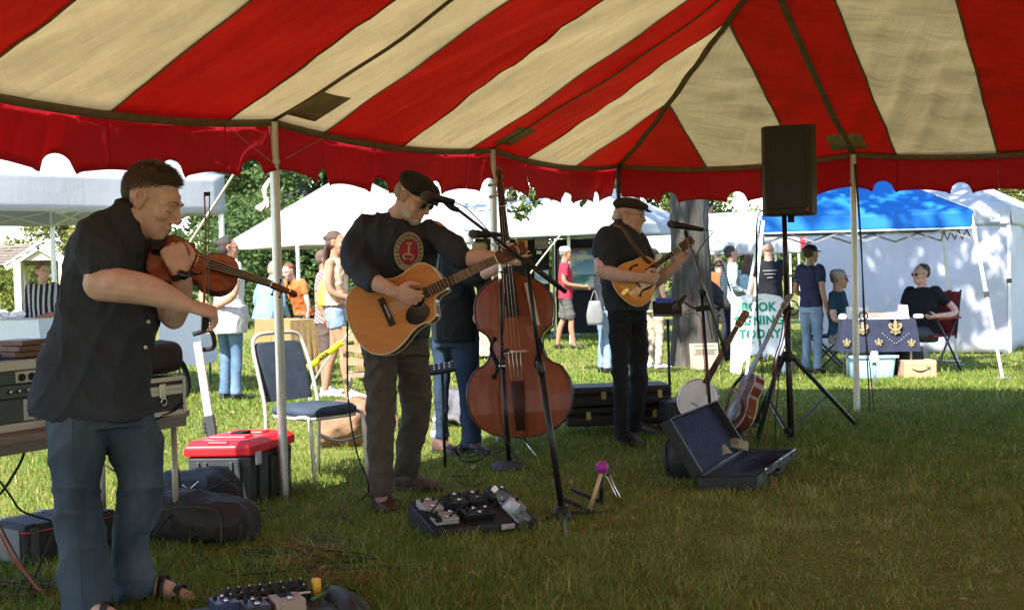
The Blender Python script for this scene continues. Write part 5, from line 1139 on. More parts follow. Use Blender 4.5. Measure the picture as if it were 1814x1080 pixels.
passer('woman with long brown hair in crochet top and denim shorts', 594, 13.3, 1.71, 98, crochet, M_JEAN_L, hair='halfup', hairc=(0.075, 0.04, 0.026), female=True, sleeve='none', legwear='hot', sk=SK_C, shoes=M_SHOE_W, arms={1: ((0.20, 0.00, 1.14), (0.12, 0.22, 1.04)), -1: ((-0.20, 0.0, 1.14), (-0.10, 0.22, 1.04))}, hem=0.99, stride=0.8, head_turn=10)
# ================================================================== STRINGED INSTRUMENTS
def wood(name, ca, cb, rough=0.32, coat=0.35, sc_=6, st=(1, 1, 1)): return mat(name, ca, rough, col2=cb, vscale=sc_, stretch=st, coat=coat, spec=0.25)
M_EBONY = wood('ebony', (0.012, 0.010, 0.009), (0.022, 0.017, 0.014), 0.35, 0.1); M_STRING = mat('string_wire', (0.70, 0.62, 0.50), 0.4, 0.6); M_CHROME = mat('chrome', (0.65, 0.65, 0.66), 0.18, 1.0); M_GOLD = mat('brass', (0.60, 0.42, 0.16), 0.3, 1.0); M_BONE = mat('bone', (0.75, 0.70, 0.58), 0.5)
def prof(pts):
    a = np.array(pts, float); S = np.linspace(0, 1, 400); return lambda s: np.interp(s, a[:, 0], a[:, 1])
class Inst:
    """a waisted sound box laid along ax (tail to neck), width wx, front normal n"""
    def __init__(I, t, o, ax, wx, n, L, wl, wr, depth, arch, mt, ms, bind=None, ns=72, nu=15, edge=0.0):
        I.t, I.o, I.L, I.wl, I.wr, I.arch = t, np.asarray(o, float), L, wl, wr, arch
        I.ax = nrm(ax); I.n = nrm(n-np.dot(n, I.ax)*I.ax); wx = np.asarray(wx, float); I.wx = nrm(np.cross(I.ax, I.n)); I.wx = I.wx if np.dot(I.wx, wx) > 0 else -I.wx
        ss = 0.5-0.5*np.cos(np.linspace(0, PI, ns)); U = np.linspace(-1, 1, nu)
        def plate(sgn, off):
            return np.array([[I.pt(s, u, sgn, off) for u in U] for s in ss])
        fl = np.dot(np.cross(I.ax, I.wx), I.n) > 0
        for nm, sgn, off in (('front_plate', 1, 0), ('back_plate', -1, -depth)):
            g = MB(); pp = plate(sgn, off); g.grid(pp if fl == (sgn > 0) else pp[::-1]); ob = g.build(nm, mt if sgn > 0 else ms, t, True)
            if sgn > 0: I.front = ob
        e = [I.pt(s, -1, 0, 0) for s in ss]+[I.pt(s, 1, 0, 0) for s in ss[::-1]]; k = len(e)
        e2 = [q-I.n*depth for q in e]; g = MB(); g.add(e+e2, [(i, (i+1) % k, k+(i+1) % k, k+i) for i in range(k)]); I.rib = g.build('rib', ms, t, True)
        es = I.rib.modifiers.new('e', 'EDGE_SPLIT'); es.split_angle = 0.9
        if bind is not None:
            for q, nm in ((e, 'binding'), (e2, 'back_binding')):
                g = MB(); g.tube(q+[q[0]], 0.003 if edge == 0 else edge, 6); g.build(nm, bind, I.rib, True)
    def pt(I, s, u, sgn=1, off=0.0):
        w_ = (I.wr(s) if u > 0 else I.wl(s)); b = sgn*I.arch*(1-u*u)*min(1, 8*s*(1-s)+0.0) if sgn else 0.0
        return I.o+I.ax*(s*I.L)+I.wx*(u*w_)+I.n*(b+off)
    def loc(I, s, x, h=0.0):
        """point x metres across the front at s, lifted h"""
        w_ = max(1e-4, float(I.wr(s) if x > 0 else I.wl(s))); return I.pt(s, np.clip(x/w_, -1, 1), 1, h)
def fhole(I, s0, x0, ln, sgn, parent, r=0.004):
    g = MB(); pts = []
    for t in np.linspace(0, 1, 15):
        a = (t-0.5)*2; x = x0+sgn*(0.13*ln*math.sin(a*2.6)-0.10*ln*a); pts.append(I.loc(s0+a*0.5*ln/I.L, x, 0.001))
    rr = [r*0.6+r*0.9*math.sin(PI*t) for t in np.linspace(0, 1, 15)]
    g.tube(pts, rr, 6); g.ell(pts[0], r*1.7, n=8, m=6); g.ell(pts[-1], r*1.7, n=8, m=6); g.build('sound_hole', mat('hole_black', (0.004, 0.003, 0.003), 0.9), parent, True)
def neck_parts(I, t, p0, p1, w0, w1, th, m_board, m_neck, frets=0, scale=None, nstr=4, head_len=0.15, head_w=0.04, head_style='flat', bridge_pt=None, tuner=M_CHROME, back=0.2):
    """neck from p0 (board end on the body) to p1 (nut); strings run to bridge_pt"""
    p0, p1 = np.asarray(p0, float), np.asarray(p1, float); d = nrm(p1-p0); n = nrm(I.n-np.dot(I.n, d)*d); x = nrm(np.cross(d, n)); L = np.linalg.norm(p1-p0)
    g = MB(); vs = []
    for q, w_ in ((p0, w0), (p1, w1)):
        for j in range(9):
            a = PI*j/8; vs.append(q+x*w_*math.cos(a)-n*th*math.sin(a))
    g.add(vs, [(j, j+1, 9+j+1, 9+j) for j in range(8)]+[(0, 9, 17, 8), tuple(range(9))[::-1], tuple(range(9, 18))]); g.build('neck', m_neck, t, True)
    g = MB(); e = n*0.004; g.add([p0-x*w0, p0+x*w0, p1+x*w1, p1-x*w1, p0-x*w0+e, p0+x*w0+e, p1+x*w1+e, p1-x*w1+e], [(3, 2, 1, 0), (4, 5, 6, 7), (0, 1, 5, 4), (1, 2, 6, 5), (2, 3, 7, 6), (3, 0, 4, 7)]); fb = g.build('fingerboard', m_board, t)
    br = np.asarray(bridge_pt) if bridge_pt is not None else p0; SL = np.linalg.norm(p1-br)
    for k in range(1, frets+1):
        pos = SL*(1-2**(-k/12.0))
        if pos > L-0.004: break
        q = p1-d*pos; w_ = w1+(w0-w1)*pos/L; g = MB(); g.tube([q-x*w_+n*0.0048, q+x*w_+n*0.0048], 0.0013, 5); g.build('fret', M_CHROME, fb)
    g = MB(); g.obox(p1+n*0.004, x*w1, d*0.003, n*0.005); g.build('nut', M_BONE, fb)
    hd = nrm(d-n*back)
    if head_style == 'flat':
        hn = np.cross(x, hd); hn = hn if np.dot(hn, n) > 0 else -hn; g = MB()
        g.prism([(-w1*1.05, 0), (w1*1.05, 0), (head_w*1.05, head_len*0.12), (head_w, head_len*0.9), (head_w*0.6, head_len), (0, head_len*0.96), (-head_w*0.6, head_len), (-head_w, head_len*0.9), (-head_w*1.05, head_len*0.12)], p1-hn*0.012, x, hd, hn*0.015); h_ = g.build('headstock', m_neck, t, bev=0.001)
        per = (nstr+1)//2
        for k in range(nstr):
            sd = -1 if k < per else 1; q = k % per; c = p1+hd*head_len*(0.28+0.52*q/max(1, per-1))+x*sd*head_w
            g = MB(); g.tube([c-x*sd*0.012+hn*0.004, c-x*sd*0.012+hn*0.016], 0.0035, 7); g.tube([c, c+x*sd*0.016], 0.003, 6); g.ell(c+x*sd*0.021, x*0.007, hd*0.009, hn*0.004, 8, 6); g.build('tuner', tuner, h_, True)
    else:   # carved scroll with pegs
        sc_ = head_len; q0, q1 = p1, p1+d*sc_*0.72; g = MB(); g.loft([(q0-n*0.006*sc_/0.1, x*w1*1.05, n*0.010*sc_/0.1), ((q0+q1)/2-n*0.010*sc_/0.1, x*w1*0.95, n*0.012*sc_/0.1), (q1-n*0.012*sc_/0.1, x*w1*0.7, n*0.010*sc_/0.1)], 14, 3, 3.0)
        cen = p1+d*sc_*0.86-n*0.020*sc_/0.1; sp = []
        for k in range(22):
            a = -0.6+k*0.42; rr = sc_*0.16*(1-k/30); sp.append(cen+rr*(math.cos(a)*n+math.sin(a)*d))
        g.tube(sp, [sc_*0.075*(1-0.5*k/22) for k in range(22)], 9); g.obox(cen, x*w1*0.8, n*sc_*0.05, d*sc_*0.05); h_ = g.build('scroll', m_neck, t, True)
        for k in range(nstr):
            sd = -1 if k % 2 else 1; c = p1+d*sc_*(0.14+0.15*k)-n*0.010*sc_/0.1; g = MB(); g.tube([c-x*sd*w1, c+x*sd*w1*2.4], sc_*0.026, 8); g.ell(c+x*sd*w1*3.0, x*sc_*0.06, d*sc_*0.06 if sc_ < 0.15 else d*sc_*0.05, n*sc_*0.022, 10, 6); g.build('peg', M_EBONY if sc_ < 0.15 else tuner, h_, True)
    if bridge_pt is not None:
        for k in range(nstr):
            u = (k/(nstr-1)-0.5)*2; g = MB(); g.tube([p1+x*u*w1*0.82+n*0.008, br+x*u*w0*0.92+n*0.0], max(0.0009, 0.0005*SL), 5); g.build('string', M_STRING, t, True)
    return d, x, n, fb
VIOL = [(0, 0), (.015, .22), (.05, .36), (.12, .46), (.2, .5), (.3, .485), (.38, .435), (.42, .45), (.445, .37), (.5, .295), (.55, .275), (.6, .29), (.65, .345), (.672, .40), (.70, .37), (.75, .395), (.81, .405), (.88, .38), (.94, .30), (.98, .18), (1, 0)]
def scaled(p, w_): f = prof(p); return lambda s: f(s)*w_
def violin():
    Z = 4.92; a, b, e = P(264, 447, Z-0.06), P(421, 492, Z-0.02), P(516, 521, Z+0.0); o = a
    t = thing('violin', 'reddish brown violin held under the chin of the violinist', 'violin', a)
    mt = wood('violin_varnish', (0.19, 0.040, 0.018), (0.30, 0.075, 0.028), 0.28, 0.5, 9, (1, 1, 4)); ms = wood('violin_rib', (0.09, 0.022, 0.012), (0.15, 0.035, 0.018), 0.3, 0.4)
    ax = b-a; L = np.linalg.norm(ax); n = nrm(V(0.10, -0.80, 0.62))
    I = Inst(t, o, ax, V(0, 0, -1), n, L, scaled(VIOL, 0.212), scaled(VIOL, 0.212), 0.034, 0.014, mt, ms, ms, edge=0.0028)
    for sg in (-1, 1): fhole(I, 0.50, sg*0.036, 0.075, sg, I.front, 0.0028)
    bp = I.loc(0.53, 0, 0.030); g = MB(); g.obox(I.loc(0.53, 0, 0.014), I.wx*0.021, I.ax*0.002, I.n*0.016); g.build('bridge', mat('maple_bridge', (0.50, 0.33, 0.16), 0.6), t)
    nut = I.o+I.ax*(I.L+0.128)+I.n*0.022
    neck_parts(I, t, I.loc(0.66, 0, 0.022), nut, 0.021, 0.0125, 0.017, M_EBONY, ms, 0, None, 4, 0.10, 0.02, 'scroll', bp)
    g = MB(); q0, q1 = I.loc(0.03, 0, 0.008), I.loc(0.36, 0, 0.018); g.loft([(q0, I.wx*0.010, I.n*0.003), (q1, I.wx*0.021, I.n*0.005)], 12, 1, 3); g.build('tailpiece', M_EBONY, t, True)
    g = MB(); c = I.loc(0.05, -0.05, 0.018); g.ell(c, I.ax*0.032, I.wx*0.048, I.n*0.010); g.build('chin_rest', M_EBONY, t, True)
    # shoulder rest
    g = MB(); q = lambda u, h: I.pt(0.18, u, 0, -0.034-h); g.tube([q(-1.0, 0), q(-0.9, 0.03), q(0, 0.038), q(0.9, 0.03), q(1.0, 0.0)], [0.006, 0.009, 0.012, 0.009, 0.006], 8, 5); g.build('shoulder_rest', M_BLKPL, t, True)
    # bow
    t = thing('violin_bow', 'wooden violin bow held upright across the violin', 'bow', P(363, 600, 4.66)); Zb = 4.70
    tip, frog = P(366, 341, Zb+0.10), P(362, 588, Zb-0.04); d = nrm(frog-tip); sx = nrm(np.cross(d, V(0, 1, 0)))
    sx = sx if sx[0] < 0 else -sx
    g = MB(); k = np.linspace(0, 1, 9); g.tube([tip+(frog-tip)*u+sx*(0.004+0.008*math.sin(PI*u)*-1+0.004) for u in k], [0.0028+0.0018*u for u in k], 8); g.build('stick', wood('bow_stick', (0.20, 0.075, 0.03), (0.28, 0.11, 0.05)), t, True)
    g = MB(); g.obox(tip+(frog-tip)*0.48-sx*0.011, d*0.46*np.linalg.norm(frog-tip), V(0, 0.005, 0), sx*0.0010); g.build('bow_hair', mat('bow_hair', (0.10, 0.09, 0.085), 0.7), t)
    g = MB(); g.obox(tip+d*0.006-sx*0.002, d*0.008, V(0, 0.004, 0), sx*0.012); g.build('tip', M_EBONY, t, bev=0.002); g = MB(); g.obox(frog-d*0.03-sx*0.004, d*0.026, V(0, 0.007, 0), sx*0.012); g.build('frog', M_EBONY, t, bev=0.002)
violin()
def guitar():
    Z = 6.74; a, b, nut = P(622, 583, Z+0.02), P(787, 503, Z-0.03), P(879, 459, Z-0.05); t = thing('acoustic_guitar', 'honey coloured cutaway acoustic guitar played by the man in the black cap', 'guitar', a)
    mt = wood('spruce_top', (0.44, 0.150, 0.034), (0.52, 0.20, 0.052), 0.33, 0.2, 5, (1, 1, 5)); ms = wood('guitar_side', (0.035, 0.016, 0.010), (0.07, 0.03, 0.018), 0.22, 0.5)
    L = np.linalg.norm(b-a); base = [(0, 0), (.01, .17), (.04, .30), (.09, .40), (.16, .465), (.25, .5), (.34, .49), (.44, .44), (.53, .375), (.60, .35), (.68, .355), (.76, .38), (.84, .39), (.91, .36), (.96, .28), (.99, .15), (1, .08)]
    cut = [(0, 0), (.01, .17), (.04, .30), (.09, .40), (.16, .465), (.25, .5), (.34, .49), (.44, .44), (.53, .375), (.60, .345), (.68, .345), (.74, .355), (.785, .34), (.815, .29), (.83, .20), (.86, .12), (.90, .085), (1, .075)]
    I = Inst(t, a, b-a, V(0.43, 0, -0.9), V(-0.05, -1, 0.16), L, scaled(base, 0.405), scaled(cut, 0.405), 0.108, 0.002, mt, ms, mat('cream_binding', (0.62, 0.52, 0.36), 0.5), ns=90)
    MH = mat('hole_black', (0.004, 0.003, 0.003), 0.9); g = MB(); c = I.loc(0.70, 0.0, 0.0012); g.lathe([(0.0475, 0), (0.0475, 0.0012)], c, I.n, 28); g.build('sound_hole', MH, I.front)
    g = MB(); g.tube([c+0.054*(math.cos(q)*I.ax+math.sin(q)*I.wx) for q in np.linspace(0, 2*PI, 33)], 0.0022, 5); g.build('rosette', mat('rosette', (0.25, 0.15, 0.08), 0.4), I.front, True)
    g = MB(); pg = []
    for q in np.linspace(0, 2*PI, 24, endpoint=False): rr = 0.050+0.016*math.cos(q-0.3); pg.append((rr*1.35*math.cos(q), rr*math.sin(q)))
    g.prism(pg, I.loc(0.615, 0.075, 0.0016), I.ax, I.wx, I.n*0.0014); g.build('pickguard', mat('pickguard', (0.012, 0.011, 0.011), 0.12, spec=0.7), I.front)
    br = I.loc(0.385, 0, 0.010); g = MB(); g.obox(I.loc(0.385, 0, 0.005), I.wx*0.078, I.ax*0.017, I.n*0.005); g.build('bridge', M_EBONY, t, bev=0.002); g = MB(); g.obox(I.loc(0.397, 0, 0.012), I.wx*0.038, I.ax*0.0015, I.n*0.003); g.build('saddle', M_BONE, t)
    neck_parts(I, t, I.loc(0.79, 0, 0.006), nut+I.n*0.0, 0.028, 0.0215, 0.022, wood('rosewood', (0.03, 0.016, 0.011), (0.05, 0.026, 0.016)), wood('mahogany_neck', (0.10, 0.04, 0.02), (0.15, 0.06, 0.03)), 16, None, 6, 0.17, 0.036, 'flat', br, M_CHROME, 0.12)
    return I
GI = guitar()
def mandolin():
    Z = 8.92; a, b, nut = P(1099, 524, Z-0.02), P(1163, 466, Z-0.02), P(1204, 440, Z+0.02); t = thing('mandolin', 'amber mandolin played by the man in the brown flat cap', 'mandolin', a)
    mt = wood('amber_top', (0.55, 0.20, 0.030), (0.66, 0.29, 0.055), 0.25, 0.5, 5); ms = wood('amber_side', (0.20, 0.06, 0.02), (0.28, 0.09, 0.03))
    L = np.linalg.norm(b-a); p = [(0, 0), (.012, .14), (.04, .28), (.10, .40), (.2, .48), (.32, .5), (.45, .485), (.58, .43), (.70, .37), (.80, .34), (.88, .32), (.94, .26), (.98, .16), (1, .08)]
    c = [(0, 0), (.012, .14), (.04, .28), (.10, .40), (.2, .48), (.32, .5), (.45, .485), (.58, .42), (.68, .33), (.76, .24), (.86, .15), (1, .07)]
    I = Inst(t, a, b-a, V(0.65, 0, -0.75), V(0.0, -1, 0.12), L, scaled(p, 0.315), scaled(c, 0.315), 0.055, 0.014, mt, ms, mat('cream_binding', (0.62, 0.52, 0.36), 0.5), edge=0.0025)
    fhole(I, 0.48, -0.085, 0.13, -1, I.front, 0.0055); fhole(I, 0.50, 0.085, 0.13, 1, I.front, 0.0055)
    br = I.loc(0.42, 0, 0.016); g = MB(); g.obox(I.loc(0.42, 0, 0.008), I.wx*0.05, I.ax*0.006, I.n*0.009); g.build('bridge', M_EBONY, t); g = MB(); g.obox(I.loc(0.13, 0.0, 0.006), I.wx*0.014, I.ax*0.028, I.n*0.003); g.build('tailpiece', M_GOLD, t, bev=0.001)
    neck_parts(I, t, I.loc(0.72, 0, 0.012), nut, 0.020, 0.016, 0.018, M_EBONY, wood('dark_neck', (0.06, 0.025, 0.014), (0.09, 0.035, 0.02)), 14, None, 8, 0.13, 0.030, 'flat', br, M_CHROME, 0.15)
    # strap
    g = MB(); pts = np.array([P(1088, 398, Z+0.04), P(1104, 405, Z-0.08), P(1120, 430, Z-0.13), P(1140, 455, Z-0.10), P(1152, 466, Z-0.03)]); q = catmull(pts, 6); sd = V(0.012, 0, 0.008); g.grid(np.stack([q-sd, q+sd], 1)); o = g.build('strap', mat('brown_strap', (0.09, 0.05, 0.03), 0.7), t, True); m_ = o.modifiers.new('t', 'SOLIDIFY'); m_.thickness = 0.003
    return I
MI = mandolin()
def double_bass():
    Z = 8.62; a, b, nut = P(924, 774, Z), P(906, 484, Z+0.12), P(890, 366, Z+0.17); t = thing('double_bass', 'reddish brown double bass standing behind the microphone stands', 'double bass', on_ground(945, 8.66))
    mt = wood('bass_top', (0.145, 0.028, 0.008), (0.235, 0.056, 0.016), 0.40, 0.08, 2.0, (9, 9, 0.5)); ms = wood('bass_rib', (0.045, 0.014, 0.008), (0.085, 0.025, 0.012), 0.3, 0.4, 2.5)
    L = np.linalg.norm(b-a); pL = [(774, 0), (772, 30), (766, 52), (752, 74), (730, 89), (700, 94), (675, 90), (658, 80), (650, 74), (647, 62), (636, 51), (620, 45), (604, 45), (592, 50), (584, 60), (580, 67), (574, 66), (560, 70), (540, 71), (522, 66), (508, 55), (497, 40), (489, 24), (484, 12)]
    s_ = Z/FPX; f = scaled([((774-y)/290.0, w_*s_) for y, w_ in pL], 1.0)
    I = Inst(t, a, b-a, V(1, 0, 0), V(-0.10, -1, 0.10), L, f, f, 0.20, 0.028, mt, ms, wood('bass_edge', (0.05, 0.016, 0.008), (0.07, 0.02, 0.01)), ns=100, edge=0.007)
    for sg in (-1, 1): fhole(I, 0.49, sg*0.150, 0.25, sg, I.front, 0.011)
    bc = I.loc(0.515, 0.0, 0.0); g = MB(); x, y = I.wx, I.n
    g.prism([(-0.085, 0), (-0.05, 0), (-0.03, 0.05), (0.03, 0.05), (0.05, 0), (0.085, 0), (0.07, 0.06), (0.078, 0.095), (0, 0.118), (-0.078, 0.095), (-0.07, 0.06)], bc-I.ax*0.006, x, y, I.ax*0.014); g.build('bridge', wood('maple_bridge2', (0.38, 0.22, 0.10), (0.48, 0.30, 0.15)), t)
    br = I.loc(0.515, 0, 0.122)
    neck_parts(I, t, I.loc(0.73, 0, 0.055), nut+I.n*0.03, 0.044, 0.024, 0.030, M_EBONY, ms, 0, None, 4, 0.27, 0.03, 'scroll', br, M_GPOST, 0.1)
    g = MB(); q0, q1 = I.loc(0.04, 0, 0.035), I.loc(0.34, 0, 0.055); g.loft([(q0, x*0.028, y*0.010), (q1, x*0.046, y*0.012)], 14, 1, 3); g.build('tailpiece', wood('dark_tail', (0.03, 0.012, 0.008), (0.05, 0.018, 0.011), 0.5, 0.0), t, True)
    for k in range(4): g = MB(); u = (k/3-0.5)*2; g.tube([br+x*u*0.04, q1+x*u*0.035+y*0.012], 0.0022, 5); g.build('tail_string', M_STRING, t, True)
    e0 = I.loc(0.0, 0.0, -0.09); e1 = on_ground(945, 8.62); g = MB(); g.tube([e0, e1], 0.008, 8); g.build('endpin', M_CHROME, t, True)
    g = MB(); g.obox(I.loc(0.80, 0.13, 0.02), I.wx*0.024+I.ax*-0.006, I.ax*0.14+I.wx*-0.02, I.n*0.002); g.build('paper_tag', mat('kraft_paper', (0.42, 0.30, 0.22), 0.8), t)
    g = MB(); g.tube([I.loc(0.515, 0.03, 0.03), I.loc(0.44, 0.0, 0.04), I.loc(0.40, 0.03, 0.035), I.loc(0.36, 0.05, 0.06)], 0.004, 6, 5); g.build('pickup_wire', M_BLKPL, t, True)
    return I
BI = double_bass()
def banjo():
    t = thing('banjo', 'banjo with white head leaning on a stand behind the open case', 'banjo', on_ground(1232, 8.9)); Z = 8.85; c = P(1236, 708, Z); n = nrm(V(-0.42, -0.85, 0.30)); nk = nrm(P(1300, 580, Z+0.02)-c); nk = nrm(nk-np.dot(nk, n)*n); r = 0.142
    g = MB(); g.lathe([(r*0.96, -0.06), (r, -0.055), (r, 0.0), (r*0.985, 0.004)], c, n, 36); g.build('rim', wood('banjo_rim', (0.12, 0.05, 0.025), (0.18, 0.08, 0.04)), t, True); g = MB(); g.lathe([(r*0.97, 0.003), (r*0.97, 0.006)], c, n, 36); g.build('drum_head', mat('banjo_skin', (0.62, 0.60, 0.58), 0.6, var=0.05), t)
    g = MB(); ring = [c+n*0.006+r*1.0*(math.cos(q)*nk+math.sin(q)*np.cross(n, nk)) for q in np.linspace(0, 2*PI, 41)]; g.tube(ring, 0.006, 7); g.build('tension_hoop', M_CHROME, t, True)
    for k in range(16): q = 2*PI*k/16; u = math.cos(q)*nk+math.sin(q)*np.cross(n, nk); g = MB(); g.tube([c+u*r*1.03+n*0.006, c+u*r*1.03-n*0.045], 0.0035, 6); g.build('tension_hook', M_CHROME, t, True)
    class Q: pass
    I = Q(); I.n = n; p0 = c+nk*r*0.85+n*0.014; p1 = P(1306, 578, Z+0.03)
    br = c-nk*0.04+n*0.016; g = MB(); g.obox(c-nk*0.04+n*0.011, np.cross(n, nk)*0.03, nk*0.002, n*0.007); g.build('bridge', M_EBONY, t)
    neck_parts(I, t, p0, p1, 0.024, 0.017, 0.018, M_EBONY, wood('banjo_neck', (0.13, 0.055, 0.028), (0.19, 0.085, 0.045)), 18, None, 4, 0.13, 0.026, 'flat', br, M_BONE, 0.12)
banjo()
def stand_guitar():
    t = thing('small_guitar', 'small sunburst guitar leaning back on a stand beside the loudspeaker pole', 'guitar', on_ground(1310, 8.85)); Z = 8.8; a, b = P(1292, 760, Z-0.04), P(1330, 660, Z+0.06); n = nrm(V(-0.93, -0.30, 0.22)); L = np.linalg.norm(b-a)
    mt = wood('dark_sunburst', (0.07, 0.022, 0.012), (0.14, 0.045, 0.02), 0.45, 0.05, 5); ms = wood('dark_side', (0.10, 0.03, 0.015), (0.16, 0.05, 0.025), 0.2, 0.6)
    base = [(0, 0), (.03, .28), (.1, .42), (.25, .5), (.4, .45), (.55, .34), (.62, .33), (.75, .38), (.85, .38), (.94, .28), (1, .1)]
    I = Inst(t, a, b-a, V(0.7, -0.7, 0), n, L, scaled(base, 0.28), scaled(base, 0.28), 0.075, 0.006, mt, ms, mat('cream_binding', (0.62, 0.52, 0.36), 0.5)); g = MB(); g.lathe([(0.085, 0.0), (0.088, 0.003), (0.07, 0.008), (0.01, 0.012)], I.loc(0.30, 0, 0.002), I.n, 28); g.build('resonator_plate', mat('dull_plate', (0.22, 0.20, 0.18), 0.45, 0.8), t, True)
    neck_parts(I, t, I.loc(0.85, 0, 0.008), P(1384, 548, Z+0.16), 0.024, 0.018, 0.018, wood('grey_board', (0.10, 0.085, 0.07), (0.15, 0.13, 0.11)), wood('grey_neck', (0.14, 0.11, 0.09), (0.19, 0.16, 0.13)), 14, None, 6, 0.14, 0.028, 'flat', I.loc(0.3, 0, 0.016), M_CHROME, 0.1)
    g = MB(); q = [I.loc(0.02, 0, 0.02), P(1330, 770, Z-0.12), P(1312, 700, Z-0.14), P(1296, 690, Z-0.12), P(1280, 740, Z-0.06)]; q = catmull(np.array(q), 6); sd = V(0.0, 0.018, 0.006); g.grid(np.stack([q-sd, q+sd], 1)); o = g.build('strap', mat('red_leather', (0.16, 0.035, 0.02), 0.5), t, True); o.modifiers.new('t', 'SOLIDIFY').thickness = 0.003
    # its stand
    t = thing('guitar_stand', 'black tubular stand holding the small guitar', 'stand', on_ground(1320, 8.95)); g = MB(); k = on_ground(1318, 9.1); g.tube([P(1318, 662, 9.0), P(1296, 690, 9.05), P(1286, 730, 9.0), on_ground(1282, 8.9)], 0.012, 8, 5); g.build('hoop', M_BLKPL, t, True)
    g = MB(); g.tube([P(1340, 752, 8.75), P(1322, 754, 8.72), P(1312, 772, 8.68), on_ground(1305, 8.66)], 0.012, 8, 5); g.build('leg', M_BLKPL, t, True); g = MB(); g.tube([P(1340, 752, 8.75), P(1300, 750, 8.85)], 0.012, 8); g.build('cradle', M_BLKPL, t, True)
stand_guitar()
# ================================================================== THE BAND
UPW = V(0, 0, 1)
def hair_mat(n, c): return mat(n, c, 0.7, var=0.4, vscale=40, bump=0.7, bscale=170, stretch=(2, 2, 0.8))
def violinist():
    Z = 4.9; F = Fig('person', 'violinist in black short sleeved shirt, blue jeans and sandals', on_ground(190, Z), Z); B = F.layer('b')
    pit = math.radians(22); fw = V(math.cos(pit), -0.10, -math.sin(pit)); up = V(math.sin(pit), 0, math.cos(pit)); hs = 1.13
    W = add_head(B, F.p(268, 358, 0.0), fw, up, hs, F.p(216, 402, 0.0), 0.062, 1.08, 1.05); r_, f_, u_ = frame(fw, up)
    B.ell(W(0, 0.010, -0.10), r_*0.045, f_*0.05, u_*0.03)
    F.limb('b', [(172, 412, -0.14), (170, 455, -0.20), (180, 500, -0.26)], [22, 24, 27]); F.limb('b', [(178, 502, -0.26), (215, 506, -0.29), (262, 514, -0.30), (300, 528, -0.31), (330, 541, -0.31)], [30, 29, 26, 20, 14])
    wr = F.p(331, 541, -0.31); add_hand(B, wr, nrm(F.p(376, 552, -0.28)-wr), V(-0.25, 0.1, -1), V(0.1, 1, 0.25), ((0.85, 0.75, 0.35), (0.95, 0.75, 0.4), (1.05, 0.7, 0.4), (0.95, 0.55, 0.3)), 1.10, 0.15, 0.7)
    F.limb('b', [(215, 425, 0.15), (262, 505, 0.10), (308, 562, 0.02)], [32, 28, 22]); F.limb('b', [(308, 560, 0.02), (316, 535, -0.03), (322, 505, -0.07), (322, 486, -0.09)], [22, 23, 19, 16])
    wr = F.p(321, 487, -0.09); add_hand(B, wr, nrm(F.p(304, 432, -0.09)-wr), V(-0.55, 0.75, -0.1), V(0.75, 0.45, 0.45), ((0.9, 0.95, 0.5), (1.0, 1.0, 0.5), (1.1, 1.0, 0.5), (1.2, 0.9, 0.5)), 1.16, 0.35, 0.6)
    F.sil('b', [(400, 150, 240), (500, 130, 255), (640, 90, 255), (735, 92, 268)], 0.13); F.limb('b', [(135, 735, -0.06), (136, 880, -0.05), (150, 1080, -0.05)], [36, 22, 15]); F.limb('b', [(232, 735, 0.08), (248, 860, 0.10), (236, 1035, 0.23)], [36, 22, 13])
    F.done('b', 'body', SK_A, 0.005, 3); face_bits(F, W, hs, brow=(0.13, 0.085, 0.06), eyes=False)
    g = MB()
    for k in (-1, 1): g.tube([W(k*0.016, 0.0815, -0.006), W(k*0.031, 0.0855, -0.0095), W(k*0.046, 0.076, -0.007)], 0.0016, 5, 4)
    g.build('lashes', mat('lash', (0.03, 0.02, 0.015), 0.8), F.t, True)['kind'] = 'stuff'
    F.sil('s', [(358, 208, 240, 0, 0.070), (366, 196, 246, 0, 0.085), (380, 168, 250, 0, 0.14), (400, 143, 258, 0, 0.185), (425, 127, 264, 0, 0.20), (460, 119, 268, 0, 0.20), (500, 113, 273, 0, 0.19), (540, 104, 279, 0, 0.18), (580, 92, 282, 0, 0.175), (620, 77, 274, 0, 0.175), (660, 64, 268, 0, 0.178), (700, 54, 270, 0, 0.182), (722, 51, 276, 0, 0.185), (740, 62, 277, 0, 0.175)], 0.18, 30, 4, 2.4)
    F.limb('s', [(176, 402, -0.10), (168, 425, -0.17), (184, 472, -0.235)], [34, 43, 43]); F.limb('s', [(150, 430, -0.14), (150, 465, -0.18), (156, 482, -0.20)], [30, 27, 22]); F.limb('s', [(208, 410, 0.12), (236, 455, 0.13), (256, 495, 0.10)], [36, 38, 34])
    F.sil('s', [(352, 206, 224, 0.0, 0.075), (374, 204, 246, 0.0, 0.085), (395, 216, 262, 0.0, 0.08)], 0.08)
    F.done('s', 'shirt', M_BLACKC, 0.0075, 3, fold=dict(amp=0.012, dirs=[V(1, 0, 0.15), V(1, 0, -0.9), V(0.3, 0, 1), V(0, 1, 0.3), V(1, 0.4, 0.5)], seed=4, k=20))
    g = MB()
    for px, py in ((263, 570), (258, 615), (262, 530)): g.ell(F.p(px, py, -0.135), V(0.007, 0, 0), V(0, 0.003, 0), V(0, 0, 0.007), 8, 6); g.build('shirt_button', mat('button', (0.5, 0.46, 0.40), 0.4), F.t, True); g = MB()
    F.sil('j', [(722, 84, 200, -0.05), (760, 84, 184, -0.06), (800, 88, 182, -0.06), (836, 92, 180, -0.05), (880, 97, 173, -0.05), (925, 100, 182, -0.05), (966, 103, 191, -0.05), (1007, 105, 198, -0.05), (1047, 107, 197, -0.05), (1075, 107, 194, -0.05), (1096, 107, 193, -0.04)], 0.115)
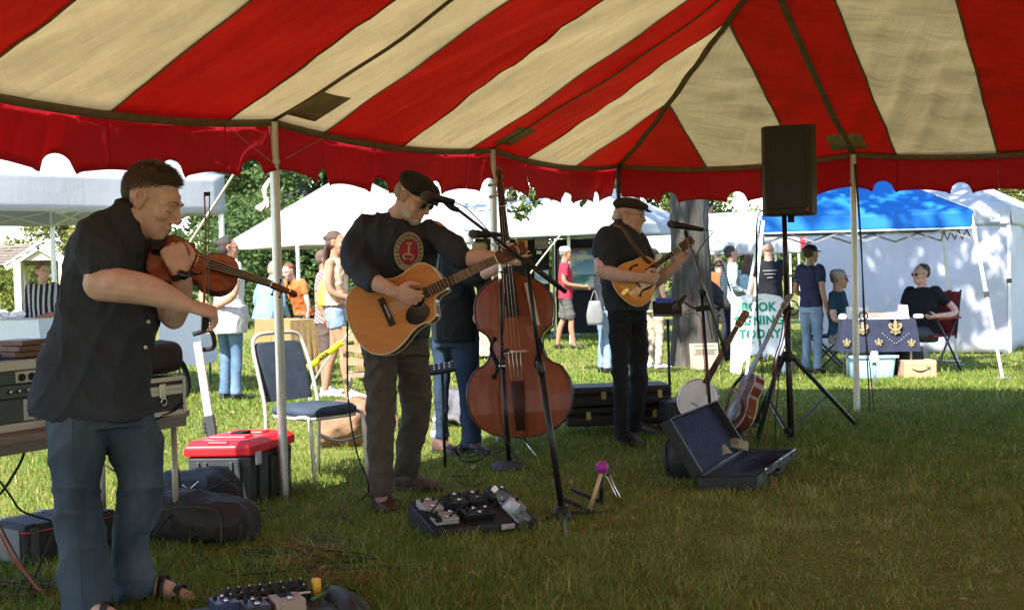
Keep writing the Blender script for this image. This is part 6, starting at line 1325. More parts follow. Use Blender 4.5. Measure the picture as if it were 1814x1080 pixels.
    F.sil('j', [(725, 172, 266, 0.05), (762, 181, 281, 0.07), (791, 190, 287, 0.08), (852, 210, 291, 0.10), (890, 208, 286, 0.12), (925, 203, 275, 0.15), (950, 201, 267, 0.17), (990, 200, 268, 0.20), (1031, 199, 277, 0.22), (1056, 200, 272, 0.23)], 0.11)
    F.sil('j', [(695, 90, 254, 0, 0.12), (730, 84, 262, 0, 0.145), (755, 92, 262, 0, 0.14)], 0.14)
    F.done('j', 'jeans', M_JEAN_D, 0.0075, 3, fold=dict(amp=0.0125, dirs=[V(0.8, 0, 1), V(-0.9, 0, 0.9), V(1, 0, 0.2), V(-0.4, 0.5, 1)], seed=17, k=19))
    # seams of the jeans
    g = MB(); g.tube([F.p(x, y, -0.18) for x, y in ((128, 745), (130, 830), (134, 900), (142, 980), (146, 1060))], 0.0018, 5, 4); g.build('seam', denim('denim_seam', (0.03, 0.045, 0.06), (0.06, 0.08, 0.10)), F.t, True)
    # feet in sandals
    for hx, hy, tx, ty, dz in ((252, 1058, 336, 1062, 0.26), (150, 1108, 228, 1114, -0.02)):
        h_, t_ = G(hx, hy), G(tx, ty); h_[2] = t_[2] = 0; d = nrm(t_-h_); t_ = h_+d*0.262; sd = nrm(np.cross(d, UPW)); Ft = F.layer('f')
        Ft.loft([(h_+UPW*0.045, sd*0.030, UPW*0.035), (h_+d*0.08+UPW*0.055, sd*0.034, UPW*0.045), (h_+d*0.16+UPW*0.036, sd*0.043, UPW*0.026), (h_+d*0.21+UPW*0.024, sd*0.044, UPW*0.014)], 14, 3)
        for k in range(5): q = h_+d*(0.235-0.012*k*abs(k-0.5)*0.5)+sd*(0.034-0.0175*k)+UPW*0.024; Ft.ell(q, d*0.022, sd*(0.012 if k == 0 else 0.0085), UPW*0.011, 8, 6)
        F.done('f', 'foot', SK_A, 0.005, 2); g = MB(); q = lambda t, w_: (h_+d*t+UPW*0.011, sd*w_, UPW*0.011); g.loft([q(-0.02, 0.025), q(0.03, 0.038), q(0.12, 0.036), q(0.2, 0.05), q(0.255, 0.042), q(0.275, 0.018)], 18, 3, 3); so = g.build('sandal', M_SHOE_B, F.t, True)
        for t0, hh in ((0.17, 0.062), (0.10, 0.098)): g = MB(); pp = [h_+d*t0+sd*0.046*math.cos(a)+UPW*(0.012+hh*max(0, math.sin(a))) for a in np.linspace(0, PI, 9)]; g.grid(np.stack([np.array(pp)-d*0.014, np.array(pp)+d*0.014], 1)); o = g.build('strap', M_SHOE_B, so, True); o.modifiers.new('t', 'SOLIDIFY').thickness = 0.004
    # hair
    H = F.layer('h'); E = lambda p, a, b, c: H.ell(W(*p), r_*a*hs, f_*b*hs, u_*c*hs, 18, 14)
    E((0, -0.022, 0.056), 0.0735, 0.0915, 0.072); E((0, -0.062, 0.022), 0.062, 0.050, 0.058); E((0, 0.028, 0.094), 0.050, 0.048, 0.026)
    o = F.done('h', 'hair', hair_mat('brown_hair', (0.050, 0.034, 0.024)), 0.0045, 1)
    rr = np.random.default_rng(2); vs = []; N = 5200; Rm = np.stack([r_, f_, u_], 1)
    q = rr.normal(0, 1, (N*3, 3)); q /= np.linalg.norm(q, axis=1)[:, None]
    loc = q*np.array([0.0755, 0.095, 0.080])+np.array([0, -0.018, 0.046])
    line = 0.082-0.55*np.clip(-loc[:, 1]+0.055, 0, 0.14)+rr.normal(0, 0.005, len(loc))       # hairline drops towards the nape
    keep = (loc[:, 2] > line) & (loc[:, 1] < 0.066+rr.normal(0, 0.004, len(loc))); loc = loc[keep][:N]; nl = q[keep][:N]
    topn = np.clip((loc[:, 2]-0.06)/0.06, 0, 1); ln = (0.010+0.024*topn*rr.uniform(0.5, 1.2, len(loc)))
    fwdl = np.stack([rr.normal(0, 0.25, len(loc)), np.where(loc[:, 2] > 0.07, 0.9, -0.35)+rr.normal(0, 0.2, len(loc)), np.where(loc[:, 2] > 0.07, 0.1, -0.9)], 1)
    d1 = nl*0.55+fwdl*0.6; d1 /= np.linalg.norm(d1, axis=1)[:, None]; d2 = nl*0.05+fwdl; d2 /= np.linalg.norm(d2, axis=1)[:, None]
    sd = np.cross(d1, nl); sd /= np.linalg.norm(sd, axis=1)[:, None]; wv = 0.0011
    p0 = loc-nl*0.002; p1 = loc+d1*ln[:, None]*0.5; p2 = p1+d2*ln[:, None]*0.6
    C_ = F.p(268, 358, 0.0); tow = lambda v: C_+hs*(v@Rm.T)
    v = np.stack([tow(p0-sd*wv), tow(p0+sd*wv), tow(p1-sd*wv), tow(p1+sd*wv), tow(p2)], 1).reshape(-1, 3); i = 5*np.arange(len(loc))
    tri_mesh('strands', v, np.concatenate([np.stack([i, i+1, i+3], 1), np.stack([i, i+3, i+2], 1), np.stack([i+2, i+3, i+4], 1)]), mat('hair_strand', (0.125, 0.090, 0.066), 0.5, col2=(0.055, 0.038, 0.027), vscale=60), o)['kind'] = 'stuff'
    # watch
    g = MB(); c = F.p(322, 487, -0.09); ax = nrm(F.p(303, 433, -0.10)-c); g.lathe([(0.036, -0.012), (0.0385, -0.010), (0.0385, 0.010), (0.036, 0.012)], c-ax*0.004, ax, 22); o = g.build('watch', M_BLKPL, F.t, True); g = MB(); g.ell(c+V(0.012, -0.036, 0), ax*0.020, V(0.017, 0.006, 0), V(0.002, -0.007, 0), 12, 8); g.build('watch_case', mat('watch_glass', (0.01, 0.01, 0.012), 0.1), o, True)
violinist()
def flat_cap(F, pts_px, rad, brim, m, dz=0.0):
    """soft cap: ellipsoid lobes at photo positions with a short stiff peak"""
    C = F.layer('c')
    for (px, py, z, a, b, c) in pts_px: C.ell(F.p(px, py, z), a, b, c, 18, 12)
    for pp, rr in brim: C.tube([F.p(*q) for q in pp], [F.R(k) for k in rr], 10, 4)
    return F.done('c', 'cap', m, 0.006, 3)
def guitarist():
    Z = 7.0; F = Fig('person', 'guitarist in black cap and black emblem sweatshirt with taupe trousers', on_ground(700, Z), Z); B = F.layer('b'); hs = 1.06
    fw = nrm(V(0.74, -0.44, -0.52)); up = nrm(V(0.48, -0.24, 0.84)); W = add_head(B, F.p(733, 350, -0.05), fw, up, hs, F.p(704, 386, 0.02), 0.058, 1.1); r_, f_, u_ = frame(fw, up)
    F.limb('b', [(645, 405, 0.0), (628, 440, -0.06), (624, 470, -0.14)], [18, 18, 17]); F.limb('b', [(626, 470, -0.14), (660, 497, -0.30), (700, 517, -0.36)], [17, 15.5, 10.5])
    wr = F.p(699, 517, -0.36); add_hand(B, wr, nrm(F.p(731, 527, -0.37)-wr), V(0.1, 1, -0.3), V(0.4, -0.2, 0.8), (0.45, 0.6, 0.4), 1.08, 0.1, 0.5)
    F.limb('b', [(770, 408, 0.0), (795, 432, -0.12), (815, 457, -0.24)], [18, 18, 17]); F.limb('b', [(812, 457, -0.24), (850, 456, -0.26), (884, 457, -0.27)], [17, 14.5, 10.5])
    wr = F.p(883, 458, -0.27); add_hand(B, wr, nrm(V(0.85, -0.05, 0.32)), V(0.2, -1, 0.45), V(0.2, -0.4, 1), ((0.5, 0.7, 0.5), (0.6, 0.8, 0.5), (0.7, 0.8, 0.5), (0.6, 0.8, 0.5)), 0.98, 0.2, 0.3)
    F.sil('b', [(400, 664, 750), (480, 655, 745), (620, 655, 742)], 0.09); F.limb('b', [(672, 620, -0.05), (674, 740, -0.05), (675, 880, -0.05)], [24, 16, 12]); F.limb('b', [(728, 620, 0.06), (736, 730, 0.22), (722, 830, 0.44)], [22, 15, 12])
    F.done('b', 'body', SK_D, 0.0065, 3)
    F.sil('s', [(374, 674, 702, 0.03, 0.06), (384, 655, 718, 0.03, 0.09), (396, 641, 762, 0.01, 0.11), (410, 632, 778, 0, 0.135), (440, 628, 779, 0, 0.14), (475, 629, 774, 0, 0.15), (515, 633, 768, 0, 0.16), (560, 634, 765, 0, 0.16), (588, 636, 763, 0, 0.16), (600, 640, 761, 0, 0.155)], 0.15, 28, 4, 2.4)
    F.limb('s', [(652, 402, 0.0), (634, 430, -0.05), (627, 466, -0.14)], [28, 27, 25]); F.limb('s', [(627, 466, -0.14), (645, 488, -0.23), (661, 498, -0.295)], [25, 23, 22]); F.limb('s', [(760, 410, 0.0), (790, 430, -0.11), (815, 455, -0.245)], [26, 26, 24])
    F.done('s', 'sweatshirt', M_BLACKC, 0.0085, 3, fold=dict(amp=0.010, dirs=[V(1, 0, 0.8), V(1, 0, -0.8), V(0.2, 0, 1), V(1, 0.3, 0.1)], seed=21, k=21))
    # printed emblem: cream oval ring, red field, cream anvil shape
    zc = -0.165; n = nrm(V(0.12, -1, 0.1)); ex = nrm(np.cross(V(0, 0, 1), -n)); ex = ex if ex[0] > 0 else -ex; ey = nrm(np.cross(n, ex)); ey = ey if ey[2] > 0 else -ey; c0_ = F.p(724, 446, zc)
    tilt = 0.10; ux = ex*math.cos(tilt)-ey*math.sin(tilt); uy = ey*math.cos(tilt)+ex*math.sin(tilt)
    def sheet(rx, ry, lift, m, nm, par=None):
        g = MB(); vs = [c0_+n*(lift)+0*ux]; K = 40
        for ring in (0.5, 1.0):
            for k in range(K): a = 2*PI*k/K; vs.append(c0_+ux*rx*ring*math.cos(a)+uy*ry*ring*math.sin(a)+n*(lift-0.22*(rx*ring*math.cos(a))**2/0.3-0.05*(ry*ring)**2))
        fs = [(0, 1+k, 1+(k+1) % K) for k in range(K)]+[(1+k, 1+K+k, 1+K+(k+1) % K, 1+(k+1) % K) for k in range(K)]; g.add(vs, fs); return g.build(nm, m, par or F.t, True)
    MCR = mat('print_cream', (0.33, 0.26, 0.17), 0.95, var=0.12, vscale=60); MRD = mat('print_red', (0.27, 0.022, 0.03), 0.95, var=0.12, vscale=60); MBK_ = mat('print_black', (0.012, 0.012, 0.012), 0.95)
    em = sheet(0.077, 0.103, 0.006, MCR, 'emblem'); sheet(0.050, 0.069, 0.0085, MBK_, 'emblem_rim', em); sheet(0.0465, 0.0655, 0.0105, MRD, 'emblem_field', em)
    for k in range(22):      # worn ring lettering: marks in the ring
        a = PI*1.28-k*2*PI/25; q = c0_+ux*0.063*math.cos(a)+uy*0.086*math.sin(a)+n*(0.0095-0.22*(0.063*math.cos(a))**2/0.3); tr = nrm(-ux*0.063*math.sin(a)+uy*0.086*math.cos(a)); rd = nrm(np.cross(tr, n)); rd = rd if np.dot(rd, q-c0_) > 0 else -rd
        g = MB(); sty = k % 4; g.obox(q, tr*0.0014, rd*0.0095, n*0.0006)
        if sty in (0, 2): g.obox(q-tr*0.005+rd*0.006, tr*0.004, rd*0.0013, n*0.0006); g.obox(q-tr*0.005-rd*0.001, tr*0.004, rd*0.0013, n*0.0006)
        if sty in (1, 3): g.obox(q-tr*0.0065, tr*0.0014, rd*0.0095, n*0.0006); g.obox(q-tr*0.0033+rd*0.003*(1 if sty == 1 else -1), tr*0.003, rd*0.0013, n*0.0006)
        g.build('ring_letter', MBK_, em)
    g = MB(); L_ = lambda x, y: c0_+ux*x+uy*y+n*0.0125
    g.obox(L_(0.0, 0.012), ux*0.006, uy*0.030, n*0.001); g.obox(L_(0.0, 0.043), ux*0.014, uy*0.005, n*0.001); g.build('emblem_column', MCR, em)
    for k in (-1, 1): g = MB(); g.tube([L_(0.0, -0.020), L_(k*0.014, -0.014), L_(k*0.026, -0.028), L_(k*0.018, -0.042), L_(k*0.004, -0.034)], [0.004, 0.006, 0.006, 0.005, 0.003], 6, 4); g.build('emblem_leaf', MCR, em, True)
    # trousers and shoes
    F.sil('j', [(598, 634, 706, -0.03), (640, 642, 705, -0.05), (700, 646, 703, -0.05), (760, 648, 699, -0.05), (810, 650, 697, -0.05), (850, 651, 698, -0.05), (876, 651, 700, -0.05)], 0.098); F.sil('j', [(598, 690, 761, 0.05), (640, 699, 763, 0.08), (690, 705, 767, 0.15), (725, 708, 766, 0.22), (770, 703, 756, 0.32), (815, 697, 745, 0.42), (842, 697, 743, 0.48)], 0.095); F.sil('j', [(590, 638, 760, 0, 0.14), (630, 640, 762, 0.02, 0.13)], 0.13)
    F.done('j', 'trousers', M_GREYP, 0.0085, 3, fold=dict(amp=0.010, dirs=[V(0.8, 0, 1), V(-0.9, 0, 0.9), V(0.5, 0.5, 1), V(1, 0, 0.2)], seed=36, k=20))
    for (hx, hy), (tx, ty) in (((668, 893), (697, 911)), ((702, 866), (783, 870))):
        h_, t_ = G(hx, hy), G(tx, ty); d = nrm(t_-h_); so = shoe(F, h_+UPW*0.006, h_+d*0.29+UPW*0.006, 0.115, M_SHOE_BR, 0.052, M_SHOE_B); g = MB(); sd = nrm(np.cross(d, UPW))
        for k in range(4): q = h_+d*(0.11+0.025*k)+UPW*(0.112-0.013*k); g.tube([q-sd*0.022, q+UPW*0.006, q+sd*0.022], 0.003, 5, 3)
        g.build('laces', mat('lace', (0.25, 0.2, 0.15), 0.8), so, True); so.children[-1]['kind'] = 'stuff'
    # beard, hair, cap, sunglasses
    H = F.layer('h'); E = lambda p, a, b, c: H.ell(W(*p), r_*a*hs, f_*b*hs, u_*c*hs, 16, 12)
    E((0, 0.060, -0.094), 0.042, 0.034, 0.028); E((0, 0.088, -0.052), 0.026, 0.010, 0.008)
    for k in (-1, 1): E((k*0.045, 0.035, -0.075), 0.022, 0.035, 0.030)
    F.done('h', 'beard', hair_mat('white_beard', (0.50, 0.45, 0.40)), 0.006, 2, fold=dict(amp=0.003, dirs=[V(1, 0, 0), V(0, 0, 1)], seed=3, k=110))
    H = F.layer('h'); E((0, -0.060, 0.005), 0.074, 0.052, 0.055); F.done('h', 'hair', hair_mat('grey_hair', (0.34, 0.29, 0.25)), 0.006, 2)
    glasses(F, W, hs, True, mat('gold_frame', (0.45, 0.36, 0.22), 0.3, 0.9))
    C = F.layer('c'); E2 = lambda p, a, b, c: C.ell(W(*p), r_*a*hs, f_*b*hs, u_*c*hs, 20, 14)
    E2((0, -0.004, 0.066), 0.092, 0.112, 0.060); E2((0, 0.045, 0.070), 0.080, 0.075, 0.045); E2((0, -0.05, 0.075), 0.085, 0.065, 0.045)
    for x in np.linspace(-0.055, 0.055, 7): C.tube([W(x, 0.085, 0.052), W(x, 0.128-abs(x)*0.4, 0.038), W(x*0.95, 0.150-abs(x)*0.7, 0.026)], [0.012*hs, 0.009*hs, 0.005*hs], 8, 3)
    F.done('c', 'cap', mat('black_cap', (0.008, 0.008, 0.009), 0.85, bump=0.2, bscale=200), 0.006, 3)
guitarist()
def mandolinist():
    Z = 9.16; F = Fig('person', 'mandolin player in brown flat cap, black shirt and black trousers', on_ground(1112, Z), Z); B = F.layer('b'); hs = 1.04
    fw = nrm(V(0.93, -0.32, -0.12)); up = nrm(V(0.12, 0, 1)); W = add_head(B, F.p(1115, 381, -0.02), fw, up, hs, F.p(1097, 412, 0.0), 0.058, 1.0); r_, f_, u_ = frame(fw, up)
    F.limb('b', [(1074, 425, -0.12), (1068, 455, -0.18), (1066, 480, -0.22)], [15, 14, 12.5]); F.limb('b', [(1066, 480, -0.22), (1100, 488, -0.30), (1136, 492, -0.34)], [13, 12, 8.5])
    wr = F.p(1136, 492, -0.34); add_hand(B, wr, nrm(V(1, 0.15, -0.1)), V(0.1, 1, -0.2), V(0.1, -0.2, 1), (0.4, 0.6, 0.4), 1.02, 0.1, 0.5)
    F.limb('b', [(1130, 432, 0.14), (1146, 470, 0.14), (1152, 506, 0.02)], [15, 13, 11]); F.limb('b', [(1152, 506, 0.02), (1175, 488, -0.06), (1198, 468, -0.10)], [11.5, 11, 8])
    wr = F.p(1198, 468, -0.10); add_hand(B, wr, nrm(V(0.62, -0.1, 0.75)), V(-0.55, -0.75, 0.5), V(-0.6, 0.2, 0.6), ((0.5, 0.8, 0.5), (0.6, 0.8, 0.5), (0.6, 0.8, 0.5), (0.6, 0.7, 0.5)), 1.0, 0.25, 0.2)
    F.sil('b', [(420, 1072, 1124), (500, 1082, 1130), (545, 1086, 1134)], 0.08); F.limb('b', [(1099, 560, -0.04), (1101, 650, -0.05), (1102, 770, -0.05)], [16, 10, 8]); F.limb('b', [(1128, 560, 0.1), (1130, 650, 0.12), (1124, 750, 0.14)], [14, 10, 8])
    F.done('b', 'body', SK_A, 0.0075, 3); face_bits(F, W, hs, brow=(0.35, 0.3, 0.26), lips=False)
    F.sil('s', [(388, 1090, 1110, 0, 0.06), (396, 1082, 1120, 0, 0.08), (406, 1070, 1128, 0, 0.11), (420, 1060, 1136, 0, 0.135), (440, 1056, 1144, 0, 0.145), (470, 1060, 1151, 0, 0.15), (500, 1063, 1153, 0, 0.15), (530, 1068, 1153, 0, 0.15), (550, 1071, 1150, 0, 0.15)], 0.15, 26, 4, 2.4)
    F.limb('s', [(1076, 418, -0.08), (1070, 436, -0.14), (1076, 464, -0.19)], [20, 22, 21]); F.limb('s', [(1128, 424, 0.10), (1140, 450, 0.13), (1146, 474, 0.12)], [19, 19, 17])
    F.done('s', 'shirt', M_BLACKC, 0.0095, 3, fold=dict(amp=0.0065, dirs=[V(1, 0, 0.6), V(1, 0, -0.6), V(0.2, 0, 1)], seed=41, k=22))
    F.sil('j', [(545, 1073, 1122, -0.03), (600, 1078, 1118, -0.05), (640, 1082, 1117, -0.05), (700, 1085, 1115, -0.05), (750, 1087, 1116, -0.05), (778, 1087, 1118, -0.05)], 0.085); F.sil('j', [(545, 1106, 1148, 0.06), (600, 1110, 1149, 0.1), (640, 1112, 1149, 0.12), (700, 1112, 1145, 0.13), (740, 1110, 1140, 0.14), (762, 1108, 1138, 0.16)], 0.085); F.sil('j', [(535, 1076, 1146, 0.02, 0.13), (568, 1076, 1148, 0.02, 0.12)], 0.12)
    F.done('j', 'trousers', M_BLACKP, 0.0095, 3, fold=dict(amp=0.009, dirs=[V(0.8, 0, 1), V(-0.9, 0, 1), V(1, 0, 0.2)], seed=51, k=21))
    for (hx, hy), (tx, ty) in (((1096, 784), (1126, 790)), ((1118, 768), (1150, 770))): h_, t_ = G(hx, hy), G(tx, ty); d = nrm(t_-h_); shoe(F, h_+UPW*0.006, h_+d*0.285+UPW*0.006, 0.10, mat('dark_brown_shoe', (0.04, 0.022, 0.015), 0.5), 0.048, M_SHOE_B)
    H = F.layer('h'); E = lambda p, a, b, c: H.ell(W(*p), r_*a*hs, f_*b*hs, u_*c*hs, 16, 12); E((0, -0.068, -0.005), 0.068, 0.046, 0.050); E((0, -0.088, -0.025), 0.055, 0.034, 0.030); E((0, 0.084, -0.098), 0.022, 0.018, 0.024); E((0, 0.098, -0.050), 0.030, 0.010, 0.008)
    F.done('h', 'hair', hair_mat('white_hair', (0.60, 0.55, 0.48)), 0.007, 2, fold=dict(amp=0.004, dirs=[V(1, 0, 0), V(0, 0, 1)], seed=3, k=100))
    glasses(F, W, hs, False)
    C = F.layer('c'); E2 = lambda p, a, b, c: C.ell(W(*p), r_*a*hs, f_*b*hs, u_*c*hs, 20, 14); E2((0, -0.012, 0.070), 0.090, 0.112, 0.050); E2((0, 0.045, 0.066), 0.078, 0.080, 0.034); E2((0, -0.06, 0.062), 0.080, 0.050, 0.045)
    for x in np.linspace(-0.055, 0.055, 7): C.tube([W(x, 0.085, 0.050), W(x, 0.132-abs(x)*0.4, 0.040), W(x*0.95, 0.160-abs(x)*0.8, 0.030)], [0.012*hs, 0.008*hs, 0.005*hs], 8, 3)
    F.done('c', 'cap', mat('brown_cap', (0.028, 0.020, 0.016), 0.9, bump=0.4, bscale=180), 0.007, 3)
mandolinist()
def bassist():
    Z = 9.05; F = Fig('person', 'bass player in dark shirt and jeans stooping behind the guitarist', on_ground(810, Z), Z); B = F.layer('b'); hs = 1.04
    fw = nrm(V(0.75, -0.45, -0.35)); up = nrm(V(0.35, 0, 1)); W = add_head(B, F.p(712, 418, 0.05), fw, up, hs, F.p(730, 446, 0.08), 0.058); r_, f_, u_ = frame(fw, up)
    F.limb('b', [(796, 456, -0.05), (820, 476, -0.12), (838, 492, -0.20)], [12, 12, 11]); F.limb('b', [(838, 492, -0.20), (870, 478, -0.30), (900, 462, -0.36)], [12.5, 11, 8]); wr = F.p(900, 462, -0.36)
    add_hand(B, wr, nrm(V(0.95, -0.05, 0.10)), V(0.1, 0.9, -0.2), V(-0.2, -0.1, 1), ((0.15, 0.2, 0.1), (0.2, 0.25, 0.15), (0.6, 0.7, 0.4), (0.8, 0.8, 0.4)), 1.06, 0.9, 0.2)
    F.limb('b', [(745, 460, 0.15), (770, 530, 0.15), (840, 560, -0.05), (880, 575, -0.28)], [16, 14, 12, 8]); wr = F.p(880, 575, -0.30)
    F.sil('b', [(450, 735, 790), (520, 775, 835), (600, 780, 840)], 0.10); F.limb('b', [(785, 600, 0.05), (783, 700, 0.05), (784, 795, 0.08)], [14, 9, 8]); F.limb('b', [(825, 600, -0.02), (830, 700, -0.02), (834, 790, -0.02)], [18, 12, 9])
    F.done('b', 'body', SK_A, 0.008, 3); face_bits(F, W, hs)
    F.sil('s', [(425, 728, 762, 0.06, 0.08), (438, 722, 795, 0.04, 0.12), (470, 735, 828, 0.02, 0.14), (510, 752, 842, 0, 0.145), (550, 760, 849, 0, 0.145), (590, 764, 850, 0, 0.145), (604, 766, 849, 0, 0.14)], 0.14, 24, 4, 2.4)
    F.limb('s', [(792, 450, -0.02), (816, 470, -0.10), (838, 491, -0.19)], [22, 21, 18]); F.limb('s', [(838, 491, -0.19), (850, 487, -0.24)], [18, 17]); F.limb('s', [(745, 458, 0.12), (768, 525, 0.14)], [20, 20])
    F.done('s', 'shirt', cloth('charcoal_shirt', (0.016, 0.019, 0.020)), 0.010, 3, fold=dict(amp=0.0065, dirs=[V(1, 0, 0.6), V(1, 0, -0.6), V(0.2, 0, 1)], seed=61, k=18))
    F.sil('j', [(585, 764, 812, 0.03), (640, 766, 800, 0.05), (700, 768, 796, 0.06), (760, 770, 795, 0.07), (795, 770, 796, 0.08)], 0.085); F.sil('j', [(585, 792, 850, -0.01), (640, 802, 850, -0.02), (700, 812, 850, -0.02), (750, 815, 853, -0.02), (792, 815, 854, -0.02)], 0.09); F.sil('j', [(575, 768, 848, 0.01, 0.13), (615, 770, 848, 0.01, 0.12)], 0.12)
    F.done('j', 'jeans', denim('denim_navy', (0.014, 0.024, 0.045), (0.034, 0.055, 0.088)), 0.010, 3, fold=dict(amp=0.008, dirs=[V(0.3, 0, 1), V(-0.4, 0, 1), V(1, 0, 0.2)], seed=71, k=19))
    for (hx, hy), (tx, ty) in (((822, 800), (856, 806)), ((772, 800), (800, 806))): h_, t_ = G(hx, hy), G(tx, ty); d = nrm(t_-h_); shoe(F, h_+UPW*0.006, h_+d*0.285+UPW*0.006, 0.10, M_SHOE_BR, 0.048, M_SHOE_B)
    H = F.layer('h'); E = lambda p, a, b, c: H.ell(W(*p), r_*a*hs, f_*b*hs, u_*c*hs, 16, 12); E((0, -0.028, 0.050), 0.079, 0.092, 0.076); E((0, -0.055, 0.01), 0.072, 0.056, 0.068); F.done('h', 'hair', hair_mat('grey_hair', (0.34, 0.29, 0.25)), 0.008, 2)
bassist()
# ================================================================== STAGE GEAR
M_BLKM = mat('black_metal', (0.014, 0.014, 0.015), 0.38, 0.3, var=0.2); M_RUB = mat('black_rubber', (0.012, 0.012, 0.012), 0.8); M_GRILL = mat('mic_grille', (0.10, 0.085, 0.075), 0.35, 0.8, bump=0.8, bscale=500); M_VINYL = mat('black_vinyl', (0.014, 0.014, 0.015), 0.55, var=0.2, bump=0.35, bscale=160)
def tub(mb, pts, r, n=9, sub=1): return mb.tube([np.asarray(p, float) for p in pts], r, n, sub)
def mic(t, tip, tail, s=1.0, m=None):
    d = nrm(np.asarray(tail)-np.asarray(tip)); g = MB(); g.ell(np.asarray(tip)+d*0.022*s, d*0.027*s, nrm(np.cross(d, UPW))*0.024*s, nrm(np.cross(d, np.cross(d, UPW)))*0.024*s, 16, 10); o = g.build('microphone_head', M_GRILL, t, True)
    g = MB(); L = np.linalg.norm(np.asarray(tail)-np.asarray(tip)); g.lathe([(0.022*s, 0.038*s), (0.022*s, 0.052*s), (0.019*s, 0.06*s), (0.0125*s, L*0.95), (0.011*s, L)], tip, d, 16); g.build('microphone_body', m or M_BLKM, t, True)
def boom_stand():
    Z = 6.62; b = on_ground(998, Z); t = thing('microphone_stand', 'black tripod boom microphone stand in front of the double bass', 'microphone stand', b); hub = P(999, 905, Z); cl = P(934, 470, Z+0.02)
    g = MB(); tub(g, [P(997, 912, Z), P(958, 652, Z+0.01)], 0.0165, 12); g.build('lower_tube', M_BLKM, t, True); g = MB(); tub(g, [P(958, 655, Z+0.01), cl], 0.011, 12); g.build('upper_tube', M_BLKM, t, True)
    g = MB(); d = nrm(P(958, 652, Z)-P(997, 912, Z)); g.lathe([(0.045, -0.02), (0.05, 0.0), (0.046, 0.03), (0.034, 0.075), (0.022, 0.08)], P(998, 922, Z), d, 18); g.build('hub', M_BLKM, t, True)
    g = MB(); g.lathe([(0.018, -0.03), (0.021, -0.02), (0.021, 0.03), (0.016, 0.04)], P(958, 652, Z), d, 12); g.build('clutch', M_BLKM, t, True)
    for f, nm in ((P(963, 928, Z-0.06), 'leg'), (P(1085, 918, Z+0.12), 'leg')): f[2] = gz(f[0], f[1])+0.012; g = MB(); tub(g, [hub-V(0, 0, 0.01), f], 0.010, 9); o = g.build(nm, M_BLKM, t, True); g = MB(); e = nrm(f-hub); tub(g, [f-e*0.03, f+e*0.015], 0.013, 9); g.build('rubber_foot', M_RUB, o, True)
    f = G(1003, 954); f[2] += 0.01; g = MB(); tub(g, [P(999, 915, Z), f], 0.010, 9); g.build('leg', mat('steel_tube', (0.3, 0.31, 0.33), 0.3, 0.8), t, True)
    a, e = P(792, 357, 6.62), P(1003, 517, 6.64); g = MB(); tub(g, [a, P(940, 470, 6.60)], 0.009, 10); g.build('boom_arm', M_BLKM, t, True); g = MB(); tub(g, [P(925, 458, 6.60), e], 0.014, 10); g.build('boom_counterweight', M_BLKM, t, True)
    g = MB(); c = P(933, 466, 6.6); g.ell(c, 0.030, n=14, m=10); tub(g, [c-V(0, 0.045, 0), c+V(0, 0.03, 0)], 0.014, 10); g.build('boom_clutch', M_RUB, t, True)
    g = MB(); tub(g, [P(788, 357, 6.62), P(800, 368, 6.62), P(812, 372, 6.62)], 0.014, 9, 3); g.build('microphone_clip', M_RUB, t, True); mic(t, P(747, 346, 6.60), P(806, 358, 6.62), 1.15)
    g = MB(); tub(g, [P(806, 358, 6.62), P(830, 372, 6.6), P(868, 412, 6.58), P(885, 436, 6.58), P(925, 463, 6.58)], 0.0035, 6, 6); g.build('microphone_cable', M_RUB, t, True)
boom_stand()
def round_stand():
    Z = 8.25; b = on_ground(894, Z); t = thing('microphone_stand', 'round based straight microphone stand left of the double bass bridge', 'microphone stand', b)
    g = MB(); g.lathe([(0.118, 0), (0.122, 0.012), (0.115, 0.03), (0.06, 0.048), (0.022, 0.055)], b, n=28); g.build('base', mat('cast_iron', (0.035, 0.035, 0.038), 0.6, var=0.3, bump=0.4, bscale=120), t, True)
    g = MB(); tub(g, [b+V(0, 0, 0.05), P(890, 640, Z)], 0.0155, 12); g.build('lower_tube', M_BLKM, t, True); g = MB(); tub(g, [P(890, 642, Z), P(886, 480, Z-0.02)], 0.010, 12); g.build('upper_tube', M_BLKM, t, True); g = MB(); tub(g, [P(890, 632, Z), P(890, 650, Z)], 0.021, 12); tub(g, [P(890, 622, Z-0.02), P(902, 620, Z-0.03)], 0.012, 8); g.build('clutch', M_BLKM, t, True); g = MB(); tub(g, [P(889.6, 646, Z-0.005), P(889.6, 650, Z-0.005)], 0.0225, 12); g.build('clutch_ring', M_CHROME, t, True)
    g = MB(); tub(g, [P(886, 500, Z-0.02), P(885, 470, Z-0.02), P(876, 440, Z-0.02), P(868, 432, Z)], [0.011, 0.009, 0.008, 0.008], 9, 4); g.build('gooseneck', M_CHROME, t, True)
    g = MB(); tub(g, [P(868, 434, Z), P(858, 420, Z), P(866, 418, Z)], 0.012, 9, 3); g.build('microphone_clip', M_RUB, t, True); mic(t, P(831, 414, Z-0.02), P(888, 416, Z+0.02), 1.2)
    g = MB(); tub(g, [P(888, 416, Z+0.02), P(905, 425, Z+0.05), P(896, 480, Z-0.02), P(893, 560, Z-0.03), P(884, 690, Z-0.03), P(891, 760, Z-0.02), b+V(0.06, -0.05, 0.06)], 0.0035, 6, 6); g.build('microphone_cable', M_RUB, t, True)
round_stand()
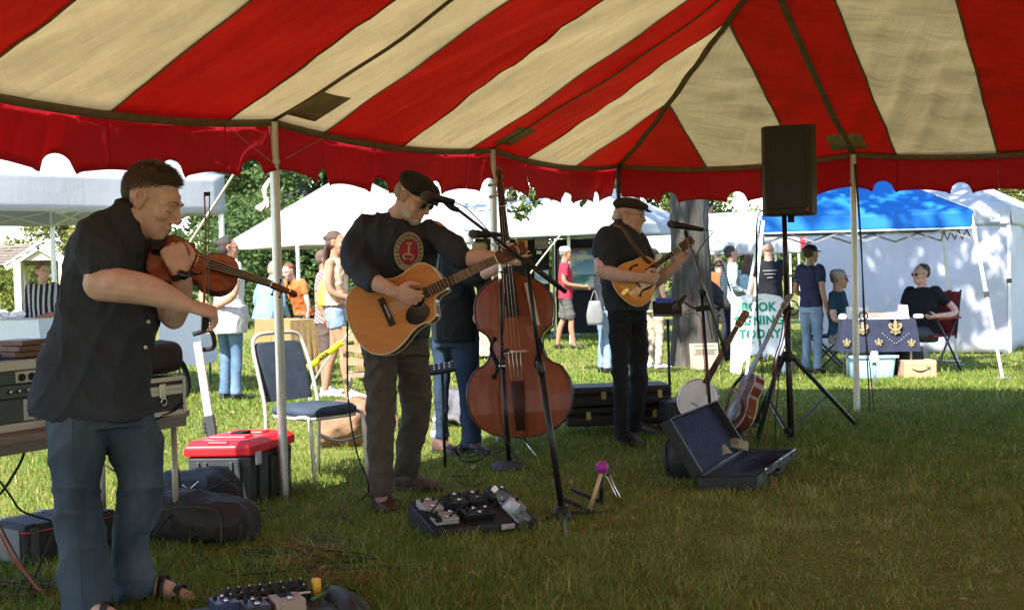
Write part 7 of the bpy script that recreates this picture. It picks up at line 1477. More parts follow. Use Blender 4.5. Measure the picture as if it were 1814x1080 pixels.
def mandolin_mic():
    Z = 8.55; b = on_ground(1258, Z); t = thing('microphone_stand', 'boom microphone stand in front of the mandolin player', 'microphone stand', b); MG_ = mat('satin_tube', (0.20, 0.18, 0.16), 0.35, 0.7)
    g = MB(); tub(g, [b, P(1243, 520, Z)], 0.011, 11); g.build('tube', M_BLKM, t, True); g = MB(); g.lathe([(0.10, 0), (0.104, 0.01), (0.09, 0.03), (0.02, 0.05)], b, n=22); g.build('base', M_BLKM, t, True)
    g = MB(); tub(g, [P(1217, 418, Z-0.03), P(1281, 612, Z-0.03)], 0.0095, 10); g.build('boom_arm', MG_, t, True); g = MB(); tub(g, [P(1279, 606, Z-0.03), P(1289, 638, Z-0.03)], 0.016, 10); g.build('boom_counterweight', M_RUB, t, True)
    g = MB(); c = P(1246, 518, Z-0.015); g.ell(c, 0.028, n=12, m=8); tub(g, [c-V(0, 0.05, 0), c+V(0, 0.03, 0)], 0.013, 8); g.build('boom_clutch', M_RUB, t, True)
    g = MB(); tub(g, [P(1217, 420, Z-0.03), P(1214, 408, Z-0.03)], 0.012, 8); g.build('microphone_clip', M_RUB, t, True); mic(t, P(1183, 396, Z-0.04), P(1246, 407, Z-0.02), 1.15)
    g = MB(); tub(g, [P(1246, 407, Z-0.02), P(1262, 412, Z), P(1240, 440, Z-0.04), P(1236, 470, Z-0.045), P(1250, 540, Z-0.045), P(1262, 600, Z-0.04)], 0.0033, 6, 6); g.build('microphone_cable', M_RUB, t, True)
    g = MB(); tub(g, [P(1244, 548, Z), P(1228, 545, Z-0.02), P(1212, 535, Z-0.03)], 0.007, 8, 4); g.build('side_arm', M_BLKM, t, True); mic(t, P(1194, 549, Z-0.05), P(1214, 524, Z-0.02), 1.0); g = MB(); tub(g, [P(1214, 524, Z-0.02), P(1226, 522, Z-0.02), P(1225, 545, Z-0.03), P(1212, 556, Z-0.03), P(1240, 560, Z-0.02), P(1246, 620, Z-0.015), P(1252, 700, Z-0.015)], 0.003, 6, 6); g.build('red_cable', mat('red_cable', (0.22, 0.02, 0.03), 0.6), t, True); g = MB(); g.obox(P(1246, 546, Z-0.02), V(0.05, 0, 0.004), V(0, 0.012, 0), V(0, 0, 0.018)); g.build('clamp', M_RUB, t, bev=0.004)
mandolin_mic()
def music_stand():
    Z = 10.2; b = on_ground(1183, Z); t = thing('music_stand', 'black music stand with a dark tray left of the tree trunk', 'music stand', b); g = MB(); tub(g, [b, P(1183, 565, Z)], 0.012, 10); g.build('pole', M_BLKM, t, True); g = MB(); g.obox(P(1182, 545, Z), V(0.115, 0, 0), V(0, 0.004, 0.0), V(0, 0.02, 0.055)); g.obox(P(1182, 559, Z-0.05), V(0.115, 0, 0), V(0, 0.05, 0), V(0, 0, 0.004)); g.build('tray', M_BLKM, t, bev=0.003)
    for k in range(3): a = k*2.1+0.4; f = b+0.26*V(math.cos(a), math.sin(a), 0); g = MB(); tub(g, [b+V(0, 0, 0.16), f+V(0, 0, 0.01)], 0.009, 8); g.build('leg', M_BLKM, t, True)
    c = P(1177, 534, Z+0.02); g = MB(); g.box(c, (0.14, 0.02, 0.06)); g.build('blue_bag', mat('blue_print', (0.05, 0.10, 0.45), 0.6), None, bev=0.006, label='small blue packet standing on the music stand tray', cat='packet')
music_stand()
def speaker():
    Z = 9.05; b = on_ground(1397, Z); t = thing('speaker_stand', 'black tripod stand carrying the loudspeaker', 'speaker stand', b); top = P(1389, 376, Z); hub = P(1395, 630, Z); low = P(1397, 762, Z); MS = mat('stand_tube', (0.030, 0.028, 0.027), 0.4, 0.5)
    g = MB(); tub(g, [on_ground(1397, Z)+V(0, 0, 0.0), P(1394, 545, Z)], 0.0225, 14); g.build('lower_pole', MS, t, True); g = MB(); tub(g, [P(1394, 548, Z), top], 0.0175, 14); g.build('upper_pole', MS, t, True); g = MB(); tub(g, [P(1393, 535, Z), P(1394, 556, Z)], 0.030, 14); tub(g, [P(1394, 546, Z), P(1406, 546, Z-0.03)], 0.008, 8); g.build('clamp', M_RUB, t, True)
    g = MB(); tub(g, [P(1395, 622, Z), P(1395, 640, Z)], 0.034, 14); hb = g.build('hub', M_RUB, t, True)
    feet = [G(1517, 757), G(1342, 784), on_ground(1330, 9.85)]
    for i, f in enumerate(feet):
        f[2] += 0.02; d = nrm(V(*(f-b)[:2], 0)); st = hub+d*0.05; g = MB(); tub(g, [st, f], 0.0165, 12); o = g.build('leg', MS, t, True); g = MB(); tub(g, [f-nrm(f-st)*0.05, f+nrm(f-st)*0.012], 0.020, 10); g.build('rubber_foot', M_RUB, o, True); m = st+(f-st)*0.55; g = MB(); g.bar(low+d*0.03, m, 0.016, 0.006, up=(0, 0, 1)); g.build('brace', M_BLKM, t)
    g = MB(); tub(g, [low-V(0, 0, 0.02), low+V(0, 0, 0.02)], 0.030, 14); g.build('brace_collar', M_RUB, t, True)
    c = P(1400, 304, Z); sp = thing('loudspeaker', 'black plastic loudspeaker on the tripod stand', 'loudspeaker', top)
    ang = -0.30; ux = V(math.cos(ang), math.sin(ang), 0); uy = V(-math.sin(ang), math.cos(ang), 0); hgt = 0.615; M_CAB = mat('speaker_cabinet', (0.018, 0.013, 0.013), 0.55, var=0.25, bump=0.25, bscale=120)
    g = MB(); poly = [(-0.155, -0.17), (0.155, -0.17), (0.185, -0.10), (0.155, 0.12), (0.10, 0.17), (-0.10, 0.17), (-0.155, 0.12), (-0.185, -0.10)]
    g.prism(poly, c-V(0, 0, hgt/2), ux, uy, V(0, 0, hgt)); g.build('cabinet', M_CAB, sp, bev=0.014, seg=3)
    g = MB(); g.obox(c-ux*0.184+V(0, 0.0, -0.02)-uy*0.04, ux*0.006, uy*0.04, V(0, 0, 0.055)); h_ = g.build('handle_recess', mat('hole_black', (0.004, 0.003, 0.003), 0.9), sp, bev=0.003); g = MB(); tub(g, [c-ux*0.190+V(0, 0, -0.07)-uy*0.04, c-ux*0.190+V(0, 0, 0.03)-uy*0.04], 0.010, 8); g.build('grip', M_RUB, h_, True)
    g = MB(); g.obox(c-uy*0.172+V(0, 0, 0.01), ux*0.115, uy*0.004, V(0, 0, 0.27)); g.build('rear_panel', mat('rear_panel', (0.010, 0.008, 0.008), 0.5), sp, bev=0.006); g = MB(); tub(g, [c-V(0, 0, hgt/2+0.045), c-V(0, 0, hgt/2-0.01)], 0.024, 12); g.build('pole_socket', M_RUB, sp, True)
    g = MB(); g.obox(c+ux*0.125-uy*0.174+V(0, 0, -0.27), ux*0.010, uy*0.003, V(0, 0, 0.012)); g.build('red_badge', mat('red_badge', (0.3, 0.03, 0.03), 0.5), sp)
    for dx in (0, -0.03): g = MB(); tub(g, [P(1353, 372, Z-0.05), P(1343, 382, Z-0.05), P(1341+dx*60, 430, Z-0.05), P(1343+dx*60, 560, Z-0.05), P(1352+dx*100, 660, Z-0.1), P(1345+dx*100, 750, Z-0.2)], 0.004, 6, 6); g.build('speaker_cable', M_RUB, sp, True)
speaker()
def red_stand():
    t = thing('cable_bundle', 'dark red and black cables tied round the speaker pole', 'cable', P(1392, 660, 8.98)); Z = 8.98
    for k, (m, off) in enumerate(((mat('red_cable', (0.22, 0.02, 0.03), 0.6), 0), (M_RUB, 6), (M_RUB, -5))):
        g = MB(); tub(g, [P(1395+off, 550, Z), P(1388+off, 600, Z-0.03), P(1376+off, 640, Z-0.04), P(1372+off, 690, Z-0.03), P(1362+off*2, 740, Z-0.05), on_ground(1350+off*3, Z-0.1)], 0.0045, 6, 6); g.build('cable', m, t, True)
    g = MB(); c = P(1402, 545, Z); g.tube([c+0.05*V(math.cos(a), 0.3*math.sin(a*2), math.sin(a)) for a in np.linspace(0, 6.0, 20)], 0.005, 6); g.build('coil', M_RUB, t, True)
red_stand()
# ------------------------------------------------------------------ cases
M_PLUSH = mat('navy_plush', (0.006, 0.010, 0.035), 0.95, col2=(0.016, 0.024, 0.075), vscale=22, bump=0.5, bscale=60)
def open_case():
    A, Bc, Cc, Dd = G(1236, 870), G(1342, 868), G(1410, 818), G(1307, 816); t = thing('guitar_case', 'open black instrument case with navy lining and tip money', 'case', (A+Cc)/2); h = 0.085; up = V(0, 0, h)
    Dd = A+(Cc-Bc); rim = 0.018; ins = lambda p: p+((A+Bc+Cc+Dd)/4-p)*0.06
    for p, q in ((A, Bc), (Bc, Cc), (Cc, Dd), (Dd, A)):
        a, b = p, q; ai, bi = ins(p), ins(q); g = MB(); g.add([a, b, bi, ai, a+up, b+up, bi+up, ai+up], [(3, 2, 1, 0), (4, 5, 6, 7), (0, 1, 5, 4), (1, 2, 6, 5), (2, 3, 7, 6), (3, 0, 4, 7)]); g.build('wall', M_VINYL, t)
        g = MB(); g.tube([a+up*1.0, b+up*1.0], 0.006, 6); g.build('rim_trim', M_BLKM, t, True)
    # plush floor with moulded well
    g = MB(); n = 17; pts = np.zeros((n, n, 3))
    for i in range(n):
        for j in range(n):
            u, v = i/(n-1), j/(n-1); p = ins(A)*(1-u)*(1-v)+ins(Bc)*u*(1-v)+ins(Cc)*u*v+ins(Dd)*(1-u)*v; d = ((u-0.62)/0.30)**2+((v-0.55)/0.34)**2; z = 0.070-0.052*max(0, min(1, (1.15-d)*2.5)); pts[i, j] = p+V(0, 0, z)
    g.grid(pts); g.build('lining', M_PLUSH, t, True)
    # lid leaning back on the left
    H1, H2 = A+up, Dd+up; L1, L2 = P(1177, 746, (A[1]+0.03)), P(1263, 712, Dd[1]+0.05); nn = nrm(np.cross(H2-H1, L1-H1)); cen = (H1+H2+L1+L2)/4
    nn = nn if nn[0] > 0 else -nn
    for p, q in ((H1, L1), (L1, L2), (L2, H2)):
        g = MB(); i1, i2 = p+(cen-p)*0.05, q+(cen-q)*0.05; e = nn*0.035; g.add([p-e, q-e, i2-e, i1-e, p+e, q+e, i2+e, i1+e], [(3, 2, 1, 0), (4, 5, 6, 7), (0, 1, 5, 4), (1, 2, 6, 5), (2, 3, 7, 6), (3, 0, 4, 7)]); g.build('lid_wall', M_VINYL, t, bev=0.004)
    g = MB(); e = nn*0.028; g.add([H1-e, L1-e, L2-e, H2-e, H1-e*1.25, L1-e*1.25, L2-e*1.25, H2-e*1.25], [(0, 1, 2, 3), (7, 6, 5, 4), (0, 4, 5, 1), (1, 5, 6, 2), (2, 6, 7, 3), (3, 7, 4, 0)]); g.build('lid_back', M_VINYL, t)
    pts = np.array([[H1*(1-u)*(1-v)+L1*u*(1-v)+L2*u*v+H2*(1-u)*v+nn*(-0.018+0.006*math.sin(u*19)*math.sin(v*14)) for v in np.linspace(0.03, 0.97, 12)] for u in np.linspace(0.03, 0.97, 12)]); g = MB(); g.grid(pts); g.build('lid_lining', M_PLUSH, t, True)
    for u in (0.18, 0.55, 0.88): q = Bc+(Cc-Bc)*u+up*0.85; d = nrm(Cc-Bc); o = nrm(np.cross(d, UPW)); o = o if o[0] > 0 else -o; g = MB(); g.obox(q+o*0.006, d*0.016, o*0.005, V(0, 0, 0.022)); g.build('latch', M_CHROME, t, bev=0.002)
    q0, q1 = Bc+(Cc-Bc)*0.30+up*0.5, Bc+(Cc-Bc)*0.46+up*0.5; o = V(0.03, -0.02, 0); g = MB(); tub(g, [q0, q0+o, q1+o, q1], 0.009, 8, 4); g.build('handle', M_RUB, t, True)
    MBILL = mat('banknote', (0.36, 0.33, 0.24), 0.85, col2=(0.24, 0.25, 0.18), vscale=45)
    for i, (px, py, rz, lab) in enumerate(((1272, 833, 0.3, 'crumpled banknote nearest the corner of the open case'), (1286, 822, 0.1, 'banknote lying in the middle of the open case'), (1304, 822, -0.2, 'folded banknote at the right of the money in the case'))):
        q = G(px, py); q[2] = 0.10+0.004*i; pts = np.array([[q+V(math.cos(rz), math.sin(rz), 0)*0.078*u+V(-math.sin(rz), math.cos(rz), 0)*0.050*v+V(0, 0, 0.013*math.sin(u*2.6+i)+0.022*v+0.028) for v in np.linspace(-1, 1, 5)] for u in np.linspace(-1, 1, 9)]); g = MB(); g.grid(pts); o = g.build('banknote', MBILL, None, True, label=lab, cat='banknote'); o.modifiers.new('t', 'SOLIDIFY').thickness = 0.0015
        pts2 = pts[3:6, 1:4]+V(0, 0, 0.003); g = MB(); g.grid(pts2); g.build('portrait', mat('note_ink', (0.16, 0.17, 0.12), 0.9), o, True)
    c = on_ground(1203, 7.8); g = MB(); g.loft([(c+V(0, 0, 0.01), V(0.10, 0, 0), V(0, 0.13, 0)), (c+V(0.0, 0, 0.14), V(0.12, 0, 0), V(0, 0.15, 0)), (c+V(0.0, 0, 0.28), V(0.06, 0, 0), V(0, 0.09, 0))], 16, 4, 2.6); g.tube([c+V(-0.05, -0.05, 0.26), c+V(-0.11, -0.08, 0.2), c+V(-0.10, -0.09, 0.05)], 0.010, 6, 4); g.build('soft_bag', M_VINYL, None, True, label='slumped black bag behind the lid of the open case', cat='bag')
open_case()
def hard_case(label, px0, px1, ytop, ybot, Z, rz, dep, ln=None, latches=()):
    a, b = P(px0, ybot, Z), P(px1, ybot, Z+0.08); t = thing('hard_case', label, 'case', ((a+b)/2)); d = nrm(b-a); d[2] = 0; d = nrm(d); n = V(-d[1], d[0], 0); L = np.linalg.norm(b-a); h = (ybot-ytop)*Z/FPX; c = (a+b)/2+n*dep/2; z0 = a[2]
    for k, (zz, hh) in enumerate(((z0+h*0.28, h*0.54), (z0+h*0.79, h*0.42))): g = MB(); g.obox(V(c[0], c[1], zz), d*L/2, n*dep/2, V(0, 0, hh/2)); g.build('shell' if k == 0 else 'lid', M_VINYL, t, bev=0.02, seg=3)
    g = MB(); g.obox(V(c[0], c[1], z0+h*0.565), d*L/2*1.004, n*dep/2*1.01, V(0, 0, h*0.02)); g.build('edge_strip', mat('dark_trim', (0.04, 0.035, 0.03), 0.4, 0.6), t)
    for px in latches: q = P(px, (ytop+ybot)/2-2, Z); u = np.dot(q-a, d); q = a+d*u-n*0.006+V(0, 0, h*0.56); g = MB(); g.obox(q, d*0.018, n*0.006, V(0, 0, 0.030)); o = g.build('latch', M_GOLD, t, bev=0.003); g = MB(); g.obox(q-n*0.007-V(0, 0, 0.01), d*0.010, n*0.003, V(0, 0, 0.018)); g.build('hasp', M_GOLD, o, bev=0.002)
    hx = c-n*(dep/2)+V(0, 0, 0); g = MB(); q = V(hx[0], hx[1], z0+h*0.35); tub(g, [q-d*0.09, q-d*0.08-n*0.035, q+d*0.08-n*0.035, q+d*0.09], 0.009, 8, 4); g.build('handle', M_RUB, t, True)
hard_case('lower black hard case of the two stacked behind the mandolin player', 1004, 1183, 722, 757, 9.75, 0, 0.36, latches=(1043, 1164)); hard_case('upper black hard case of the two stacked behind the mandolin player', 1010, 1191, 687, 722, 9.72, 0, 0.34, latches=(1070, 1172))
c = on_ground(1196, 9.6); g = MB(); g.box(c+V(0.05, 0.1, 0.13), (0.30, 0.3, 0.26), 0.2); g.build('black_box', M_VINYL, None, bev=0.02, label='black box between the stacked cases and the banjo', cat='box')
def toolbox():
    N = G(446, 899); e1 = V(-0.36, 0.03, 0); e2 = V(0.15, 0.50, 0); t = thing('toolbox', 'black rolling toolbox with a bright red lid and pull handle', 'toolbox', N+(e1+e2)/2); MR = mat('red_plastic', (0.62, 0.012, 0.018), 0.35, var=0.06); MD = mat('charcoal_plastic', (0.035, 0.037, 0.040), 0.5, var=0.15); c = N+(e1+e2)/2; h = 0.285
    g = MB(); g.add([N+e1*0.03+e2*0.03, N+e1*0.97+e2*0.03, N+e1*0.97+e2*0.97, N+e1*0.03+e2*0.97, N+UPW*h, N+e1+UPW*h, N+e1+e2+UPW*h, N+e2+UPW*h], [(0, 1, 2, 3), (7, 6, 5, 4), (1, 0, 4, 5), (2, 1, 5, 6), (3, 2, 6, 7), (0, 3, 7, 4)]); body = g.build('body', MD, t, bev=0.014)
    n1 = nrm(np.cross(e1, UPW)); n1 = n1 if n1[1] < 0 else -n1; n2 = nrm(np.cross(e2, UPW)); n2 = n2 if n2[0] > 0 else -n2
    for u in (0.18, 0.30, 0.70, 0.82): g = MB(); g.obox(N+e1*u+n1*0.006+UPW*h*0.48, nrm(e1)*0.008, n1*0.006, UPW*h*0.42); g.build('rib', MD, body, bev=0.003)
    for u in (0.25, 0.52, 0.80): g = MB(); g.obox(N+e2*u+n2*0.006+UPW*h*0.46, nrm(e2)*0.045, n2*0.008, UPW*h*0.44); g.build('rib', MD, body, bev=0.004)
    g = MB(); g.obox(N+e1*0.5+n1*0.004+UPW*h*0.72, nrm(e1)*0.07, n1*0.004, UPW*0.030); g.build('label_recess', mat('hole_black', (0.004, 0.003, 0.003), 0.9), body)
    k = 1.06; lc = c+UPW*(h+0.004); q = lambda a, b, z, s_: lc+e1*(a*s_)+e2*(b*s_)+UPW*z; r1 = [q(a, b, 0, 0.53) for a, b in ((-1, -1), (1, -1), (1, 1), (-1, 1))]; r2 = [q(a, b, 0.05, 0.53) for a, b in ((-1, -1), (1, -1), (1, 1), (-1, 1))]; r3 = [q(a, b, 0.085, 0.45) for a, b in ((-1, -1), (1, -1), (1, 1), (-1, 1))]; g = MB(); g.add(r1+r2+r3, [(3, 2, 1, 0)]+[(i, (i+1) % 4, 4+(i+1) % 4, 4+i) for i in range(4)]+[(4+i, 4+(i+1) % 4, 8+(i+1) % 4, 8+i) for i in range(4)]+[(8, 9, 10, 11)]); lid = g.build('lid', MR, t, bev=0.010)
    for m_ in (lid.data,): m_.flip_normals() if np.dot(np.cross(r1[1]-r1[0], r2[0]-r1[0]), n1) < 0 and False else None
    for b in (-0.22, 0.18): g = MB(); g.obox(lc+e2*b+UPW*0.088, e1*0.30, e2*0.09, UPW*0.010); g.build('lid_panel', MR, lid, bev=0.008)
    g = MB(); g.obox(lc-e2*0.47+UPW*0.066, e1*0.16, e2*0.04, UPW*0.014); g.build('lid_grip', MR, lid, bev=0.006)
    g = MB(); g.obox(lc+e2*0.0+UPW*0.1, e1*0.10, e2*0.10, UPW*0.006); g.build('lid_handle', mat('hole_black', (0.004, 0.003, 0.003), 0.9), lid, bev=0.004)
    for u in (0.10, 0.62): g = MB(); g.obox(N+e2*u+n2*0.022+UPW*(h-0.015), nrm(e2)*0.026, n2*0.008, UPW*0.035); g.build('latch', mat('grey_latch', (0.45, 0.45, 0.46), 0.4), t, bev=0.004)
    a, b_ = P(377, 782, 7.62), P(350, 606, 7.66); d = nrm(b_-a); g = MB(); g.bar(a, a+d*0.16, 0.060, 0.045, up=(0, 1, 0)); so = g.build('handle_socket', MD, t, bev=0.006)
    for k in range(3): g = MB(); g.obox(a+d*(0.06+0.025*k)-V(0.034, 0.02, 0), V(0.008, 0, 0), V(0, 0.012, 0), UPW*0.008); g.build('socket_rib', MD, so)
    g = MB(); g.bar(a+d*0.15, b_, 0.046, 0.030, up=(0, 1, 0)); g.build('handle_bar', mat('white_alloy', (0.72, 0.70, 0.69), 0.35, 0.4), t, bev=0.004)
    g = MB(); tub(g, [P(342, 592, 7.55), P(371, 585, 7.6), P(379, 600, 7.64), P(377, 616, 7.68), P(352, 620, 7.7)], 0.014, 8, 3); g.build('handle_grip', M_RUB, t, True)
toolbox()
def chair():
    FL = G(553, 869); fw = nrm(V(0.75, -0.66, 0)); sd = nrm(V(0.66, 0.75, 0)); w_ = 0.42; dp = 0.42; t = thing('banquet_chair', 'blue padded metal chair beside the red topped toolbox', 'chair', FL+sd*w_/2-fw*dp/2); MF = mat('beige_tube', (0.55, 0.52, 0.46), 0.35, 0.4, var=0.1); MP = cloth('blue_grey_pad', (0.042, 0.058, 0.080), 0.2); z = 0.44
    c = FL+sd*w_/2-fw*dp/2; g = MB(); g.loft([(c+UPW*(z-0.012), sd*(w_/2-0.01), fw*(dp/2)), (c+UPW*(z+0.02), sd*w_/2*1.02, fw*dp/2*1.03), (c+UPW*(z+0.045), sd*(w_/2-0.02), fw*(dp/2-0.02))], 30, 3, 4.5); g.build('seat', MP, t, True)
    g = MB(); g.loft([(c+UPW*(z-0.03), sd*(w_/2-0.0), fw*(dp/2)), (c+UPW*(z-0.01), sd*w_/2*1.0, fw*dp/2*1.0)], 30, 1, 4.5); g.build('seat_frame', MF, t, True)
    bb = c-fw*(dp/2)
    for k in (-1, 1):
        g = MB(); tub(g, [bb+sd*k*w_/2-fw*0.02+V(0, 0, 0.0), bb+sd*k*w_/2+UPW*z*0.95, bb+sd*k*w_/2-fw*0.05+UPW*(z+0.2), bb+sd*k*(w_/2-0.01)-fw*0.12+UPW*(z+0.40), bb+sd*k*(w_/2-0.06)-fw*0.135+UPW*(z+0.47), bb-fw*0.14+UPW*(z+0.48)], 0.0125, 9, 4); g.build('back_leg', MF, t, True)
        g = MB(); f = c+fw*dp/2+sd*k*w_/2; tub(g, [f+fw*0.03, f+UPW*z*0.86, f-fw*0.03+UPW*(z-0.01), f-fw*0.12+UPW*(z-0.015)], 0.0125, 9, 4); g.build('front_leg', MF, t, True)
    g = MB(); q = lambda s_, hw, off: (bb-fw*(0.045+off)+UPW*(z+s_), sd*hw, fw*0.016); g.loft([q(0.06, w_/2-0.025, 0.0), q(0.08, w_/2-0.015, 0.004), q(0.25, w_/2-0.018, 0.04), q(0.40, w_/2-0.03, 0.082), q(0.425, w_/2-0.07, 0.088)], 22, 3, 4); g.build('backrest', MP, t, True)
chair()
# ------------------------------------------------------------------ gear table on the left
def gear_table():
    d = nrm(V(0.50, 0.866, 0)); n = V(-0.866, 0.50, 0); E1 = V(-1.55, 6.18, 0); E0 = E1-d*1.9; z = 0.64; t = thing('gear_table', 'folding table at the left carrying the amplifier rack', 'table', (E0+E1)/2); MT = mat('table_laminate', (0.20, 0.15, 0.115), 0.6, var=0.2, vscale=9)
    g = MB(); g.obox((E0+E1)/2+n*0.30+UPW*z, d*0.95, n*0.30, UPW*0.014); g.build('tabletop', MT, t, bev=0.003); g = MB(); g.obox((E0+E1)/2+n*0.012+UPW*(z-0.035), d*0.93, n*0.008, UPW*0.022); g.build('apron', mat('brown_metal', (0.13, 0.10, 0.08), 0.5), t)
    for p, nm in ((E1-d*0.06+n*0.05, 'a'), (E1-d*0.06+n*0.54, 'b'), (E0+d*0.06+n*0.05, 'c'), (E0+d*0.06+n*0.54, 'd')): g = MB(); tub(g, [p, p+UPW*(z-0.01)], 0.0145, 10); g.build('leg', mat('tan_tube', (0.32, 0.28, 0.22), 0.45, 0.4), t, True)
    # amplifier rack
    c = V(-2.14, 5.52, z+0.014)+n*0.20; r = thing('amplifier_rack', 'black amplifier rack with metal edges on the gear table', 'amplifier', c); hw, hd, hh = 0.27, 0.20, 0.30; ME = mat('rack_alloy', (0.38, 0.33, 0.28), 0.4, 0.6)
    g = MB(); g.obox(c+UPW*hh/2, d*hw, n*hd, UPW*hh/2); g.build('case', M_VINYL, r, bev=0.006)
    f = c-n*(hd+0.002)
    for zz in (0.012, hh-0.022): g = MB(); g.obox(f+UPW*zz, d*hw*1.01, n*0.010, UPW*0.022); g.build('edge', ME, r, bev=0.003)
    for k in (-1, 1): g = MB(); g.obox(f+d*k*hw+UPW*hh/2, d*0.012, n*0.011, UPW*hh/2); g.build('edge', ME, r, bev=0.003)
    def unit(z0, z1, col, nm): g = MB(); g.obox(f-n*0.004+UPW*(z0+z1)/2, d*(hw-0.02), n*0.006, UPW*(z1-z0)/2); return g.build(nm, col, r, bev=0.002)
    MU1 = mat('unit_silver', (0.40, 0.40, 0.36), 0.45, 0.3); MU2 = mat('unit_slate', (0.035, 0.05, 0.06), 0.4); u1 = unit(0.20, 0.255, mat('unit_dark', (0.03, 0.04, 0.045), 0.4), 'preamp'); g = MB(); g.obox(f-n*0.012+d*0.12+UPW*0.228, d*0.11, n*0.002, UPW*0.024); g.build('panel', MU1, u1)
    for k in range(4): g = MB(); q = f-n*0.016+d*(0.04+0.052*k)+UPW*0.226; g.lathe([(0.017, 0), (0.016, 0.006), (0.008, 0.006)], q, -n, 14); g.build('socket', M_RUB, u1, True)
    u2 = unit(0.14, 0.195, MU2, 'equaliser')
    for k in range(5): g = MB(); g.lathe([(0.009, 0), (0.008, 0.012)], f-n*0.012+d*(-0.02+0.045*k)+UPW*0.168, -n, 10); g.build('knob', M_CHROME, u2, True)
    u3 = unit(0.035, 0.135, mat('unit_dark', (0.03, 0.04, 0.045), 0.4), 'mixer_unit'); g = MB(); g.obox(f-n*0.012+d*0.13+UPW*0.085, d*0.085, n*0.002, UPW*0.045); g.build('panel', MU1, u3)
    for k in range(6): g = MB(); g.lathe([(0.010, 0), (0.009, 0.014)], f-n*0.014+d*(0.08+0.05*(k % 3))+UPW*(0.105-0.042*(k//3)), -n, 10); g.build('knob', M_RUB if k % 2 else M_GOLD, u3, True)
    g = MB(); q = f-n*0.02+d*0.20+UPW*0.06; tub(g, [q, q-n*0.05+UPW*0.0, q-n*0.07-UPW*0.12, q-n*0.07-d*0.03-UPW*0.4, V(-2.0, 5.25, 0.02)], 0.005, 7, 6); g.build('lead', M_RUB, r, True); g = MB(); tub(g, [q, q-n*0.035], 0.009, 8); g.build('plug', mat('red_plug', (0.5, 0.03, 0.02), 0.4), r, True)
    g = MB(); g.obox(c-d*0.10+UPW*(hh+0.014), d*0.13, n*0.11, UPW*0.012); g.build('flat_device', M_BLKPL, None, bev=0.005, label='flat black device lying on the amplifier rack', cat='device')
    for k in range(3): g = MB(); g.obox(c+d*(0.17+0.006*k)+n*(-0.05)+UPW*(hh+0.014+0.026*k), nrm(d+n*0.1*k)*0.085, nrm(n-d*0.1*k)*0.075, UPW*0.0115); g.build('wooden_block', mat('oiled_wood', (0.14, 0.075, 0.045), 0.5, var=0.3), None, bev=0.003, label=['lowest', 'middle', 'topmost'][k]+' brown wooden slab stacked on the amplifier rack', cat='wood block')
    # flight case and padded bag at the right end
    c = E1-d*0.27+n*0.13+UPW*(z+0.014); r = thing('flight_case', 'small black flight case with chrome catch on the gear table end', 'case', c); hw, hd, hh = 0.20, 0.16, 0.17; g = MB(); g.obox(c+UPW*hh*0.36, d*hw, n*hd, UPW*hh*0.36); g.build('base', M_VINYL, r, bev=0.004); g = MB(); g.obox(c+UPW*hh*0.87, d*hw, n*hd, UPW*hh*0.135); g.build('lid', M_VINYL, r, bev=0.004)
    f = c-n*hd
    for zz in (0.006, hh*0.60, hh*0.73, hh-0.006): g = MB(); g.obox(f+UPW*zz, d*hw*1.01, n*0.006, UPW*0.010); g.build('edge', ME, r)
    for k in (-1, 1): g = MB(); g.obox(f+d*k*hw+UPW*hh/2, d*0.010, n*0.008, UPW*hh*0.49); g.build('edge', ME, r)
    q = f+d*0.06+UPW*hh*0.66; g = MB(); g.obox(q-n*0.006, d*0.020, n*0.006, UPW*0.034); o = g.build('catch', M_CHROME, r, bev=0.003); g = MB(); g.tube([q-n*0.014-UPW*0.03+0.016*(math.cos(a)*d+math.sin(a)*UPW)-UPW*0.02 for a in np.linspace(0, 2*PI, 15)], 0.0035, 6); g.build('catch_ring', M_CHROME, o, True)
    q = c+UPW*(hh+0.085)+d*0.02; g = MB(); MBG = mat('padded_nylon', (0.022, 0.016, 0.015), 0.75, var=0.25, bump=0.3, bscale=90); g.loft([(q-d*0.27, n*0.06, UPW*0.055), (q-d*0.24, n*0.10, UPW*0.075), (q+d*0.20, n*0.10, UPW*0.078), (q+d*0.25, n*0.085, UPW*0.066), (q+d*0.265, n*0.05, UPW*0.04)], 22, 4, 2.8); o = g.build('padded_bag', MBG, None, True, label='dark padded cylinder bag resting on the flight case', cat='bag')
    g = MB(); g.tube([q+d*0.205+n*0.102*math.cos(a)+UPW*0.080*math.sin(a) for a in np.linspace(0, 2*PI, 25)], 0.004, 6); g.build('piping', M_BLKPL, o, True)
    pts = np.array([q+d*0.25+UPW*0.0-n*0.05, q+d*0.30-UPW*0.06-n*0.06, q+d*0.26-UPW*0.16-n*0.12, q+d*0.14-UPW*0.24-n*0.16, q+d*0.02-UPW*0.27-n*0.15]); qq = catmull(pts, 6); g = MB(); s2 = nrm(V(0.5, -0.5, 0.4))*0.02; g.grid(np.stack([qq-s2, qq+s2], 1)); o2 = g.build('strap', MBG, o, True); o2.modifiers.new('t', 'SOLIDIFY').thickness = 0.006
gear_table()
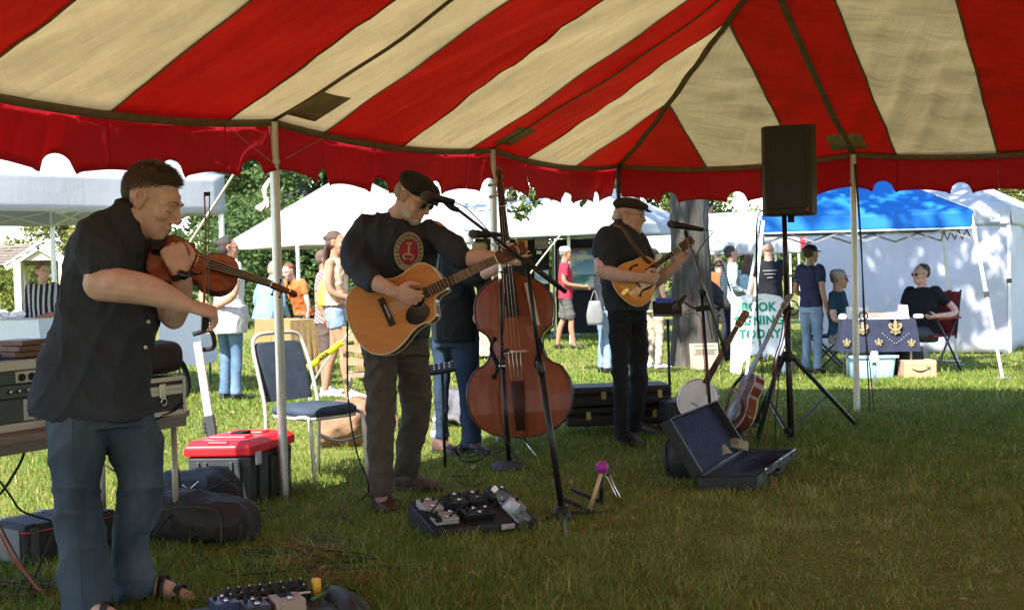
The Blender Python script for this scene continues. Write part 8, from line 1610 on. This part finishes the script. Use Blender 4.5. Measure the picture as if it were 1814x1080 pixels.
# ------------------------------------------------------------------ bags and cases on the grass
def soft(name, label, cat, secs, m, vox=0.012, amp=0.012, seed=3, extra=None):
    t = thing(name, label, cat, secs[0][0]-V(0, 0, 0)); mb = MB(); mb.loft(secs, 24, 4, 2.7); v, f = remesh_arrays(mb, vox, 3); nn = vnormals(v, f); v = v+nn*folds(v, amp, [V(1, 0, 0.4), V(0.3, 0, 1), V(0.2, 1, 0.5), V(1, 0, -0.8)], seed, 16)[:, None]; v[:, 2] = np.maximum(v[:, 2], gz(v[:, 0], v[:, 1])+0.004); tri_mesh('body', v, f, m, t, smooth=True); return t
MBAG = mat('black_nylon', (0.011, 0.010, 0.010), 0.7, var=0.3, bump=0.3, bscale=110); MBAG2 = mat('dark_brown_nylon', (0.020, 0.015, 0.013), 0.75, var=0.3, bump=0.3, bscale=110)
def Ls(pts): return [(np.asarray(c, float), np.asarray(u, float), np.asarray(v, float)) for c, u, v in pts]
Z = 6.25; L0, L1 = P(272, 935, Z+0.05), P(446, 930, Z-0.05); dd = nrm(V(*(L1-L0)[:2], 0)); q = lambda u, zc, hh, w_: (V(*(L0+(L1-L0)*u)[:2], zc), V(0, 0, hh), V(-dd[1], dd[0], 0)*w_)
t = soft('duffel_bag', 'dark brown duffel bag slumped on the grass by the violinist', 'bag', Ls([q(-0.08, 0.11, 0.09, 0.10), q(0.05, 0.125, 0.12, 0.15), q(0.4, 0.135, 0.13, 0.17), q(0.62, 0.12, 0.115, 0.16), q(0.70, 0.12, 0.125, 0.155), q(0.92, 0.105, 0.105, 0.14), q(1.02, 0.09, 0.075, 0.09)]), MBAG2)
g = MB(); tub(g, [P(278, 905, Z-0.14), P(330, 898, Z-0.16), P(385, 905, Z-0.16), P(392, 945, Z-0.2), P(390, 968, Z-0.2)], 0.005, 6, 5); g.build('zip_piping', mat('zip_grey', (0.03, 0.028, 0.026), 0.5), t, True)
pts = catmull(np.array([P(400, 915, Z-0.16), P(418, 905, Z-0.10), P(428, 930, Z-0.16), P(424, 962, Z-0.16)]), 6); g = MB(); s2 = V(0.012, 0, 0.004); g.grid(np.stack([pts-s2, pts+s2], 1)); o = g.build('strap', MBAG, t, True); o.modifiers.new('t', 'SOLIDIFY').thickness = 0.004
Z = 6.75; L0, L1 = P(285, 870, Z), P(420, 870, Z-0.1); q = lambda u, zc, hh, w_: (V(*(L0+(L1-L0)*u)[:2], zc), V(0, 0, hh), V(0, 1, 0)*w_)
t = soft('gig_bag', 'open topped black bag with a metal clip behind the duffel', 'bag', Ls([q(-0.05, 0.20, 0.06, 0.12), q(0.1, 0.17, 0.12, 0.16), q(0.5, 0.15, 0.145, 0.18), q(0.8, 0.17, 0.14, 0.16), q(1.0, 0.14, 0.10, 0.12), q(1.06, 0.12, 0.05, 0.07)]), MBAG, seed=8, amp=0.016)
g = MB(); tub(g, [P(322, 872, 6.5), P(336, 866, 6.5), P(345, 858, 6.5), P(352, 852, 6.5)], 0.004, 6, 3); tub(g, [P(323, 858, 6.5), P(333, 866, 6.5), P(338, 870, 6.5)], 0.0035, 6, 3); g.build('clip', M_CHROME, t, True)
def piped_case():
    a, b = G(45, 1005), G(212, 968); a[2] = b[2] = 0; t = thing('keyboard_case', 'black soft case with red piping on the grass behind the violinist', 'case', (a+b)/2); d = nrm(b-a); n = V(-d[1], d[0], 0); L = np.linalg.norm(b-a); h = 0.19; c = (a+b)/2+n*0.16; g = MB(); g.obox(c+UPW*h/2, d*L/2, n*0.16, UPW*h/2); g.build('body', MBAG, t, bev=0.025, seg=3)
    MRP = mat('red_piping', (0.45, 0.03, 0.03), 0.5); cor = [c+d*sx*(L/2-0.004)+n*sy*0.156+UPW*(h-0.03) for sx, sy in ((-1, -1), (1, -1), (1, 1), (-1, 1), (-1, -1))]; g = MB(); g.tube(cor, 0.006, 6); g.build('piping', MRP, t, True)
    for u in (0.10, 0.55): q = a+d*L*u; g = MB(); g.obox(q-n*0.003+UPW*h/2, d*0.018, n*0.005, UPW*h/2*0.9); g.build('strap', mat('grey_strap', (0.05, 0.05, 0.055), 0.8), t); g = MB(); g.obox(q+n*0.16+UPW*(h+0.003), d*0.018, n*0.15, UPW*0.003); g.build('strap', mat('grey_strap', (0.05, 0.05, 0.055), 0.8), t)
    g = MB(); g.obox(a-d*0.004+n*0.16+UPW*h/2, d*0.004, n*0.13, UPW*h/2*0.8); g.build('end_panel', mat('grey_nylon', (0.12, 0.12, 0.12), 0.8), t, bev=0.004)
piped_case()
# ------------------------------------------------------------------ pedalboards
def pedal(parent, c, d, n, up, w_, l_, h_, m, knobs=3, name='pedal'):
    g = MB(); g.obox(c+up*h_/2, d*w_/2, n*l_/2, up*h_/2); o = g.build(name, m, parent, bev=0.004)
    for k in range(knobs): q = c+up*h_+d*w_*(-0.3+0.6*k/max(1, knobs-1))+n*l_*0.25; g = MB(); g.lathe([(0.009, 0), (0.0075, 0.014)], q, up, 10); g.build('knob', M_CHROME if k % 2 else M_RUB, o, True)
    g = MB(); g.lathe([(0.011, 0), (0.010, 0.010), (0.006, 0.012)], c+up*h_-n*l_*0.3, up, 10); g.build('footswitch', M_CHROME, o, True)
    return o
def pedalboard_a():
    a, b = G(768, 957), G(918, 940); n = nrm(V(0.25, 1, 0)); d = nrm(b-a); d[2] = 0; d = nrm(d); n = V(-d[1], d[0], 0); L = 0.56; W_ = 0.34; t = thing('pedalboard', 'black effects pedalboard with a water bottle leaning on it', 'pedalboard', a+d*L/2+n*W_/2); th = 0.24; up = nrm(V(0, 0, 1)*math.cos(th)-n*math.sin(th)); nn = nrm(n*math.cos(th)+UPW*math.sin(th)); o = a+UPW*0.045
    g = MB(); g.prism([(0, 0.0), (W_, 0.0), (W_, W_*math.tan(th)+0.05), (0, 0.045)], a, n, UPW, d*L); g.build('frame', M_VINYL, t, bev=0.006)
    MW = mat('pedal_white', (0.36, 0.33, 0.30), 0.45, 0.2); MB2 = mat('pedal_blue', (0.03, 0.05, 0.11), 0.4); q = lambda u, v: a+d*u+n*v+UPW*(0.052+v*math.tan(th))
    pedal(t, q(0.07, 0.22), d, nn, up, 0.10, 0.13, 0.035, MW); pedal(t, q(0.09, 0.08), d, nn, up, 0.12, 0.09, 0.03, MW, 2); pedal(t, q(0.22, 0.24), d, nn, up, 0.09, 0.12, 0.04, M_BLKPL); pedal(t, q(0.32, 0.24), d, nn, up, 0.09, 0.12, 0.04, M_BLKPL); pedal(t, q(0.27, 0.09), d, nn, up, 0.16, 0.08, 0.03, M_BLKM, 4); pedal(t, q(0.46, 0.26), d, nn, up, 0.11, 0.12, 0.04, M_BLKPL, 4); pedal(t, q(0.49, 0.12), d, nn, up, 0.07, 0.11, 0.035, mat('pedal_grey', (0.25, 0.25, 0.26), 0.4, 0.4))
    g = MB(); g.obox(a+d*L*0.70-n*0.008+UPW*0.028, d*0.035, n*0.003, UPW*0.012); g.build('name_plate', mat('plate_pink', (0.5, 0.42, 0.40), 0.5), t)
    for k, (s0, s1, hh) in enumerate((((0.02, 0.1), (0.18, 0.2), 0.12), ((0.10, 0.05), (0.40, 0.18), 0.10), ((0.3, 0.06), (0.46, 0.10), 0.09))): g = MB(); p0, p1 = q(*s0)+UPW*0.03, q(*s1)+UPW*0.04; tub(g, [p0, (p0+p1)/2+UPW*hh*0.5-n*0.04, p1], 0.005, 6, 6); g.build('patch_lead', M_RUB, t, True)
    g = MB(); c = q(0.0, 0.05); g.tube([c+V(0.06*math.cos(u*1.05), 0.03*math.sin(u*0.9), 0.02+0.05*abs(math.sin(u*0.5))) for u in np.linspace(0, 13, 40)], 0.005, 6); g.build('lead_coil', M_RUB, t, True)
    return a, d, n
PA, PD, PN = pedalboard_a()
def bottle(label, base, axis, s=1.0):
    t = thing('water_bottle', label, 'bottle', base); MC = mat('clear_plastic', (0.80, 0.84, 0.86), 0.06, transm=0.92, ior=1.25); ax = nrm(axis)
    g = MB(); pr = [(0.028, 0), (0.032, 0.008), (0.031, 0.03), (0.0325, 0.045), (0.030, 0.06), (0.0325, 0.075), (0.032, 0.135), (0.030, 0.15), (0.020, 0.178), (0.0125, 0.192), (0.0125, 0.205)]; g.lathe([(r*s, h*s) for r, h in pr], base, ax, 20); g.build('shell', MC, t, True)
    g = MB(); g.lathe([(0.0328*s, 0.078*s), (0.0328*s, 0.132*s)], base, ax, 20); g.build('label', mat('bottle_label', (0.62, 0.60, 0.62), 0.5, col2=(0.40, 0.44, 0.55), vscale=30), t, True); g = MB(); g.lathe([(0.0145*s, 0.200*s), (0.0150*s, 0.202*s), (0.0150*s, 0.220*s), (0.0130*s, 0.223*s)], base, ax, 16); g.build('cap', mat('white_cap', (0.8, 0.8, 0.8), 0.5), t, True)
b0, b1 = P(933, 930, 6.36), P(890, 880, 6.36); b0[2] = 0.04
bottle('clear water bottle leaning on the pedalboard', b0, b1-b0, 1.08); bottle('clear water bottle standing behind the guitarist legs', on_ground(764, 9.3), UPW, 1.0)
def pedalboard_b():
    a = G(402, 1122); d = nrm(V(0.90, 0.43, 0)); n = V(-0.43, 0.90, 0); t = thing('pedalboard', 'black pedalboard with a knob covered mixer at the bottom edge', 'pedalboard', a); g = MB(); c = a+d*0.20+n*0.06; g.obox(c+UPW*0.025, d*0.30, n*0.17, UPW*0.025); g.build('tray', M_VINYL, t, bev=0.008)
    th = 0.35; up = nrm(UPW*math.cos(th)-n*math.sin(th)); nn = nrm(n*math.cos(th)+UPW*math.sin(th)); m0 = a+d*0.19+n*0.17+UPW*0.075; g = MB(); g.obox(m0, d*0.165, nn*0.05, up*0.022); mx = g.build('mixer', M_BLKPL, t, bev=0.004)
    for i in range(8):
        for j in range(2): g = MB(); p = m0+up*0.022+d*(-0.14+0.04*i)+nn*(-0.02+0.04*j); g.lathe([(0.010, 0), (0.009, 0.018), (0.005, 0.019)], p, up, 10); o = g.build('knob', M_RUB, mx, True); g = MB(); g.obox(p+up*0.0195+nn*0.003, d*0.0016, nn*0.005, up*0.001); g.build('pointer', mat('pointer_white', (0.8, 0.8, 0.8), 0.5), mx)
    g = MB(); g.obox(m0-nn*0.045+up*0.023, d*0.16, nn*0.004, up*0.002); g.build('legend_strip', mat('pointer_white', (0.8, 0.8, 0.8), 0.5), mx)
    g = MB(); g.obox(a+d*0.385+n*0.16+UPW*0.075, d*0.016, n*0.016, UPW*0.045); g.build('yellow_plug', mat('yellow_plug', (0.75, 0.42, 0.03), 0.5), t, bev=0.006)
    pedal(t, a+d*0.02+n*0.12+UPW*0.05, d, n, UPW, 0.09, 0.12, 0.045, mat('pedal_blue', (0.05, 0.09, 0.2), 0.4)); o = pedal(t, a+d*0.23+n*0.02+UPW*0.05, d, n, UPW, 0.11, 0.13, 0.05, mat('pedal_cream', (0.38, 0.28, 0.22), 0.5), 0); g = MB(); g.obox(a+d*0.23+n*0.05+UPW*0.101, d*0.025, n*0.03, UPW*0.001); g.build('window', mat('hole_black', (0.004, 0.003, 0.003), 0.9), o)
    pedal(t, a+d*0.11+n*0.02+UPW*0.05, d, n, UPW, 0.09, 0.12, 0.045, mat('pedal_grey2', (0.05, 0.05, 0.055), 0.4, 0.3)); g = MB(); tub(g, [a+d*0.33+n*0.05+UPW*0.07, a+d*0.42+n*0.10+UPW*0.075], 0.007, 8); g.build('green_lead', mat('green_lead', (0.06, 0.22, 0.08), 0.5), t, True)
    g = MB(); g.loft([(a+d*0.40+n*0.0+UPW*0.03, n*0.13, UPW*0.03), (a+d*0.44+n*0.02+UPW*0.05, n*0.15, UPW*0.05), (a+d*0.50+n*0.02+UPW*0.035, n*0.14, UPW*0.035)], 18, 3, 3); g.build('soft_end', M_VINYL, t, True)
    for s0, s1, hh in ((0.0, 0.2, 0.12), (0.1, 0.36, 0.14)): p0, p1 = a+d*s0+n*0.1+UPW*0.09, a+d*s1+n*0.14+UPW*0.08; g = MB(); tub(g, [p0, (p0+p1)/2+UPW*hh*0.35-n*0.06, p1], 0.0045, 6, 6); g.build('patch_lead', M_RUB, t, True)
pedalboard_b()
# ------------------------------------------------------------------ percussion bits in front of the bass
def percussion():
    t = thing('maraca', 'purple ball maraca with a pale wooden handle', 'maraca', G(1043, 908)); Z = 6.78; g = MB(); c = P(1067, 827, Z); g.ell(c, 0.034, n=20, m=14); g.build('ball', mat('purple_rubber', (0.34, 0.015, 0.26), 0.5, var=0.08), t, True); g = MB(); tub(g, [P(1065, 838, Z), P(1046, 898, Z)], [0.0105, 0.0115], 12); g.build('handle', mat('pale_wood', (0.58, 0.36, 0.19), 0.5, var=0.1), t, True); g = MB(); tub(g, [P(1046, 897, Z), P(1042, 909, Z)], [0.011, 0.009], 10); g.build('ferrule', M_CHROME, t, True)
    t = thing('metal_tongs', 'bright metal rods leaning beside the purple maraca', 'rods', G(1110, 912))
    for dx in (-2.5, 2.5): g = MB(); tub(g, [P(1077+dx, 840, Z+0.02), P(1109+dx*1.3, 911, Z+0.04)], 0.0045, 8); g.build('rod', M_CHROME, t, True)
    g = MB(); tub(g, [P(1074, 840, Z+0.02), P(1080, 840, Z+0.02)], 0.006, 8); g.build('hinge', M_BLKM, t, True)
    t = thing('floor_stand', 'low black folding stand behind the purple maraca', 'stand', G(1055, 898))
    for p, q_ in (((1013, 866, 6.95), (1062, 888, 6.85)), ((1066, 838, 6.84), (1065, 892, 6.85)), ((1000, 884, 6.8), (1045, 904, 6.75)), ((1066, 836, 6.84), (1072, 832, 6.8))): g = MB(); tub(g, [P(*p), P(*q_)], 0.011, 9); g.build('arm', M_BLKM, t, True)
percussion()
# ------------------------------------------------------------------ odds and ends further back
def mixer_on_stand():
    Z = 8.3; t = thing('small_mixer', 'small dark mixer on a stand between the guitarist and bass player', 'mixer', on_ground(780, Z)); c = P(783, 652, Z); d = nrm(V(1, 0.1, 0)); n = nrm(V(-0.1, 1, 0)); th = 0.5; up = nrm(UPW*math.cos(th)-n*math.sin(th)); nn = nrm(n*math.cos(th)+UPW*math.sin(th)); g = MB(); g.obox(c, d*0.085+UPW*0.012, nn*0.05, up*0.012); o = g.build('case', M_BLKPL, t, bev=0.004)
    for i in range(4):
        for j in range(3): g = MB(); g.lathe([(0.006, 0), (0.005, 0.010)], c+up*0.012+d*(-0.05+0.033*i)+nn*(-0.025+0.025*j)+UPW*0.004*(i-1.5), up, 8); g.build('knob', M_CHROME, o, True)
    g = MB(); tub(g, [c, on_ground(780, Z)], 0.010, 8); g.build('pole', M_BLKM, t, True)
mixer_on_stand()
def rock():
    c = on_ground(612, 9.6); t = thing('boulder', 'reddish brown boulder behind the blue chair', 'rock', c); mb = MB(); r = np.random.default_rng(3); mb.ell(c+V(0, 0, 0.16), V(0.22, 0, 0), V(0, 0.2, 0), V(0, 0, 0.2)); mb.ell(c+V(0.08, 0, 0.27), V(0.13, 0, 0), V(0, 0.13, 0), V(0, 0, 0.12)); mb.ell(c+V(-0.12, -0.03, 0.10), V(0.13, 0, 0), V(0, 0.15, 0), V(0, 0, 0.12)); v, f = remesh_arrays(mb, 0.02, 2); v = v+vnormals(v, f)*folds(v, 0.03, [V(1, 0, 0.3), V(0, 1, 0), V(0.2, 0, 1)], 5, 14)[:, None]; tri_mesh('stone', v, f, mat('red_rock', (0.16, 0.08, 0.045), 0.95, col2=(0.27, 0.155, 0.085), vscale=8, bump=0.8, bscale=30), t, smooth=True)
    g = MB(); tub(g, [c+V(-0.22, -0.16, 0.12), c+V(-0.05, -0.235, 0.07), c+V(0.1, -0.22, 0.10), c+V(0.24, -0.1, 0.12)], 0.010, 6, 5); g.build('rope_loop', M_RUB, t, True)
rock()
def tarp():
    A_, B_2, C_, D_ = G(772, 757), G(862, 757), G(856, 722), G(775, 722); pts = np.array([[A_*(1-u)*(1-v)+B_2*u*(1-v)+C_*u*v+D_*(1-u)*v+V(0, 0, 0.05+0.018*math.sin(u*9+v*3)+0.012*math.sin(u*21-v*5)+0.10*v) for v in np.linspace(0, 1, 12)] for u in np.linspace(0, 1, 20)]); g = MB(); g.grid(pts); o = g.build('tarp', mat('grey_tarp', (0.13, 0.12, 0.12), 0.8, var=0.15, bump=0.4, bscale=20), None, True, label='grey tarp spread on the grass behind the bass player', cat='tarp'); o.modifiers.new('t', 'SOLIDIFY').thickness = 0.03
tarp()
def wood_chair():
    c = on_ground(650, 10.4); t = thing('wooden_chair', 'slatted wooden folding chair half hidden by the guitarist', 'chair', c); M = mat('chair_wood', (0.30, 0.20, 0.11), 0.6, var=0.25, vscale=12); MWp = mat('white_wood', (0.6, 0.57, 0.5), 0.6)
    for k in (-1, 1): g = MB(); g.bar(c+V(k*0.19, 0.1, 0), c+V(k*0.19, -0.02, 0.84), 0.025, 0.035, up=(1, 0, 0)); g.build('post', M, t); g = MB(); g.bar(c+V(k*0.17, -0.16, 0), c+V(k*0.17, 0.16, 0.46), 0.022, 0.032, up=(1, 0, 0)); g.build('leg', MWp, t)
    for k in range(3): g = MB(); g.obox(c+V(0, 0.0-0.012*k, 0.56+0.10*k), V(0.185, 0, 0), V(0, 0.009, 0), V(0, 0, 0.032)); g.build('back_slat', M, t)
    for k in range(5): g = MB(); g.obox(c+V(0, -0.16+0.08*k, 0.455), V(0.19, 0, 0), V(0, 0.034, 0), V(0, 0, 0.009)); g.build('seat_slat', M, t)
wood_chair()
def tape():
    t = thing('caution_tape', 'yellow caution tape wrapped on a guy rope by the blue chair', 'tape', P(575, 640, 10.4)); a, b = P(607, 606, 10.05), P(540, 655, 10.55); d = nrm(b-a); pts = []
    for i in range(24): u = i/23; pts.append(a+(b-a)*u)
    pts = np.array(pts); w_ = nrm(np.cross(d, V(0, 1, 0)))*0.024; w_ = w_ if w_[2] > 0 else -w_; off = np.array([V(0, -0.012+0.006*math.sin(i*0.9), 0.004*math.sin(i*0.7)) for i in range(24)]); g = MB(); g.grid(np.stack([pts+off-w_, pts+off+w_], 1)); o = g.build('ribbon', mat('tape_yellow', (0.80, 0.66, 0.02), 0.4), t, True); o.modifiers.new('t', 'SOLIDIFY').thickness = 0.001
    put_text('lettering', 'CAUTION', 0.040, (a+b)/2+V(0, -0.026, 0)-w_*0.5, -d, w_, mat('print_black', (0.012, 0.012, 0.012), 0.95), t, 0.002, 0.001)
tape()
t = thing('side_cords', 'dark cords hanging beside the right tent pole', 'cord', on_ground(1532, 10.8))
for pts, r in (([P(1514, 290, 10.8), P(1524, 420, 10.8), P(1532, 560, 10.75), on_ground(1538, 10.75)], 0.006), ([P(1516, 290, 10.8), P(1526, 430, 10.82), P(1530, 560, 10.8), P(1540, 640, 10.8), on_ground(1545, 10.8)], 0.005)): g = MB(); tub(g, pts, r, 6, 6); g.build('cord', mat('dark_cord', (0.05, 0.045, 0.04), 0.9), t, True)
g = MB(); g.tube([P(1530, 560, 10.78)+0.035*V(math.cos(a), 0.2, 1.6*math.sin(a)*0.6) for a in np.linspace(0, 12, 36)], 0.006, 6); g.build('knot', mat('dark_cord', (0.05, 0.045, 0.04), 0.9), t, True)
# ------------------------------------------------------------------ cables on the grass
MOR = mat('orange_cable', (0.34, 0.075, 0.03), 0.7); MRC = mat('coral_cable', (0.36, 0.05, 0.045), 0.7)
def cable(label, pts, m, r=0.0038, lift=0.012, seed=0):
    rr = np.random.default_rng(seed); q = []
    for p in pts:
        if len(p) == 2: a = G(*p); a[2] += lift+rr.uniform(-0.004, 0.012); q.append(a)
        else: q.append(P(*p))
    g = MB(); g.tube(np.array(q), r, 6, 7); g.build('cable', m, None, True, label=label, cat='cable')
cable('black cable dropping from the guitarist to the grass', [(617, 540, 6.95), (615, 620, 7.0), (618, 720, 6.9), (632, 800, 6.8), (653, 860, 6.75), (640, 890), (602, 912), (640, 935), (690, 955), (705, 968)], M_RUB, 0.005)
cable('orange cable looping between the chair and pedalboards', [(300, 1010), (400, 985), (480, 965), (520, 962), (545, 975), (530, 950), (518, 952), (524, 972), (560, 990), (600, 975), (612, 958), (604, 985)], MOR, seed=1)
cable('coral cable running across the grass in front of the guitarist', [(470, 1000), (520, 1020), (560, 1028), (640, 1035), (655, 1020), (600, 1022), (550, 1014), (510, 996)], MRC, 0.005, seed=2)
cable('orange cable trailing past the boom stand foot', [(690, 1028), (760, 1020), (880, 990), (945, 965), (1000, 952), (1060, 938), (1082, 928)], MOR, seed=3)
cable('thin orange cable heading for the open case', [(1082, 928), (1120, 905), (1160, 885), (1190, 868), (1215, 850)], mat('rust_cable', (0.35, 0.07, 0.03), 0.6), seed=4)
cable('black cable curling between the pedalboards', [(350, 960), (362, 1000), (400, 1018), (450, 1000), (480, 985), (530, 1000), (560, 1030), (590, 1045), (640, 1050)], M_RUB, seed=5)
cable('black cable looped near the lower pedalboard', [(470, 1040), (465, 1010), (500, 995), (560, 1005), (580, 1030), (560, 1060), (540, 1045)], M_RUB, seed=6)
cable('dark blue cable on the grass below the guitarist shoes', [(560, 1012), (640, 1012), (720, 1014), (790, 1012)], mat('blue_cable', (0.03, 0.05, 0.10), 0.6), seed=7)
cable('black cable tangle beside the bass player shoes', [(800, 810), (830, 795), (850, 810), (835, 825), (812, 815), (822, 800), (848, 800), (862, 818), (840, 830), (815, 828), (806, 812), (830, 806), (870, 812)], M_RUB, 0.005, 0.05, seed=8)
cable('black cable coil behind the round stand base', [(875, 812), (890, 800), (908, 806), (905, 820), (888, 824), (876, 815), (884, 804)], M_RUB, seed=9)
cable('black cable lying between the shoes and the stand base', [(800, 850), (830, 845), (860, 850), (845, 862), (815, 860)], M_RUB, seed=10)
cable('black lead hanging from the gear table to the grass', [(0, 875, 5.4), (18, 850, 5.4), (40, 810, 5.45), (48, 770, 5.5)], M_RUB, 0.006)
cable('orange lead dropping at the left edge under the gear table', [(0, 945, 5.3), (20, 985, 5.3), (50, 1020, 5.3), (75, 1048, 5.25), (100, 1052)], MOR, 0.005)
cable('brown lead dropping beside the orange one at the left', [(0, 930, 5.35), (18, 965, 5.3), (45, 1010, 5.25), (70, 1040, 5.2), (88, 1060)], mat('brown_lead', (0.12, 0.045, 0.025), 0.6), 0.006)
cable('black lead swagged from the left edge to the soft case', [(0, 852, 5.4), (20, 880, 5.5), (40, 905, 5.6), (92, 922, 5.75)], M_RUB, 0.005)
cable('black cable running along the grass at lower left', [(0, 1045), (40, 1035), (70, 1045), (60, 1062), (30, 1055), (55, 1028), (100, 1048)], M_RUB, 0.006, seed=11)
cable('black cable behind the table leg beside the violinist knee', [(178, 818, 6.6), (200, 832, 6.5), (222, 842, 6.4)], M_RUB, 0.005)
cable('thin black lead hanging by the flight case to the bag', [(303, 740, 6.3), (308, 790, 6.35), (318, 845, 6.5), (322, 880, 6.5)], M_RUB, 0.004)
cable('black cable arched over the gig bag', [(272, 950, 6.0), (300, 915, 6.1), (340, 885, 6.25), (385, 860, 6.35), (418, 850, 6.4), (428, 870, 6.4), (430, 905, 6.35)], M_RUB, 0.005)
cable('black cable beside the toolbox corner', [(440, 905), (460, 912), (480, 905), (470, 895), (450, 900), (465, 915), (500, 920)], M_RUB, 0.005, seed=12)

def loops(label, px, py, rx, ry, turns, m, seed, r=0.0034):
    rr = np.random.default_rng(seed); n = int(turns*9); pts = []
    for i in range(n):
        a = i/n*turns*2*PI; k = 1+0.35*math.sin(a*0.37+seed)+rr.normal(0, 0.06); pts.append((px+rx*k*math.cos(a*(1+0.03*seed))+rx*0.5*math.sin(a*0.23+seed), py+ry*k*math.sin(a)+ry*0.4*math.cos(a*0.31)))
    cable(label, pts, m, r, 0.014, seed)
loops('orange cable loops on the grass right of the duffel bag', 520, 985, 52, 14, 2.4, MOR, 31)
loops('black cable loops on the grass between duffel bag and lower pedalboard', 470, 1000, 70, 15, 2.2, M_RUB, 32)
loops('coral cable loops just above the knob covered mixer', 590, 1018, 55, 11, 2.2, MRC, 33)
loops('black cable loops left of the upper pedalboard', 650, 1000, 60, 12, 1.8, M_RUB, 34)
loops('grey cable loops at the edge of the sunlit grass', 600, 965, 50, 12, 1.7, mat('grey_cable', (0.10, 0.10, 0.11), 0.7), 35)
loops('brown cable loops under the left end of the gear table', 60, 1050, 55, 12, 2.0, mat('brown_lead', (0.12, 0.045, 0.025), 0.6), 36)
# dry leaves and straw fallen on the lawn
def litter():
    r = np.random.default_rng(77); N = 420; y = np.sqrt(r.uniform(4.2**2, 13**2, N)); x = r.uniform(-1, 1, N)*0.42*y; L = r.uniform(0.012, 0.032, N); a = r.uniform(0, 2*PI, N); z = gz(x, y)+r.uniform(0.018, 0.034, N)
    d = np.stack([np.cos(a), np.sin(a), r.normal(0, 0.3, N)], 1)*L[:, None]; sd = np.stack([-np.sin(a), np.cos(a), r.normal(0, 0.4, N)], 1)*(L*r.uniform(0.15, 0.6, N))[:, None]; c = np.stack([x, y, z], 1)
    v = np.stack([c-d, c+sd+np.array([0, 0, 0.004]), c+d, c-sd+np.array([0, 0, 0.004])], 1).reshape(-1, 3); i = 4*np.arange(N)
    o = tri_mesh('fallen_leaves', v, np.concatenate([np.stack([i, i+1, i+2], 1), np.stack([i, i+2, i+3], 1)]), mat('dry_leaf', (0.24, 0.13, 0.06), 0.9, col2=(0.42, 0.30, 0.16), vscale=3, trans=0.2), org=(0, 0, 0)); tag(o, 'small dry leaves and straw scattered on the lawn', None, None, 'stuff')
litter()

GROUPS = {'market_canopy': 'market canopies around the lawn', 'pine_tree': GT, 'maple_tree': GT, 'yellow_tree': GT, 'hedge_tree': GT, 'cable': 'cables on the grass', 'painting': 'paintings on the exhibition screens', 'exhibition_screen': 'exhibition screens', 'banknote': 'tip money in the open case', 'book': 'books stacked on the book table', 'wooden_block': 'wooden slabs on the amplifier rack', 'microphone_stand': 'microphone stands', 'hard_case': 'stacked hard cases', 'water_bottle': 'water bottles', 'pedalboard': 'pedalboards', 'market_table': 'white clothed market tables', 'burlap_table': 'burlap tables', 'display_card': 'cards on the book table', 'person': 'people at the fair'}
for o in list(COL.objects):
    k = o.name.split('.')[0]
    if o.parent is None and k in GROUPS and 'group' not in o: o['group'] = GROUPS[k]
